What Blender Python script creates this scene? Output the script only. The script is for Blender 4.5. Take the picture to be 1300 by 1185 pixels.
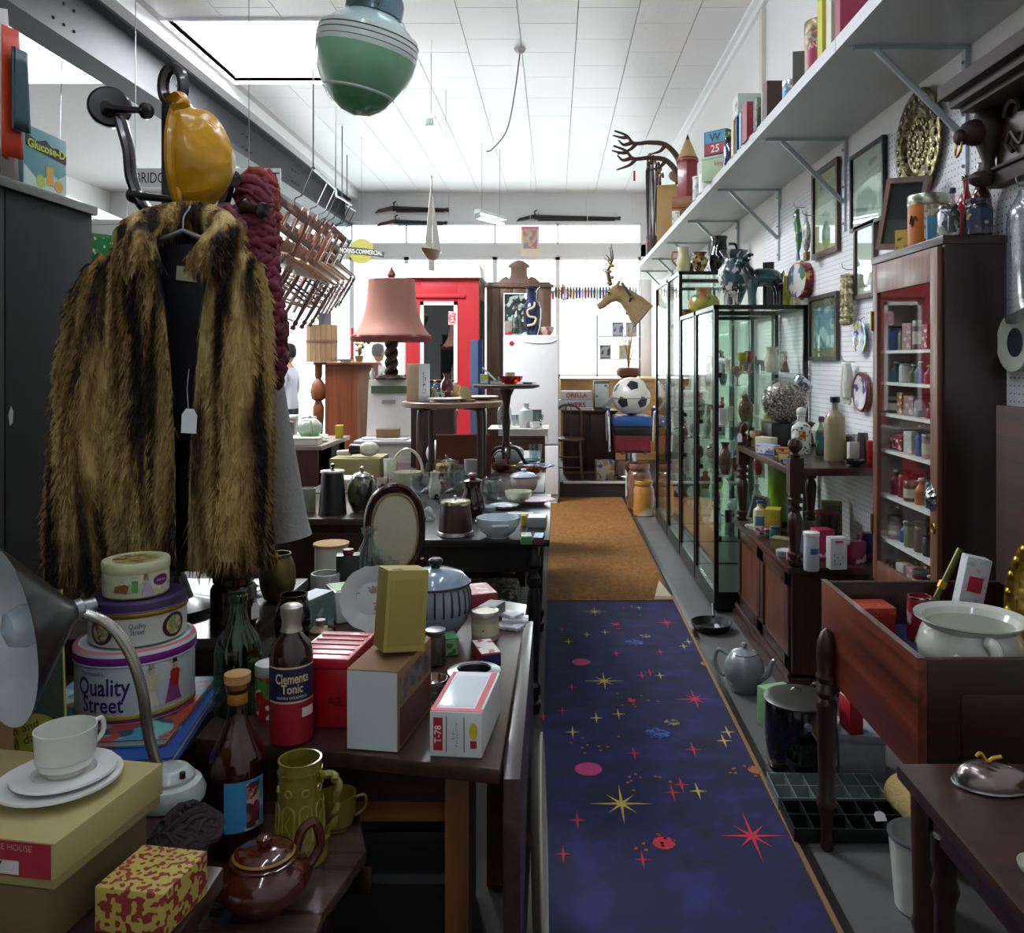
import bpy, bmesh, math, random
from mathutils import Vector, Matrix, Euler
random.seed(7)
PI = math.pi
sc = bpy.context.scene
C = sc.collection
for o in list(bpy.data.objects):
    bpy.data.objects.remove(o)
# camera, world, exposure
F = 1080.0                      # focal length in pixels of the 1300 x 1185 frame
PX, PY, EYE = 704.0,458.0,1.5  # vanishing point of the aisle, eye height
cam_d = bpy.data.cameras.new('camera')
cam = bpy.data.objects.new('camera', cam_d)
C.objects.link(cam)
cam.location = (0,0, EYE)
cam.rotation_euler = (PI / 2,0,0)
cam_d.sensor_fit = 'HORIZONTAL'
cam_d.sensor_width = 36
cam_d.lens = F / 1300 * 36
cam_d.shift_x = (650 - PX) / 1300
cam_d.shift_y = -(592.5 - PY) / 1300
cam_d.clip_start = 0.02
sc.camera = cam
sc.view_settings.view_transform = 'Standard'
sc.view_settings.look = 'None'
sc.view_settings.gamma = 1
sc.view_settings.use_curve_mapping = False
sc.view_settings.exposure = 0.55
sc.cycles.transparent_max_bounces = 40
world = bpy.data.worlds.new('overcast_sky')
sc.world = world
world.use_nodes = True
bgn = world.node_tree.nodes['Background']
bgn.inputs[0].default_value = (0.86,0.92,1.0,1)
bgn.inputs[1].default_value = 2.6
def area(name, loc, rot, sx, sy, power, col=(1,1,1)):
    d = bpy.data.lights.new(name, 'AREA')
    d.shape = 'RECTANGLE'
    d.size, d.size_y, d.energy, d.color = sx, sy, power, col
    o = bpy.data.objects.new(name, d)
    C.objects.link(o)
    o.location, o.rotation_euler = loc, rot
    return o
# daylight entering through the shop front and through the two roof lights
area('shopfront_daylight', (-2.7,13.75,2.2),(-PI / 2,0,0),8.4,1.9,260,(.93,.96,1))
area('rooflight_daylight', (-2.225,7.325,4.1955),(0,0,0),1.66,1.54,270,(.95,.97,1))
area('rooflight_daylight', (-4.975,7.025,4.1955),(0,0,0),2.3,2.1,165,(.95,.97,1))
# pixel -> place
def Q(px, py, Y):                                   # at a known distance
    return Vector(((px - PX) / F * Y, Y, EYE + (PY - py) / F * Y))
def S(px, py, z):                                   # standing on a surface of height z
    Y = F * (EYE - z) / (py - PY)
    return Vector(((px - PX) / F * Y, Y, z))
def WL(px, py, X=1.52):                             # on a wall x = X
    Y = F * X / (px - PX)
    return Vector((X, Y, EYE + (PY - py) / F * Y))
# materials
_m = {}
def lin(c):
    if isinstance(c, str):
        c = c.lstrip('#')
        c = [int(c[i:i + 2],16) / 255 for i in (0,2,4)]
    return tuple((x / 12.92 if x <= .04045 else ((x + .055) / 1.055) ** 2.4) for x in c) + (1,)
def newmat(key):
    m = bpy.data.materials.new(key)
    m.use_nodes = True
    nt = m.node_tree
    nt.nodes.clear()
    out = nt.nodes.new('ShaderNodeOutputMaterial')
    return m, nt, out
def N(nt, t, **kw):
    n = nt.nodes.new(t)
    for k, v in kw.items():
        if hasattr(n, k):
            setattr(n, k, v)
        else:
            n.inputs[k.replace('_', ' ')].default_value = v
    return n
def coords(nt, scale=(1,1,1)):
    tc = nt.nodes.new('ShaderNodeTexCoord')
    mp = nt.nodes.new('ShaderNodeMapping')
    mp.inputs['Scale'].default_value = scale
    nt.links.new(tc.outputs['Object'], mp.inputs['Vector'])
    return mp.outputs['Vector']
def mixcol(nt, fac, a, b):
    mx = nt.nodes.new('ShaderNodeMix')
    mx.data_type = 'RGBA'
    for s, v in ((6, a),(7, b)):
        if isinstance(v, (tuple, list)):
            mx.inputs[s].default_value = v
        else:
            nt.links.new(v, mx.inputs[s])
    if isinstance(fac, float):
        mx.inputs[0].default_value = fac
    else:
        nt.links.new(fac, mx.inputs[0])
    return mx.outputs[2]
def M(col, rough=.5, metal=0., var=.1, scale=25., bump=0., coat=0., emit=0.):
    """painted / glazed / plain surface with a little mottling"""
    key = ('plain', str(col), rough, metal, var, scale, bump, coat, emit)
    if key in _m:
        return _m[key]
    m, nt, out = newmat('surface_%d' % len(_m))
    p = nt.nodes.new('ShaderNodeBsdfPrincipled')
    p.inputs['Roughness'].default_value = rough
    p.inputs['Metallic'].default_value = metal
    if coat:
        p.inputs['Coat Weight'].default_value = coat
        p.inputs['Coat Roughness'].default_value = .06
    c = lin(col)
    d = tuple(x * (1 - var) for x in c[:3]) + (1,)
    if var or bump:
        n = N(nt, 'ShaderNodeTexNoise', Scale=scale, Detail=3.)
        nt.links.new(coords(nt), n.inputs['Vector'])
        nt.links.new(mixcol(nt, n.outputs[0], d, tuple(min(1, x * (1 + var)) for x in c[:3]) + (1,)), p.inputs['Base Color'])
        if bump:
            b = N(nt, 'ShaderNodeBump', Strength=bump, Distance=.01)
            nt.links.new(n.outputs[0], b.inputs['Height'])
            nt.links.new(b.outputs[0], p.inputs['Normal'])
    else:
        p.inputs['Base Color'].default_value = c
    if emit:
        p.inputs['Emission Color'].default_value = c
        p.inputs['Emission Strength'].default_value = emit
    nt.links.new(p.outputs[0], out.inputs[0])
    _m[key] = m
    return m
def WOOD(c1, c2, axis='z', rough=.38, scale=1., coat=.15):
    key = ('wood', c1, c2, axis, rough, scale, coat)
    if key in _m:
        return _m[key]
    m, nt, out = newmat('wood_%d' % len(_m))
    p = nt.nodes.new('ShaderNodeBsdfPrincipled')
    p.inputs['Coat Weight'].default_value = coat
    p.inputs['Coat Roughness'].default_value = .15
    s = {'x': (1.2,22,22), 'y': (22,1.2,22), 'z': (22,22,1.2)}[axis]
    v = coords(nt, tuple(k * scale for k in s))
    n = N(nt, 'ShaderNodeTexNoise', Scale=1.3, Detail=5., Roughness=.6, Distortion=.6)
    nt.links.new(v, n.inputs['Vector'])
    r = nt.nodes.new('ShaderNodeValToRGB')
    r.color_ramp.elements[0].position, r.color_ramp.elements[1].position = .32,.68
    r.color_ramp.elements[0].color, r.color_ramp.elements[1].color = lin(c1), lin(c2)
    nt.links.new(n.outputs[0], r.inputs[0])
    nt.links.new(r.outputs[0], p.inputs['Base Color'])
    b = N(nt, 'ShaderNodeBump', Strength=.12, Distance=.004)
    nt.links.new(n.outputs[0], b.inputs['Height'])
    nt.links.new(b.outputs[0], p.inputs['Normal'])
    p.inputs['Roughness'].default_value = rough
    nt.links.new(p.outputs[0], out.inputs[0])
    _m[key] = m
    return m
def SPOT(base, spots, scale=20., thr=.55, rough=.4, bump=0., soft=.04, detail=2., coat=0.):
    """two colours in irregular patches: floral china, printed tins, marbled book boards"""
    key = ('spot', base, str(spots), scale, thr, rough, bump, soft, detail, coat)
    if key in _m:
        return _m[key]
    m, nt, out = newmat('print_%d' % len(_m))
    p = nt.nodes.new('ShaderNodeBsdfPrincipled')
    p.inputs['Roughness'].default_value = rough
    p.inputs['Coat Weight'].default_value = coat
    cols = [spots] if isinstance(spots, str) else list(spots)
    v = coords(nt)
    cur = lin(base)
    for i, c in enumerate(cols):
        n = N(nt, 'ShaderNodeTexNoise', Scale=scale * (1 + .3 * i), Detail=detail)
        mp = N(nt, 'ShaderNodeMapping')
        mp.inputs['Location'].default_value = (3.7 * i, 1.3 * i, 2.9 * i)
        nt.links.new(v, mp.inputs[0])
        nt.links.new(mp.outputs[0], n.inputs['Vector'])
        r = N(nt, 'ShaderNodeMapRange')
        r.inputs[1].default_value, r.inputs[2].default_value = thr, thr + soft
        nt.links.new(n.outputs[0], r.inputs[0])
        cur = mixcol(nt, r.outputs[0], cur, lin(c))
        if bump and i == 0:
            b = N(nt, 'ShaderNodeBump', Strength=bump, Distance=.01)
            nt.links.new(n.outputs[0], b.inputs['Height'])
            nt.links.new(b.outputs[0], p.inputs['Normal'])
    nt.links.new(cur, p.inputs['Base Color'])
    nt.links.new(p.outputs[0], out.inputs[0])
    _m[key] = m
    return m
def GLASS(col='#f4faf7', gloss=.09, fmax=.7, rough=.02):
    key = ('glass', col, gloss, fmax, rough)
    if key in _m:
        return _m[key]
    m, nt, out = newmat('clear_glass_%d' % len(_m))
    t = nt.nodes.new('ShaderNodeBsdfTransparent')
    t.inputs[0].default_value = lin(col)
    g = N(nt, 'ShaderNodeBsdfGlossy', Roughness=rough)
    g.inputs[0].default_value = (1,1,1,1)
    lw = N(nt, 'ShaderNodeLayerWeight', Blend=.5)
    pw = N(nt, 'ShaderNodeMath', operation='POWER')
    pw.inputs[1].default_value = 4.
    nt.links.new(lw.outputs['Facing'], pw.inputs[0])
    mr = N(nt, 'ShaderNodeMapRange')
    mr.inputs[3].default_value, mr.inputs[4].default_value = gloss * .5, fmax
    nt.links.new(pw.outputs[0], mr.inputs[0])
    mx = nt.nodes.new('ShaderNodeMixShader')
    nt.links.new(mr.outputs[0], mx.inputs[0])
    nt.links.new(t.outputs[0], mx.inputs[1])
    nt.links.new(g.outputs[0], mx.inputs[2])
    nt.links.new(mx.outputs[0], out.inputs[0])
    _m[key] = m
    return m
def EMIT(col, s):
    key = ('emit', col, s)
    if key in _m:
        return _m[key]
    m, nt, out = newmat('glowing_%d' % len(_m))
    e = N(nt, 'ShaderNodeEmission', Strength=s)
    e.inputs[0].default_value = lin(col)
    nt.links.new(e.outputs[0], out.inputs[0])
    _m[key] = m
    return m
# geometry
class G:
    def __init__(s):
        s.v, s.f = [],[]
    def add(s, v, f):
        b = len(s.v)
        s.v += [Vector(p) for p in v]
        s.f += [[i + b for i in q] for q in f]
        return s
    def box(s, x0, x1, y0, y1, z0, z1):
        v = [(x, y, z) for z in (z0, z1) for y in (y0, y1) for x in (x0, x1)]
        return s.add(v, [(0,2,3,1),(4,5,7,6),(0,1,5,4),(2,6,7,3),(0,4,6,2),(1,3,7,5)])
    def cbox(s, w, d, h, z=0, x=0, y=0):
        return s.box(x - w / 2, x + w / 2, y - d / 2, y + d / 2, z, z + h)
    def prism(s, pts, z0, z1, top=1.):
        n = len(pts)
        cx = sum(p[0] for p in pts) / n
        cy = sum(p[1] for p in pts) / n
        v = [(x, y, z0) for x, y in pts] + [(cx + (x - cx) * top, cy + (y - cy) * top, z1) for x, y in pts]
        f = [list(range(n))[::-1],[i + n for i in range(n)]]
        f += [(i, (i + 1) % n, (i + 1) % n + n, i + n) for i in range(n)]
        return s.add(v, f)
    def lathe(s, prof, seg=24, x=0, y=0, z=0, sx=1., sy=1., cap=True, wob=None):
        v, f, n = [],[], len(prof)
        for r, h in prof:
            for k in range(seg):
                a = 2 * PI * k / seg
                q = r * (wob(a, h) if wob else 1)
                v.append((x + q * math.cos(a) * sx, y + q * math.sin(a) * sy, z + h))
        for i in range(n - 1):
            for k in range(seg):
                a, b = i * seg + k, i * seg + (k + 1) % seg
                f.append((a, b, b + seg, a + seg))
        if cap:
            if prof[0][0] > 1e-5:
                f.append(list(range(seg))[::-1])
            if prof[-1][0] > 1e-5:
                f.append([(n - 1) * seg + k for k in range(seg)])
        return s.add(v, f)
    def tube(s, pts, r, seg=8, closed=False, flat=1.):
        pts = [Vector(p) for p in pts]
        n = len(pts)
        rr = r if isinstance(r, (list, tuple)) else [r] * n
        v, f = [],[]
        up = None
        for i, p in enumerate(pts):
            a = pts[(i - 1) % n] if (closed or i > 0) else p
            b = pts[(i + 1) % n] if (closed or i < n - 1) else p
            t = (b - a).normalized() if (b - a).length > 1e-9 else Vector((0,0,1))
            if up is None:
                up = Vector((0,0,1)) if abs(t.z) < .9 else Vector((1,0,0))
            u = t.cross(up)
            if u.length < 1e-6:
                u = t.orthogonal()
            u.normalize()
            w = u.cross(t).normalized()
            up = w
            for k in range(seg):
                c = 2 * PI * k / seg
                v.append(p + u * (rr[i] * math.cos(c)) + w * (rr[i] * flat * math.sin(c)))
        m = n if closed else n - 1
        for i in range(m):
            j = (i + 1) % n
            for k in range(seg):
                k2 = (k + 1) % seg
                f.append((i * seg + k, i * seg + k2, j * seg + k2, j * seg + k))
        if not closed:
            f.append(list(range(seg))[::-1])
            f.append([(n - 1) * seg + k for k in range(seg)])
        return s.add(v, f)
    def ball(s, r, x=0, y=0, z=0, seg=16, sx=1., sy=1., sz=1.):
        n = max(6, seg // 2)
        return s.lathe([(max(1e-6, r * math.sin(PI * i / n)),-r * sz * math.cos(PI * i / n)) for i in range(n + 1)], seg, x, y, z, sx, sy, False)
    def patch(s, R, a0, a1, z0, z1, seg=12, R2=None):        # strip wrapped on a cylinder, a = 0 faces -y
        v, f = [],[]
        for i in range(seg + 1):
            a = a0 + (a1 - a0) * i / seg
            for z, q in ((z0, R),(z1, R2 or R)):
                v.append((q * math.sin(a),-q * math.cos(a), z))
        for i in range(seg):
            f.append((2 * i, 2 * i + 2,2 * i + 3,2 * i + 1))
        return s.add(v, f)
    def oval(s, R, a0, ra, zc, rz, n=20):
        v = [(R * math.sin(a0),-R * math.cos(a0), zc)]
        for ring in (.5,1.):
            for k in range(n):
                t = 2 * PI * k / n
                a = a0 + ra * ring * math.cos(t)
                v.append((R * math.sin(a),-R * math.cos(a), zc + rz * ring * math.sin(t)))
        f = [(0,1 + k, 1 + (k + 1) % n) for k in range(n)]
        f += [(1 + k, 1 + n + k, 1 + n + (k + 1) % n, 1 + (k + 1) % n) for k in range(n)]
        return s.add(v, f)
    def tf(s, loc=(0,0,0), rot=(0,0,0), sc=1.):
        m = Matrix.Translation(loc) @ Euler(rot).to_matrix().to_4x4()
        k = Vector((sc, sc, sc)) if isinstance(sc, (int, float)) else Vector(sc)
        s.v = [m @ Vector((p.x * k.x, p.y * k.y, p.z * k.z)) for p in s.v]
        return s
    def cat(s, o):
        return s.add(o.v, o.f)
def arc(cx, cz, r, a0, a1, n=10, rz=None, y=0):
    return [(cx + r * math.cos(a0 + (a1 - a0) * i / n), y, cz + (rz or r) * math.sin(a0 + (a1 - a0) * i / n)) for i in range(n + 1)]
def spl(pts, n=6):                                     # Catmull-Rom through points
    P = [Vector(p) for p in pts]
    P = [P[0] * 2 - P[1]] + P + [P[-1] * 2 - P[-2]]
    out = []
    for i in range(1, len(P) - 2):
        for k in range(n):
            t = k / n
            a, b, c, d = P[i - 1], P[i], P[i + 1], P[i + 2]
            out.append(.5 * ((2 * b) + (c - a) * t + (2 * a - 5 * b + 4 * c - d) * t * t + (3 * b - a - 3 * c + d) * t ** 3))
    out.append(P[-2])
    return out
def mk(name, geo, mat, parent=None, loc=(0,0,0), rot=(0,0,0), bevel=0., ang=.6):
    me = bpy.data.meshes.new(name)
    me.from_pydata([tuple(p) for p in geo.v],[], geo.f)
    bm = bmesh.new()
    bm.from_mesh(me)
    bmesh.ops.recalc_face_normals(bm, faces=bm.faces)
    if bevel:
        ed = [e for e in bm.edges if len(e.link_faces) == 2 and e.calc_face_angle(0) > .5]
        try:
            bmesh.ops.bevel(bm, geom=ed, offset=bevel, offset_type='OFFSET', segments=2, profile=.6, affect='EDGES', clamp_overlap=True)
        except Exception:
            pass
    bm.to_mesh(me)
    bm.free()
    me.shade_smooth()
    me.set_sharp_from_angle(angle=ang)
    me.materials.append(mat)
    o = bpy.data.objects.new(name, me)
    C.objects.link(o)
    o.location, o.rotation_euler = loc, rot
    if parent:
        o.parent = parent
    return o
def tag(o, label, cat, group=None):
    o['label'], o['category'] = label, cat
    if group:
        o['group'] = group
    return o
def T(name, label, cat, loc=(0,0,0), rz=0., group=None, rot=None):
    o = bpy.data.objects.new(name, None)
    o.empty_display_size = .05
    C.objects.link(o)
    o.location = loc
    o.rotation_euler = rot if rot else (0,0, rz)
    return tag(o, label, cat, group)
def struct(name, geo, mat, parent=None, **k):
    o = mk(name, geo, mat, parent, **k)
    if not parent:
        o['kind'] = 'structure'
    return o
def dup(root, loc, rot=None, label=None):
    r = root.copy()
    C.objects.link(r)
    r.location = loc
    if rot is not None:
        r.rotation_euler = rot
    if label:
        r['label'] = label
    for ch in list(root.children):
        c = ch.copy()
        C.objects.link(c)
        c.parent = r
        for g in ch.children:
            d = g.copy()
            C.objects.link(d)
            d.parent = c
    return r
def text(body, parent, mat, width=None, height=None, loc=(0,0,0), rot=(PI / 2,0,0), bend=0., ext=.0004, name='lettering', a0=0., cond=1., bold=0.):
    """flat lettering, centred; width/height in metres; bend = radius of the cylinder it is wrapped on"""
    cu = bpy.data.curves.new('t', 'FONT')
    cu.body = body
    cu.align_x = 'CENTER'
    cu.align_y = 'CENTER'
    cu.resolution_u = 3
    cu.offset = bold
    cu.space_line = .85
    ob = bpy.data.objects.new('t', cu)
    C.objects.link(ob)
    dg = bpy.context.evaluated_depsgraph_get()
    me = bpy.data.meshes.new_from_object(ob.evaluated_get(dg))
    bpy.data.objects.remove(ob)
    xs = [v.co.x for v in me.vertices]
    ys = [v.co.y for v in me.vertices]
    w, h = max(xs) - min(xs), max(ys) - min(ys)
    mx, my = (max(xs) + min(xs)) / 2,(max(ys) + min(ys)) / 2
    kx = (width / w) if width else height / h
    ky = (height / h) if height else kx
    if not width:
        kx *= cond
    for v in me.vertices:
        x, y = (v.co.x - mx) * kx, (v.co.y - my) * ky
        if bend:
            a = x / bend + a0
            v.co = ((bend + ext) * math.sin(a),-(bend + ext) * math.cos(a), y)
        else:
            v.co = (x, y, ext)
    me.name = name
    me.materials.clear()
    me.materials.append(mat)
    o = bpy.data.objects.new(name, me)
    C.objects.link(o)
    o.location = loc
    o.rotation_euler = (0,0,0) if bend else rot
    o.parent = parent
    return o
# shared looks
WHITE = M('#e9e8e4', .35)
CHINA = M('#eef0ec', .15, coat=.5, var=.03)
CREAM = M('#e6dfc4', .4)
BLACK = M('#141315', .35)
BLACKGL = M('#0c0b0c', .12, coat=.6)
CHROME = M('#c9ccd0', .14,1., var=.03)
STEEL = M('#9a9ca0', .32,.9)
BRASS = M('#b08d3c', .28,1., scale=40)
CARD = M('#b99b5f', .75, scale=12)
KRAFT = M('#a98a58', .8, scale=15)
PAPER = M('#e8e6de', .8, var=.04)
RED = M('#b3151f', .4)
DARKWOOD = WOOD('#1d0f0b', '#3a1f15')
DARKWOODX = WOOD('#1d0f0b', '#3a1f15', 'x')
DARKWOODY = WOOD('#1d0f0b', '#3a1f15', 'y')
MAHOG = WOOD('#1c0e0a', '#44241a', 'z', .3)
MAHOGY = WOOD('#1c0e0a', '#44241a', 'y', .3)
OAK = WOOD('#5d3414', '#8c5a2c')
OAKX = WOOD('#5d3414', '#8c5a2c', 'x')
PINE = WOOD('#a8783f', '#c79a5c', 'x', .5)
CLEAR = GLASS()
PANE = GLASS('#eaf5f0', .05)
GREENGL = GLASS('#7fb08a', .1)
CORK = M('#b58a54', .8, bump=.3, scale=90)
STRING = M('#d8d4c8', .8)
PRICE = M('#f2f2f4', .7, var=.02)
NAVY = M('#1c2350', .45)
# THE SHELL
XW, ZC, YB, XL = 1.52,4.14,13.4,-7.0
floor_mat = M('#2c2826', .7, scale=6, var=.25, bump=.1)
struct('floor', G().box(XL - .1, XW + .1,-1.3, YB + .1,-.1,0), floor_mat)
wall_mat = M('#e6e4e2', .7, scale=3, var=.04)
def pegboard_mat():
    m, nt, out = newmat('pegboard')
    p = N(nt, 'ShaderNodeBsdfPrincipled', Roughness=.55)
    v = coords(nt, (1 / .026,1 / .026,1 / .026))
    fr = N(nt, 'ShaderNodeVectorMath', operation='FRACTION')
    nt.links.new(v, fr.inputs[0])
    sb = N(nt, 'ShaderNodeVectorMath', operation='SUBTRACT')
    sb.inputs[1].default_value = (.5,.5,.5)
    nt.links.new(fr.outputs[0], sb.inputs[0])
    ml = N(nt, 'ShaderNodeVectorMath', operation='MULTIPLY')
    ml.inputs[1].default_value = (0,1,1)
    nt.links.new(sb.outputs[0], ml.inputs[0])
    ln = N(nt, 'ShaderNodeVectorMath', operation='LENGTH')
    nt.links.new(ml.outputs[0], ln.inputs[0])
    lt = N(nt, 'ShaderNodeMath', operation='LESS_THAN')
    lt.inputs[1].default_value = .13
    nt.links.new(ln.outputs['Value'], lt.inputs[0])
    nt.links.new(mixcol(nt, lt.outputs[0], lin('#e9eaec'), lin('#3b3733')), p.inputs['Base Color'])
    nt.links.new(p.outputs[0], out.inputs[0])
    return m
wr = struct('wall_right', G().box(XW, XW + .12,-1.3, YB + .1,0, ZC + .1), wall_mat)
PEG = pegboard_mat()
for y0, y1 in ((1.2,2.42),(2.425,3.64),(3.645,4.86),(4.865,6.1)):
    mk('pegboard_panel', G().box(XW - .008, XW, y0, y1,.3,2.52), PEG, wr)
mk('batten', G().box(XW - .03, XW, 6.12,6.2,2.7, ZC - .1), M('#d9d6c9', .6), wr)
struct('wall_left', G().box(XL - .12, XL, -1.3, YB + .1,0, ZC + .1), wall_mat)
struct('wall_rear', G().box(XL - .12, XW + .12,-1.42,-1.3,0, ZC + .1), wall_mat)
# --- shop front
wb = struct('wall_back', G()
            .box(XL, XW, YB, YB + .15,3.68, ZC + .1)
            .box(XL, XW, YB, YB + .15,3.14,3.33)
            .box(XL, -4.4, YB, YB + .15,0,1.22).box(-3.2, XW, YB, YB + .15,0,1.22)
            .box(1.36, XW, YB, YB + .15,1.22,3.68).box(XL, XL + .3, YB, YB + .15,1.22,3.68), M('#dcdadb', .7, var=.05, scale=3))
for i in range(12):
    x = XL + .3 + i * .72
    mk('wall_board', G().box(x, x + .712, YB - .012, YB, 3.69, ZC), M('#dddcdf', .6, var=.03), wb)
FRAMEW = M('#e8e6ea', .5, var=.03)
n = 0
muls = [-6.7,-5.6,-4.4,-3.2,-2.34,-.94,.05,1.36]
for i in range(7):
    a, b = muls[i], muls[i + 1]
    zb = 0.0 if i == 2 else 1.22
    n += 1
    w = struct('door_1' if i == 2 else 'window_%d' % n, G().box(a, a + .035, YB + .03, YB + .1, zb, 3.14).box(b - .035, b, YB + .03, YB + .1, zb, 3.14)
               .box(a, b, YB + .03, YB + .1,3.09,3.14).box(a, b, YB + .03, YB + .1, zb, zb + .06), FRAMEW)
    mk('pane', G().box(a + .035, b - .035, YB + .06, YB + .066, zb + .06,3.09), CLEAR, w)
    n += 1
    w = struct('window_%d' % n, G().box(a, a + .012, YB + .03, YB + .1,3.33,3.68).box(b - .012, b, YB + .03, YB + .1,3.33,3.68)
               .box(a, b, YB + .03, YB + .1,3.64,3.68).box(a, b, YB + .03, YB + .1,3.33,3.36), FRAMEW)
    mk('pane', G().box(a + .03, b - .03, YB + .06, YB + .066,3.36,3.64), CLEAR, w)
# --- ceiling, with two roof lights
R1 = (-3.03,-1.42,6.58,8.07)
R2 = (-6.1,-3.85,6.0,8.05)
cm = M('#d8d5d4', .6, var=.04, scale=5)
ce = struct('ceiling', G()
            .box(XL, XW, -1.3,6.0, ZC + .013, ZC + .1).box(XL, XW, 8.07, YB, ZC + .013, ZC + .1)
            .box(XL, R2[0],6.0,8.07, ZC + .013, ZC + .1).box(R2[1], R1[0],6.0,8.07, ZC + .013, ZC + .1)
            .box(R1[0], R1[1],6.0, R1[2], ZC + .013, ZC + .1).box(R1[1], XW, 6.0,8.07, ZC + .013, ZC + .1), M('#b9b5b4', .7))
def tile_mat():
    m, nt, out = newmat('embossed_ceiling_tile')
    p = N(nt, 'ShaderNodeBsdfPrincipled', Roughness=.42)
    p.inputs['Base Color'].default_value = lin('#dcdada')
    w = N(nt, 'ShaderNodeTexNoise', Scale=28., Detail=3.)
    nt.links.new(coords(nt, (1,.5,1)), w.inputs['Vector'])
    b = N(nt, 'ShaderNodeBump', Strength=.25, Distance=.01)
    nt.links.new(w.outputs[0], b.inputs['Height'])
    nt.links.new(b.outputs[0], p.inputs['Normal'])
    nt.links.new(p.outputs[0], out.inputs[0])
    return m
TILE = tile_mat()
xs = [.18 + .455 * k for k in range(-7,4)]
xs = [x for x in xs if x > -3.1]
_tile_cache = {}
for i, x in enumerate(xs):
    x1 = min(x + .449, XW)
    y = 5.4 - (.3 if i % 2 else 0)
    while y < YB - .1:
        y1 = min(y + .624, YB - .01)
        segs = [(x, x1)]
        if y1 > R1[2] - .01 and y < R1[3] + .01:
            if x < R1[1] and x1 > R1[0]:
                segs = [(R1[1] + .02, x1)] if x1 > R1[1] + .06 else []
                if x < R1[0] - .06:
                    segs.append((x, R1[0] - .02))
        cells = [(a, b, y, y1) for a, b in segs]
        if y1 > R1[2] - .01 and y < R1[3] + .01 and x < R1[1] and x1 > R1[0]:
            a, b = max(x, R1[0] - .02), min(x1, R1[1] + .02)
            if y < R1[2] - .06:
                cells.append((a, b, y, R1[2] - .022))
            if y1 > R1[3] + .06:
                cells.append((a, b, R1[3] + .022, y1))
        for a, b, q0, q1 in cells:
            key = (round(b - a, 3), round(q1 - q0,3))
            if key in _tile_cache:
                o = _tile_cache[key].copy()
                C.objects.link(o)
                o.location = (a, q0, ZC)
            else:
                _tile_cache[key] = mk('ceiling_panel', G().box(0, b - a, 0, q1 - q0,0,.013), TILE, ce, (a, q0, ZC))
        y += .63
OPAL = GLASS('#ffffff', .03)
for i, (r, nm) in enumerate(((R1, 'window_21'),(R2, 'window_22'))):
    w = struct(nm, G().box(r[0] - .02, r[0], r[2], r[3], ZC - .015,4.2).box(r[1], r[1] + .02, r[2], r[3], ZC - .015,4.2)
               .box(r[0] - .02, r[1] + .02, r[2] - .02, r[2], ZC - .015,4.2).box(r[0] - .02, r[1] + .02, r[3], r[3] + .02, ZC - .015,4.2), FRAMEW)
    mk('pane', G().box(r[0], r[1], r[2], r[3],4.188,4.194), OPAL, w)
COR = M('#ececec', .5, var=.02)
struct('trim_1', G().box(XW - .075, XW, -1.3, YB, ZC - .035, ZC).box(XW - .035, XW, -1.3, YB, ZC - .085, ZC - .035), COR)
struct('trim_2', G().box(-3.2,-3.09,-1.3, YB, ZC - .1, ZC + .013), COR)
# steel beam
BEAM = M('#222328', .65,.1, var=.25, scale=5)
bm_ = struct('trim_3', G().box(-3.44,-3.2,-1.3, YB, ZC - .12, ZC - .095).box(-3.34,-3.3,-1.3, YB, 3.64, ZC - .12)
             .box(-3.44,-3.2,-1.3, YB, 3.61,3.64).box(-3.34,-3.2,-1.3, YB, 3.64,3.66), BEAM)
riv = G().ball(.012, seg=6)
me = None
k = 0
for j in range(5):
    for q in range(6):
        y = 5.6 + j * 1.7 + .12 * (q % 3)
        z = 3.76 + .14 * (q // 3)
        if me is None:
            o = mk('rivet', riv, BEAM, bm_, (-3.3, y, z))
            me = o
        else:
            o = me.copy()
            C.objects.link(o)
            o.location = (-3.3, y, z)
struct('trim_7', G().box(.778, XW, -1.0,9.3,0,.006), M('#504f4e', .55, scale=6, var=.25, bump=.1))
# platform at the far end
plat = M('#2b2725', .5, scale=4, var=.3)
struct('floor_platform', G().box(.06, XW, 9.32, YB, 0,.17), plat)
struct('trim_4', G().box(.1,.93,9.3,9.34,.155,.178), M('#c9c6c2', .4, scale=30, var=.3))
struct('trim_5', G().box(.752,.778,1.0,9.3,0,.014), M('#15120f', .3))
struct('trim_6', G().box(.738,.752,1.0,5.4,0,.011), M('#7a5a30', .6))
# fluorescent battens
def batten(label, loc, length, power, rz=PI / 2, hang=None, tilt=0., group='ceiling strip lights'):
    t = T('fluorescent_light', label, 'light', loc, group=group, rot=(tilt, 0, rz - PI / 2))
    mk('housing', G().prism([(-.05,0),(.05,0),(.035,.05),(-.035,.05)],0, length).tf(rot=(PI / 2,0,0)).tf((0, length, .012)), M('#d9dcdd', .4), t)
    mk('end_cap', G().box(-.035,.035,-.004,.02,-.05,.015), M('#8e9a98', .5), t, bevel=.004)
    mk('tube_lamp', G().tube([(0,.02,-.04),(0, length - .02,-.04)],.017,10), EMIT('#eaf2ff', power), t)
    if hang:
        for y in (.1, length - .1):
            mk('hanging_wire', G().tube([(0, y, .05),(0, y, hang)],.003,5), STEEL, t)
    return t
b1 = Q(545,152,7.2)
batten('white strip light hanging beneath the panelled ceiling beside the roof light', b1,1.2,30, hang=ZC - b1.z)
b2 = Q(606,272,10.2)
batten('short glowing strip light hung before the shop window', b2,.6,30, hang=ZC - b2.z, rz=PI / 2 - .5)
batten('strip light low on wires in the bay behind the steel beam', Vector((-3.62,6.1,2.66)),1.2,14, hang=1.46, tilt=-.05)
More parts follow.
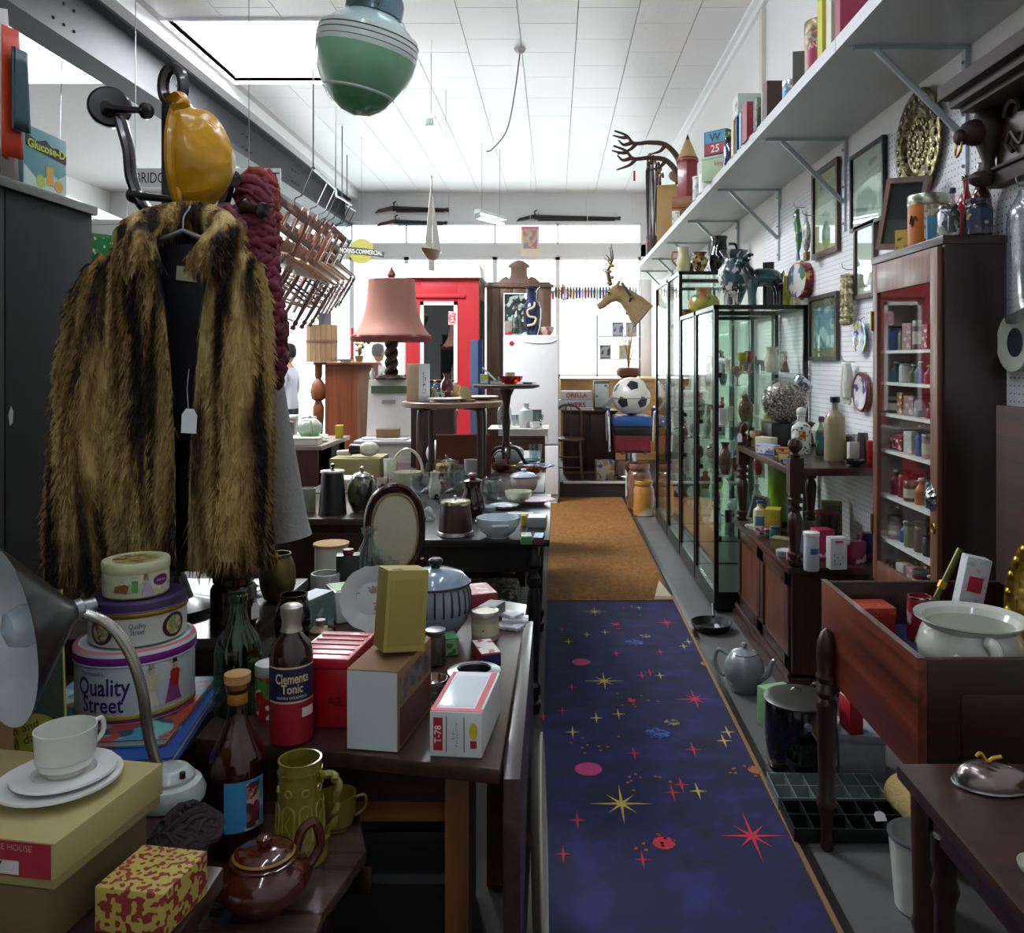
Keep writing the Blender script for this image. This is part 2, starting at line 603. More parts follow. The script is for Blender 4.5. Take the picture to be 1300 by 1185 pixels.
batten('added unseen strip light over the crowded table of boxes and bottles', Vector((-.6,.9,3.7)),1.5,32, hang=.43)  # unseen strip above the frame, added to brighten the foreground tables
batten('added unseen strip light over the navy star carpet', Vector((.1,2.1,3.8)),1.5,44, hang=.23)  # added out of view, lights the near aisle and side wall
batten('added unseen strip light above the black table and trestle table', Vector((-.8,3.75,3.85)),1.5,75, hang=.27)  # added and kept above the frame to lighten the middle tables
batten('added unseen strip light over the rear end of the shop floor', Vector((-.3,-.9,3.3)),1.5,34, hang=.53)  # extra strip behind the camera, added for light from the front
# FLOOR COVERINGS
def coir_mat():
    m, nt, out = newmat('rust_brown_pile')
    p = N(nt, 'ShaderNodeBsdfPrincipled', Roughness=.95)
    v = coords(nt)
    n = N(nt, 'ShaderNodeTexNoise', Scale=22., Detail=8., Roughness=.85)
    nt.links.new(coords(nt, (1.6,.8,1)), n.inputs['Vector'])
    n2 = N(nt, 'ShaderNodeTexNoise', Scale=1.6, Detail=2.)
    nt.links.new(v, n2.inputs['Vector'])
    r = nt.nodes.new('ShaderNodeValToRGB')
    r.color_ramp.elements[0].position, r.color_ramp.elements[1].position = .36,.64
    r.color_ramp.elements[0].color, r.color_ramp.elements[1].color = lin('#3a2005'), lin('#a97420')
    nt.links.new(n.outputs[0], r.inputs[0])
    nt.links.new(mixcol(nt, n2.outputs[0], r.outputs[0], lin('#6c3f0e')), p.inputs['Base Color'])
    b = N(nt, 'ShaderNodeBump', Strength=.8, Distance=.01)
    nt.links.new(n.outputs[0], b.inputs['Height'])
    nt.links.new(b.outputs[0], p.inputs['Normal'])
    nt.links.new(p.outputs[0], out.inputs[0])
    return m
cr = mk('carpet_runner', G().prism([(-.045,5.28),(.735,5.28),(.735,9.28),(.055,9.28),(.055,8.88),(-.045,8.86)],0,.012), coir_mat())
tag(cr, 'rust brown looped pile carpet runner leading up to the step', 'carpet')
mk('turned_corner', G().prism([(.62,5.3),(.735,5.3),(.7,5.72)],.013,.03,.9), M('#b9ad92', .9), cr)
t = mk('carpet_runner', G().box(-.045,.735,.9,5.275,0,.008), SPOT('#0e1240', ['#1a215e', '#0a0d2c'],6., .5,.9, soft=.2, detail=5.))
tag(t, 'navy blue carpet runner printed with stars and planets', 'carpet')
YEL, SRED, SPK, SORG = M('#b8a544', .9, var=.2), M('#b52238', .9, var=.2), M('#b03a6a', .9, var=.3), M('#9c5a28', .9, var=.3)
def star(px, py, s, mat, spikes=8):
    c = S(px, py, .008)
    pts = []
    nn = spikes * 2
    for i in range(nn):
        a = 2 * PI * i / nn + PI / 2
        r = s * (1 if i % 4 == 0 else .62) if i % 2 == 0 else s * .13
        pts.append((r * math.cos(a) * .8, r * math.sin(a)))
    mk('star_print', G().prism(pts, 0,.0012), mat, t, (c.x, c.y, .008))
def disc(px, py, r, mat, name='planet_print'):
    c = S(px, py, .008)
    mk(name, G().prism([(r * math.cos(a * PI / 9), r * math.sin(a * PI / 9)) for a in range(18)],0,.0012), mat, t, (c.x, c.y, .008))
for px, py, s in ((755,777,.09),(767,865,.11),(789,1021,.13)):
    star(px, py, s, YEL)
for px, py, s in ((846,791,.09),(882,888,.11),(955,1062,.14)):
    star(px, py, s, SRED)
for px, py, s in ((768,803,.05),(722,815,.055),(745,806,.05),(811,772,.04),(874,815,.05),(868,821,.05),(838,858,.05),(757,912,.055),
                  (785,907,.055),(727,930,.06),(924,930,.06),(919,941,.06),(886,1005,.06)):
    star(px, py, s, YEL, 4)
for px, py, s in ((791,772,.04),(802,770,.04),(713,799,.045),(782,830,.05),(838,828,.05),(825,854,.05),(815,858,.05),(726,873,.05),(714,903,.05),
                  (805,957,.06),(880,952,.065),(865,997,.06),(854,1007,.06),(733,1042,.06),(690,910,.05),(715,1085,.05),(816,1092,.05)):
    star(px, py, s, SRED, 4)
for px, py, r, mm in ((738,841,.045, SPK),(747,977,.05, SPK),(673,1065,.05, SORG),(960,978,.03, SORG),(897,843,.03, SORG),(802,890,.018, SRED),(843,1071,.035, SRED),(782,793,.02, SRED)):
    disc(px, py, r, mm)
for px, py, r, col in ((805,816,.05, '#34549a'),(835,931,.05, '#34549a'),(819,808,.03, '#8a7a34'),(853,918,.032, '#8a7a34')):
    disc(px, py, r, SPOT('#182058', col, 40., .5,.9))
sd = random.Random(3)
for cx, cy in ((805,890),(843,1073),(755,950),(935,980),(780,793),(820,990)):
    for k in range(9):
        disc(cx + sd.gauss(0,16), cy + sd.gauss(0,6),.006, SORG, 'dot_print')
# LONG SHELF ON THE WALL
SH = EYE + 1.153
shm = M('#c3c5c4', .38, var=.06, scale=8)
sh = T('wall_shelf', 'long grey painted shelf high on the white wall with slanted brackets', 'shelf', (0,0,0))
by = [1.82,3.12,4.42,5.72,7.02,8.32,9.62,10.92,12.1]
for i in range(len(by) - 1):
    mk('shelf_board', G().box(1.0452, XW, by[i] + .003, by[i + 1] - .003, SH, SH + .022).box(1.03,1.045, by[i] + .003, by[i + 1] - .003, SH - .02, SH + .03), shm, sh)
for y in by[:-1]:
    b = mk('bracket', G().box(1.10, XW, y - .012, y + .012, SH - .014, SH).box(XW - .02, XW, y - .014, y + .014, SH - .48, SH - .014)
           .tube([(1.18, y, SH - .012),(1.50, y, SH - .33)],.013,6), M('#bcc6cc', .3,.3), sh)
    for z in (.06,.25,.44):
        mk('bolt', G().ball(.007, seg=6), STEEL, b, (XW - .022, y, SH - z))
# GLASS SHOW CASES
CASEF = M('#0d0c0f', .3)
GL = GLASS('#fafdfb', .05)
def showcase(label, y0, y1, h, shelves, x0=.945, x1=1.5):
    t = T('display_case', label, 'display case', ((x0 + x1) / 2,(y0 + y1) / 2,0), group='black framed glass cases along the aisle')
    w, d = x1 - x0, y1 - y0
    p = .026
    mk('base', G().cbox(w, d, .1,.03), CASEF, t)
    for sx in (-1,1):
        for sy in (-1,1):
            pf = mk('corner_post', G().cbox(p, p, h - .13,.13, sx * (w - p) / 2, sy * (d - p) / 2), CASEF, t)
    mk('top_frame', G().cbox(w, p, p, h - p, 0,-(d - p) / 2).cbox(w, p, p, h - p, 0,(d - p) / 2)
       .cbox(p, d, p, h - p, -(w - p) / 2).cbox(p, d, p, h - p, (w - p) / 2), CASEF, t)
    mk('top_pane', G().cbox(w - 2 * p, d - 2 * p, .005, h - .012), GL, t)
    for sy in (-1,1):
        mk('side_pane', G().cbox(w - 2 * p, .005, h - .16,.13,0, sy * (d / 2 - .012)), GL, t)
    dr = mk('glass_door', G().cbox(.005, d - 2 * p - .01, h - .17,.135,-(w / 2 - .012)), GL, t)
    mk('knob', G().lathe([(.006,0),(.006,.012),(.014,.02),(.012,.03),(0,.032)],12).tf((-(w / 2 + .0),-(d / 2 - .07),.98),(0,-PI / 2,0)), CHROME, dr)
    for z in shelves:
        mk('glass_shelf', G().cbox(w - .05, d - .05,.006, z), GLASS('#f0f8f4', .08), t)
        for sy in (-1,1):
            mk('shelf_clip', G().cbox(.03,.04,.028, z - .02,-(w / 2 - .03), sy * (d / 2 - .03)), CASEF, t)
    for sy in (-1,1):
        mk('castor', G().tube([(-.01,0,0),(.01,0,0)],.016,10), BLACK, t, (-(w / 2 - .05), sy * (d / 2 - .06),.016))
    return t
showcase('waist to head high black framed glass case next to the turned whatnot', 5.03,5.72,1.83,(.45,.80,1.10,1.42))
showcase('black framed glass case second along from the turned whatnot', 5.76,6.42,1.83,(.45,.80,1.10,1.42))
showcase('taller glass case with jugs standing on its top', 6.46,7.12,2.18,(.45,.9,1.3,1.79))
showcase('tall glass case at the end of the row by the stoneware jars', 7.16,7.95,2.18,(.45,.9,1.3,1.72))
# TURNED WHATNOT
def turned(h, r, z0=0., seg=14):
    """baluster profile"""
    q = [(0,.9),(.03,.9),(.035,1.05),(.06,1.05),(.07,.7),(.1,.7),(.11,1.),(.16,1.),(.18,.62),(.35,.78),(.5,.9),(.62,.98),(.7,.8),(.74,.6),
         (.76,.95),(.8,.95),(.82,.6),(.85,.6),(.87,1.),(.92,1.),(.94,.75),(1,.75)]
    return [(b * r, z0 + a * h) for a, b in q]
wt = T('whatnot_cabinet', 'dark turned whatnot with panelled cupboard below and open shelf above', 'cabinet', (1.05,3.79,0))
WD, WL_ = .45,1.12
for (x, y) in ((.03,.03),(.03, WL_ - .03),(WD - .03,.03),(WD - .03, WL_ - .03)):
    ps = mk('turned_post', G().lathe(turned(.32,.034,.585),14, x, y).cbox(.062,.062,.16,.905, x, y), MAHOG, wt)
    mk('finial', G().lathe([(.02,0),(.028,.012),(.014,.022),(.03,.04),(.034,.058),(.026,.078),(0,.088)],14), MAHOG, ps, (x, y, 1.065))
mk('upper_shelf', G().box(0, WD, 0, WL_, .985,1.02), MAHOGY, wt, bevel=.004)
mk('lower_top', G().box(-.012, WD, -.012, WL_ + .01,.55,.58), MAHOGY, wt, bevel=.005)
mk('carcass', G().box(.01, WD, .0,.03,.07,.55).box(.01, WD, WL_ - .03, WL_, .07,.55).box(WD - .02, WD, 0, WL_, .07,.55).box(.01, WD, 0, WL_, .07,.1), MAHOG, wt)
mk('plinth', G().box(-.02, WD, -.012, WL_ + .01,0,.07).box(-.01, WD, -.006, WL_, .07,.085), MAHOGY, wt, bevel=.006)
for j in range(2):
    y0 = .035 + j * .53
    d_ = mk('door', G().box(0,.018, y0, y0 + .06,.11,.54).box(0,.018, y0 + .46, y0 + .52,.11,.54).box(0,.018, y0, y0 + .52,.11,.17).box(0,.018, y0, y0 + .52,.48,.54), MAHOG, wt, bevel=.003)
    mk('door_panel', G().box(.008,.018, y0 + .06, y0 + .46,.17,.48), WOOD('#3a1a10', '#70391f'), d_)
mk('moulding', G().box(-.012,0,0, WL_, .085,.1).box(-.006,0,0, WL_, .1,.108), MAHOGY, wt)
# TALL MAHOGANY WALL CABINET
ca = T('mahogany_cabinet', 'tall shallow mahogany cabinet with glazed door full of red tins', 'cabinet', (1.307,2.845,0))
cw, cl, ch = .205,.632,1.92
mk('side_panel', G().box(0, cw, 0,.022,0, ch - .03), WOOD('#170c0a', '#2d1712', 'z', .3), ca)
mk('side_panel', G().box(0, cw, cl - .022, cl, 0, ch - .03), MAHOG, ca)
mk('inner_lining', G().box(.012, cw - .012, cl - .027, cl - .0225,.64, ch - .04), M('#b8a8a4', .6), ca)
mk('back_panel', G().box(cw - .012, cw, .022, cl - .022,.02, ch - .03), M('#c9cdd0', .7), ca)
mk('top', G().box(-.012, cw, -.008, cl + .008, ch - .03, ch), DARKWOODY, ca, bevel=.004)
mk('lower_panel', G().box(0,.02,.022, cl - .022,0,.62), DARKWOODY, ca)
dr = mk('door', G().box(-.018,0,.02,.075,.62, ch - .035).box(-.018,0, cl - .075, cl - .03,.62, ch - .035)
        .box(-.018,0,.075, cl - .075, ch - .15, ch - .035).box(-.018,0,.075, cl - .075,.62,.70), WOOD('#5a3526', '#8a5a44', 'z', .35), ca, bevel=.002)
mk('pane', G().box(-.012,-.008,.075, cl - .075,.70, ch - .15), GLASS('#f8faf9', .05,.3), dr)
mk('shell_handle', G().lathe([(0,.02),(.012,.019),(.03,.012),(.042,0)],20, wob=lambda a, h: 1 + .12 * math.cos(a * 10)).tf((-.02,.058,1.03),(0,-PI / 2,0),(1,.8,1)), CHROME, dr)
mk('keyhole_ring', G().tube([(-.02,.048 + .013 * math.cos(a * PI / 6),.93 + .016 * math.sin(a * PI / 6)) for a in range(12)],.003,6, True), BRASS, dr)
for z in (.8,1.62):
    mk('hinge', G().tube([(-.022, cl - .03, z),(-.022, cl - .03, z + .08)],.005,6), BRASS, dr)
R_SH = [.79,.965,1.145,1.29,1.415,1.54]
for z in R_SH + [.64]:
    mk('white_shelf', G().box(.012, cw - .012,.022, cl - .022, z - .012, z), WHITE, ca)
# MAHOGANY BOX ON TURNED LEGS
bx = T('mahogany_chest', 'open mahogany box with slanting rim standing on turned legs', 'chest', (.85,1.99,0))
bl, bw = .72,.60
RICH = WOOD('#3a140b', '#7c3a20', 'y', .32,.6)
mk('side_board', G().box(0,.022,0, bl, .515,.80), RICH, bx, bevel=.003)
mk('side_board', G().box(bw - .022, bw, 0, bl, .515,.80), RICH, bx, bevel=.003)
fb = mk('front_board', G().box(.022, bw, 0,.022,.515,.80), DARKWOODX, bx, bevel=.003)
mk('front_panel', G().box(.1, bw - .06,-.006,0,.56,.72), DARKWOODX, fb, bevel=.003)
mk('end_board', G().box(.022, bw - .022, bl - .022, bl, .515,.80), DARKWOODX, bx, bevel=.003)
mk('floor_board', G().box(.022, bw - .022,.022, bl - .022,.63,.668), M('#1f2a55', .9, scale=30, var=.3), bx)
mk('rim_strip', G().box(-.002,.016,0, bl, .801,.804), M('#6a5148', .25, coat=.5), bx)
mk('lid', G().box(bw - .06, bw - .035,.02, bl - .03,.805,1.36), WOOD('#220a08', '#431613', 'y', .65,.6,0.), bx, bevel=.004)
for (x, y) in ((-.018, bl - .11),(bw - .03,.03),(bw - .03, bl - .03)):
    mk('turned_leg', G().lathe([(.014,0),(.02,.02),(.016,.05),(.02,.1),(.024,.13),(.026,.135),(.03,.14),(.03,.16),(.024,.17),(.03,.42),(.032,.45),(.03,.46),
                                (.024,.47),(.034,.49),(.024,.515),(.033,.535),(.028,.55),(.031,.60),(.028,.64),(.018,.67),(.0,.685)],16, x, y), DARKWOOD, bx)
mk('turned_leg', G().lathe([(.014,0),(.02,.02),(.016,.05),(.024,.13),(.03,.15),(.024,.17),(.03,.45),(.024,.5),(.03,.515)],12,.035,.05), DARKWOOD, bx)
# SMALL DARK TABLE
ut = T('side_table', 'small dark polished table with a rounded edge carrying a silver lid', 'table', (.72,1.0,0))
mk('table_top', G().box(0,.7,0,.8,.618,.65), DARKWOODX, ut, bevel=.011)
mk('apron', G().box(.05,.65,.05,.07,.53,.618).box(.05,.07,.05,.75,.53,.618).box(.05,.65,.73,.75,.53,.618), DARKWOODX, ut)
for (x, y) in ((.07,.72),(.63,.72),(.07,.08),(.63,.08)):
    mk('leg', G().lathe([(.016,0),(.022,.04),(.018,.08),(.024,.2),(.02,.4),(.028,.43),(.022,.46),(.028,.48),(.028,.54)],12, x, y), DARKWOOD, ut)
# LEFT: WARDROBE AND TABLES
wz = 2.0
wd = T('wardrobe', 'huge dark brown wardrobe with scuffed side', 'wardrobe', (-2.15,.9,0))
WDM = M('#131210', .8, var=.18, scale=3)
mk('carcass', G().box(0,.62,0,1.86,.06, wz - .03), WDM, wd, bevel=.004)
mk('side_panel', G().box(.62,.65,0,1.42,.08, wz - .03), WDM, wd, bevel=.004)
mk('side_panel', G().box(.62,.65,1.425,1.86,.08, wz - .03), WDM, wd, bevel=.004)
mk('top', G().box(-.02,.665,-.02,1.87, wz - .03, wz), M('#2f2c27', .4), wd, bevel=.006)
mk('plinth', G().box(0,.66,0,1.86,0,.06), WDM, wd)
mk('paint_scuff', G().prism([(0,0),(.012,.01),(.014,.04),(.004,.055),(-.006,.03)],0,.0015).tf((.651,1.44,1.32),(PI / 2,0, PI / 2)), M('#a7a89f', .8), wd)
# main table with drop leaf
ta = T('drop_leaf_table', 'dark brown drop leaf table crowded with boxes and a casserole', 'table', (0,0,0))
TOPM = WOOD('#2a1813', '#4a3029', 'y', .28)
poly = [(-.715,1.69),(-.10,1.56),(-.084,2.62),(-.76,3.0)]
mk('table_top', G().prism(poly, .72,.75), TOPM, ta, bevel=.005)
mk('drop_leaf', G().box(-.094,-.062,1.555,2.50,.22,.735), WOOD('#2c1c19', '#4c3a36', 'y', .3), ta, bevel=.004)
for (x, y) in ((-.19,1.68),(-.62,1.78),(-.17,2.45),(-.66,2.8)):
    mk('leg', G().cbox(.048,.048,.72,0, x, y), OAK, ta, bevel=.003)
mk('apron', G().box(-.62,-.19,1.70,1.72,.62,.72).box(-.2,-.18,1.7,2.45,.62,.72).box(-.62,-.17,2.5,2.52,.62,.72), DARKWOODX, ta)
mk('stretcher', G().box(-.6,-.19,1.735,1.765,.56,.60), OAKX, ta)
tb = T('low_table', 'polished wooden low table with wavy edge under the brown teapot', 'table', (0,0,0))
pb = [(-.75,.8),(-.30,.8)] + [(-.27 + .035 * math.sin(k * .9) - .012 * k, .85 + k * .085) for k in range(9)] + [(-.38,1.655),(-.75,1.655)]
mk('table_top', G().prism(pb, .595,.62), WOOD('#3b2a22', '#5d4a40', 'x', .2,.7), tb, bevel=.006)
for (x, y) in ((-.7,.85),(-.36,.85),(-.7,1.6),(-.44,1.6)):
    mk('leg', G().lathe([(.014,0),(.022,.1),(.016,.3),(.026,.5),(.026,.596)],10, x, y), DARKWOOD, tb)
tc_ = T('work_table', 'plain dark table under the stacked sweet tins and desk lamp', 'table', (0,0,0))
mk('table_top', G().prism([(-1.46,.75),(-.49,.75),(-.49,1.26),(-.56,1.27),(-.56,1.42),(-.63,1.44),(-.63,1.52),(-.735,1.60),(-.735,2.03),(-1.46,2.03)],.72,.75), DARKWOODX, tc_, bevel=.003)
for (x, y) in ((-1.42,.8),(-.8,.8),(-1.42,1.98),(-.79,1.98)):
    mk('leg', G().cbox(.05,.05,.72,0, x, y), DARKWOOD, tc_)
td = T('blanket_chest', 'dark chest beneath the fur coat with jar on top', 'chest', (-1.27,2.06,0))
mk('body', G().box(0,.5,0,.55,0,.80), DARKWOODX, td)
mk('lid', G().box(-.012,.512,-.012,.56,.80,.83), WOOD('#2a1f1d', '#463937', 'x', .25), td, bevel=.005)
# black table with the bowls
te = T('black_table', 'black painted table with turned legs holding biscuit barrel and white bowl', 'table', (0,0,0))
mk('table_top', G().prism([(-.80,3.56),(-.02,3.56),(-.02,4.80),(-.80,4.80)],.72,.75), M('#17171a', .3), te, bevel=.006)
mk('apron', G().box(-.74,-.08,3.62,3.64,.6,.72).box(-.09,-.07,3.62,4.74,.6,.72), BLACK, te)
mk('lower_shelf', G().box(-.74,-.08,3.63,4.74,.22,.24), BLACK, te)
for (x, y) in ((-.09,3.63),(-.73,3.63),(-.09,4.73),(-.73,4.73)):
    mk('leg', G().lathe(turned(.72,.032),12, x, y), BLACK, te)
tf_ = T('trestle_table', 'long dark trestle table under the round coffee table and dishes', 'table', (0,0,0))
mk('table_top', G().box(-1.42,-.06,4.84,6.24,.72,.75), DARKWOODX, tf_, bevel=.004)
for y in (5.0,6.08):
    mk('trestle', G().box(-1.3,-.12, y - .03, y + .03,.66,.72).cbox(.06,.06,.66,0,-1.2, y).cbox(.06,.06,.66,0,-.2, y).box(-1.2,-.2, y - .02, y + .02,.2,.25), DARKWOOD, tf_)
tg = T('dark_cupboard', 'low dark cupboard under the black canister and green teapot', 'cupboard', (-1.36,4.05,0))
mk('body', G().box(0,.52,0,.74,.05,.72), DARKWOOD, tg)
mk('top', G().box(-.015,.53,-.015,.75,.72,.75), WOOD('#3a2a26', '#584843', 'x', .3), tg, bevel=.004)
mk('door', G().box(.03,.49,-.014,0,.1,.68), DARKWOOD, tg, bevel=.003)
mk('foot', G().cbox(.05,.05,.05,0,.03,.03).cbox(.05,.05,.05,0,.49,.03).cbox(.05,.05,.05,0,.03,.7).cbox(.05,.05,.05,0,.49,.7), DARKWOOD, tg)
# open sided cupboard with mint teapot
th = T('open_cupboard', 'brown cupboard with open dark side and pale top under the mint teapot', 'cupboard', (-2.1,5.5,0))
mk('front_panel', G().box(0,.57,0,.02,.04,.92), WOOD('#3a1c14', '#5a2c20'), th)
mk('back_panel', G().box(0,.57,.7,.72,.04,.92), DARKWOOD, th)
mk('top', G().box(-.01,.6,-.01,.74,.92,.95), WOOD('#8c7c70', '#b0a294', 'x', .4), th, bevel=.003)
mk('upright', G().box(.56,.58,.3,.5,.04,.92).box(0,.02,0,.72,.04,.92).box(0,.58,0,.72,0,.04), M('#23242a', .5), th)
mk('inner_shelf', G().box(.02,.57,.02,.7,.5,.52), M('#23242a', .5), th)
# ---- round bentwood coffee table standing on the trestle table
rt = T('round_coffee_table', 'round coffee table on bent legs standing on the trestle table', 'table', (-.633,5.3,.75))
TW = WOOD('#6f5236', '#957354', 'x', .4)
mk('table_top', G().lathe([(.0,.465),(.30,.465),(.312,.47),(.312,.495),(.305,.5),(0,.5)],40), TW, rt)
for a in (-2.45,-.7,.75,2.3):
    c, s_ = math.cos(a), math.sin(a)
    mk('bent_leg', G().tube(spl([(.12 * c, .12 * s_, .465),(.2 * c, .2 * s_, .46),(.235 * c, .235 * s_, .42),(.24 * c, .24 * s_, .2),(.24 * c, .24 * s_, 0.)]),[.022] * 25,8, flat=.8), WOOD('#35221a', '#55382a'), rt)
pt = T('pedestal_table', 'small dark round pedestal table with amber bowl on top', 'table', (-.34,5.98,.75))
mk('table_top', G().lathe([(0,.555),(.2,.555),(.235,.565),(.235,.58),(.225,.585),(0,.585)],32), DARKWOODX, pt)
mk('pedestal', G().lathe([(.0,.06),(.03,.06),(.035,.12),(.022,.2),(.03,.32),(.02,.4),(.035,.5),(.06,.555)],14), DARKWOOD, pt)
for k in range(3):
    a = k * 2.094 + .6
    mk('foot', G().tube(spl([(.02 * math.cos(a),.02 * math.sin(a),.14),(.09 * math.cos(a),.09 * math.sin(a),.12),(.15 * math.cos(a),.15 * math.sin(a),.03),(.18 * math.cos(a),.18 * math.sin(a),.012)]),.013,8), DARKWOOD, pt)
lt = T('lace_covered_stand', 'brown wooden stand with lace cloth and decanters on top', 'stand', (-.285,6.8,0))
LTW = WOOD('#4f2c18', '#7a4a2c', 'x')
mk('top_board', G().box(-.225,.225,-.2,.2,.94,.965), LTW, lt, bevel=.004)
mk('apron', G().box(-.2,.2,-.18,-.16,.8,.94).box(.18,.2,-.18,.18,.8,.94), LTW, lt)
for (x, y) in ((-.19,-.17),(.19,-.17),(-.19,.17),(.19,.17)):
    mk('leg', G().cbox(.035,.035,.94,0, x, y), WOOD('#4f2c18', '#7a4a2c'), lt)
mk('lower_shelf', G().box(-.2,.2,-.18,.18,.45,.47), LTW, lt)
# ---- cream stove
sv = T('kitchen_stove', 'old cream enamel stove with sloping splashback and oven door', 'stove', (-1.48,6.32,0))
EN = M('#e2ded4', .22, coat=.4, var=.04)
sw = .47
mk('body', G().box(0, sw, 0,.55,.05,.88), EN, sv, bevel=.015)
mk('cooktop', G().box(-.012, sw + .012,-.02,.57,.88,.905), M('#eceaf0', .2, coat=.4), sv, bevel=.008)
sp = mk('splashback', G().prism([(.36,.905),(.5,.905),(.56,.95),(.56,1.32),(.53,1.35),(.45,1.35),(.43,1.28),(.4,1.1)],0, sw).tf((0,0,0),(PI / 2,0, PI / 2)), EN, sv, bevel=.01)
mk('glass_strip', G().box(.03, sw - .03,.405,.425,1.24,1.3), M('#5a6a4a', .2, coat=.5), sp)
mk('badge_plate', G().box(.12,.22,.388,.41,1.16,1.19), M('#a8aca4', .3,.6), sp)
mk('oven_door', G().box(.03, sw - .03,-.022,0,.2,.78), EN, sv, bevel=.006)
mk('oven_handle', G().tube([(.08,-.02,.72),(.08,-.045,.72),(sw - .08,-.045,.72),(sw - .08,-.02,.72)],.008,8), CHROME, sv)
mk('kick_plate', G().box(.02, sw - .02,.03,.5,0,.05), BLACK, sv)
# ---- brown cabinet with scrolled post
pc = T('wooden_cabinet', 'mid brown wooden cabinet with a folded back door and overhanging top', 'cabinet', (-2.23,7.95,0))
PW = WOOD('#6b351b', '#8d4c29')
mk('body', G().box(.08,.50,.02,.4,.05,1.46), PW, pc)
mk('open_door', G().prism([(.385,.02),(.51,-.0),(.52,.02),(.40,.04)],.06,1.46), WOOD('#5d4336', '#7b5e4d'), pc)
mk('top', G().box(-.02,.53,-.02,.42,1.46,1.485), PW, pc, bevel=.004)
mk('foot', G().box(.08,.5,.02,.4,0,.05), DARKWOOD, pc)
mk('carved_post', G().lathe([(.03,.0),(.034,.7),(.045,.9),(.052,1.0),(.052,1.06),(.03,1.12),(.06,1.14),(.075,1.2),(.06,1.28),(.025,1.33),(.035,1.36),(.035,1.46)],16,.01,.05), PW, pc)
# ---- fridge
fr = T('refrigerator', 'tall white two door refrigerator with vase and bottle on top', 'refrigerator', (-.25,8.95,0))
FW = M('#dcdbdc', .3, coat=.3, var=.03)
mk('body', G().box(-.29,.29,.03,.6,.03,1.77), FW, fr, bevel=.01)
fd = mk('upper_door', G().box(-.29,.29,-.02,.026,.62,1.765), FW, fr, bevel=.012)
mk('round_badge', G().lathe([(0,.004),(.024,.003),(.026,0)],18).tf((-.2,-.021,1.68),(PI / 2,0,0)), M('#b02a2a', .35), fd)
mk('grip_line', G().tube(spl([(-.06,-.021,1.695),(.05,-.024,1.685),(.2,-.024,1.69),(.27,-.021,1.72)]),.006,6), WHITE, fd)
mk('lower_door', G().box(-.29,.29,-.02,.026,.09,.605), FW, fr, bevel=.012)
mk('kick_plate', G().box(-.28,.28,0,.5,0,.085), M('#c9c3b4', .5), fr)
# ---- red kiosk
rk = T('red_kiosk', 'red painted kiosk with cream roof and white framed window', 'kiosk', (-1.66,9.5,0))
KR = M('#a81822', .5, var=.08, scale=4)
kw, kd, kh = .815,.85,2.42
mk('corner_post', G().box(0,.16,0,.05,0, kh).box(kw - .24, kw, 0,.05,0, kh), KR, rk)
mk('header', G().box(.16, kw - .24,0,.05,2.16, kh).box(.1, kw - .15,-.02,0,2.2,2.24), KR, rk, bevel=.004)
mk('lower_wall', G().box(.16, kw - .24,0,.05,0,.9), KR, rk)
wf = mk('window_frame', G().box(.16,.2,-.01,.05,.9,2.16).box(kw - .28, kw - .24,-.01,.05,.9,2.16).box(.16, kw - .24,-.01,.05,2.12,2.16).box(.16, kw - .24,-.01,.05,.9,.94), WHITE, rk)
mk('pane', G().box(.2, kw - .28,.02,.026,.94,2.12), GLASS('#55606a', .25), wf)
mk('side_wall', G().box(kw - .03, kw, .05,.15,0, kh).box(kw - .03, kw, kd - .1, kd, 0, kh).box(kw - .03, kw, .15, kd - .1,0,.9).box(kw - .03, kw, .15, kd - .1,2.2, kh), WOOD('#6a5240', '#8a705a'), rk)
mk('side_window', G().box(kw - .02, kw - .014,.15, kd - .1,.9,2.2), GLASS('#8a8478', .2), rk)
mk('inner_wall', G().box(0,.02,.05, kd, 0, kh).box(0, kw - .03, kd - .02, kd, 0, kh), M('#3a3c40', .6, var=.3), rk)
mk('roof', G().prism([(-.05,-.06),(kw + .04,-.06),(kw + .04, kd + .04),(-.05, kd + .04)], kh, kh + .16,.93), M('#d8d2c0', .5), rk, bevel=.01)
mk('notice', G().box(kw - .34, kw - .25,-.014,-.01,1.9,2.05), SPOT('#c43a44', '#e8d8d0', 60., .5), rk)
# ---- tall wardrobe with carved crest
nw = T('crested_wardrobe', 'tall brown plank backed wardrobe with scrolled crest behind the refrigerator', 'wardrobe', (-.84,10.5,0))
NWM = WOOD('#5a4030', '#7c5c46')
for k in range(5):
    mk('back_plank', G().box(.01 + k * .157,.162 + k * .157,0,.02,.05,2.40), NWM, nw, bevel=.003)
mk('carcass', G().box(0,.8,.02,.5,0,2.40), NWM, nw)
mk('cornice', G().box(-.03,.83,-.03,.52,2.40,2.44), NWM, nw, bevel=.008)
cpts = [(0,0),(.8,0),(.78,.03),(.66,.03),(.6,.08),(.55,.1),(.52,.07),(.5,.12),(.5,.2),(.54,.22),(.5,.26),(.45,.29),(.4,.3),(.35,.29),(.3,.26),
        (.26,.22),(.3,.2),(.3,.12),(.28,.07),(.25,.1),(.2,.08),(.14,.03),(.02,.03)]
mk('crest', G().prism(cpts, 0,.03).tf((0,.02,2.44),(PI / 2,0,0)), NWM, nw, bevel=.004)
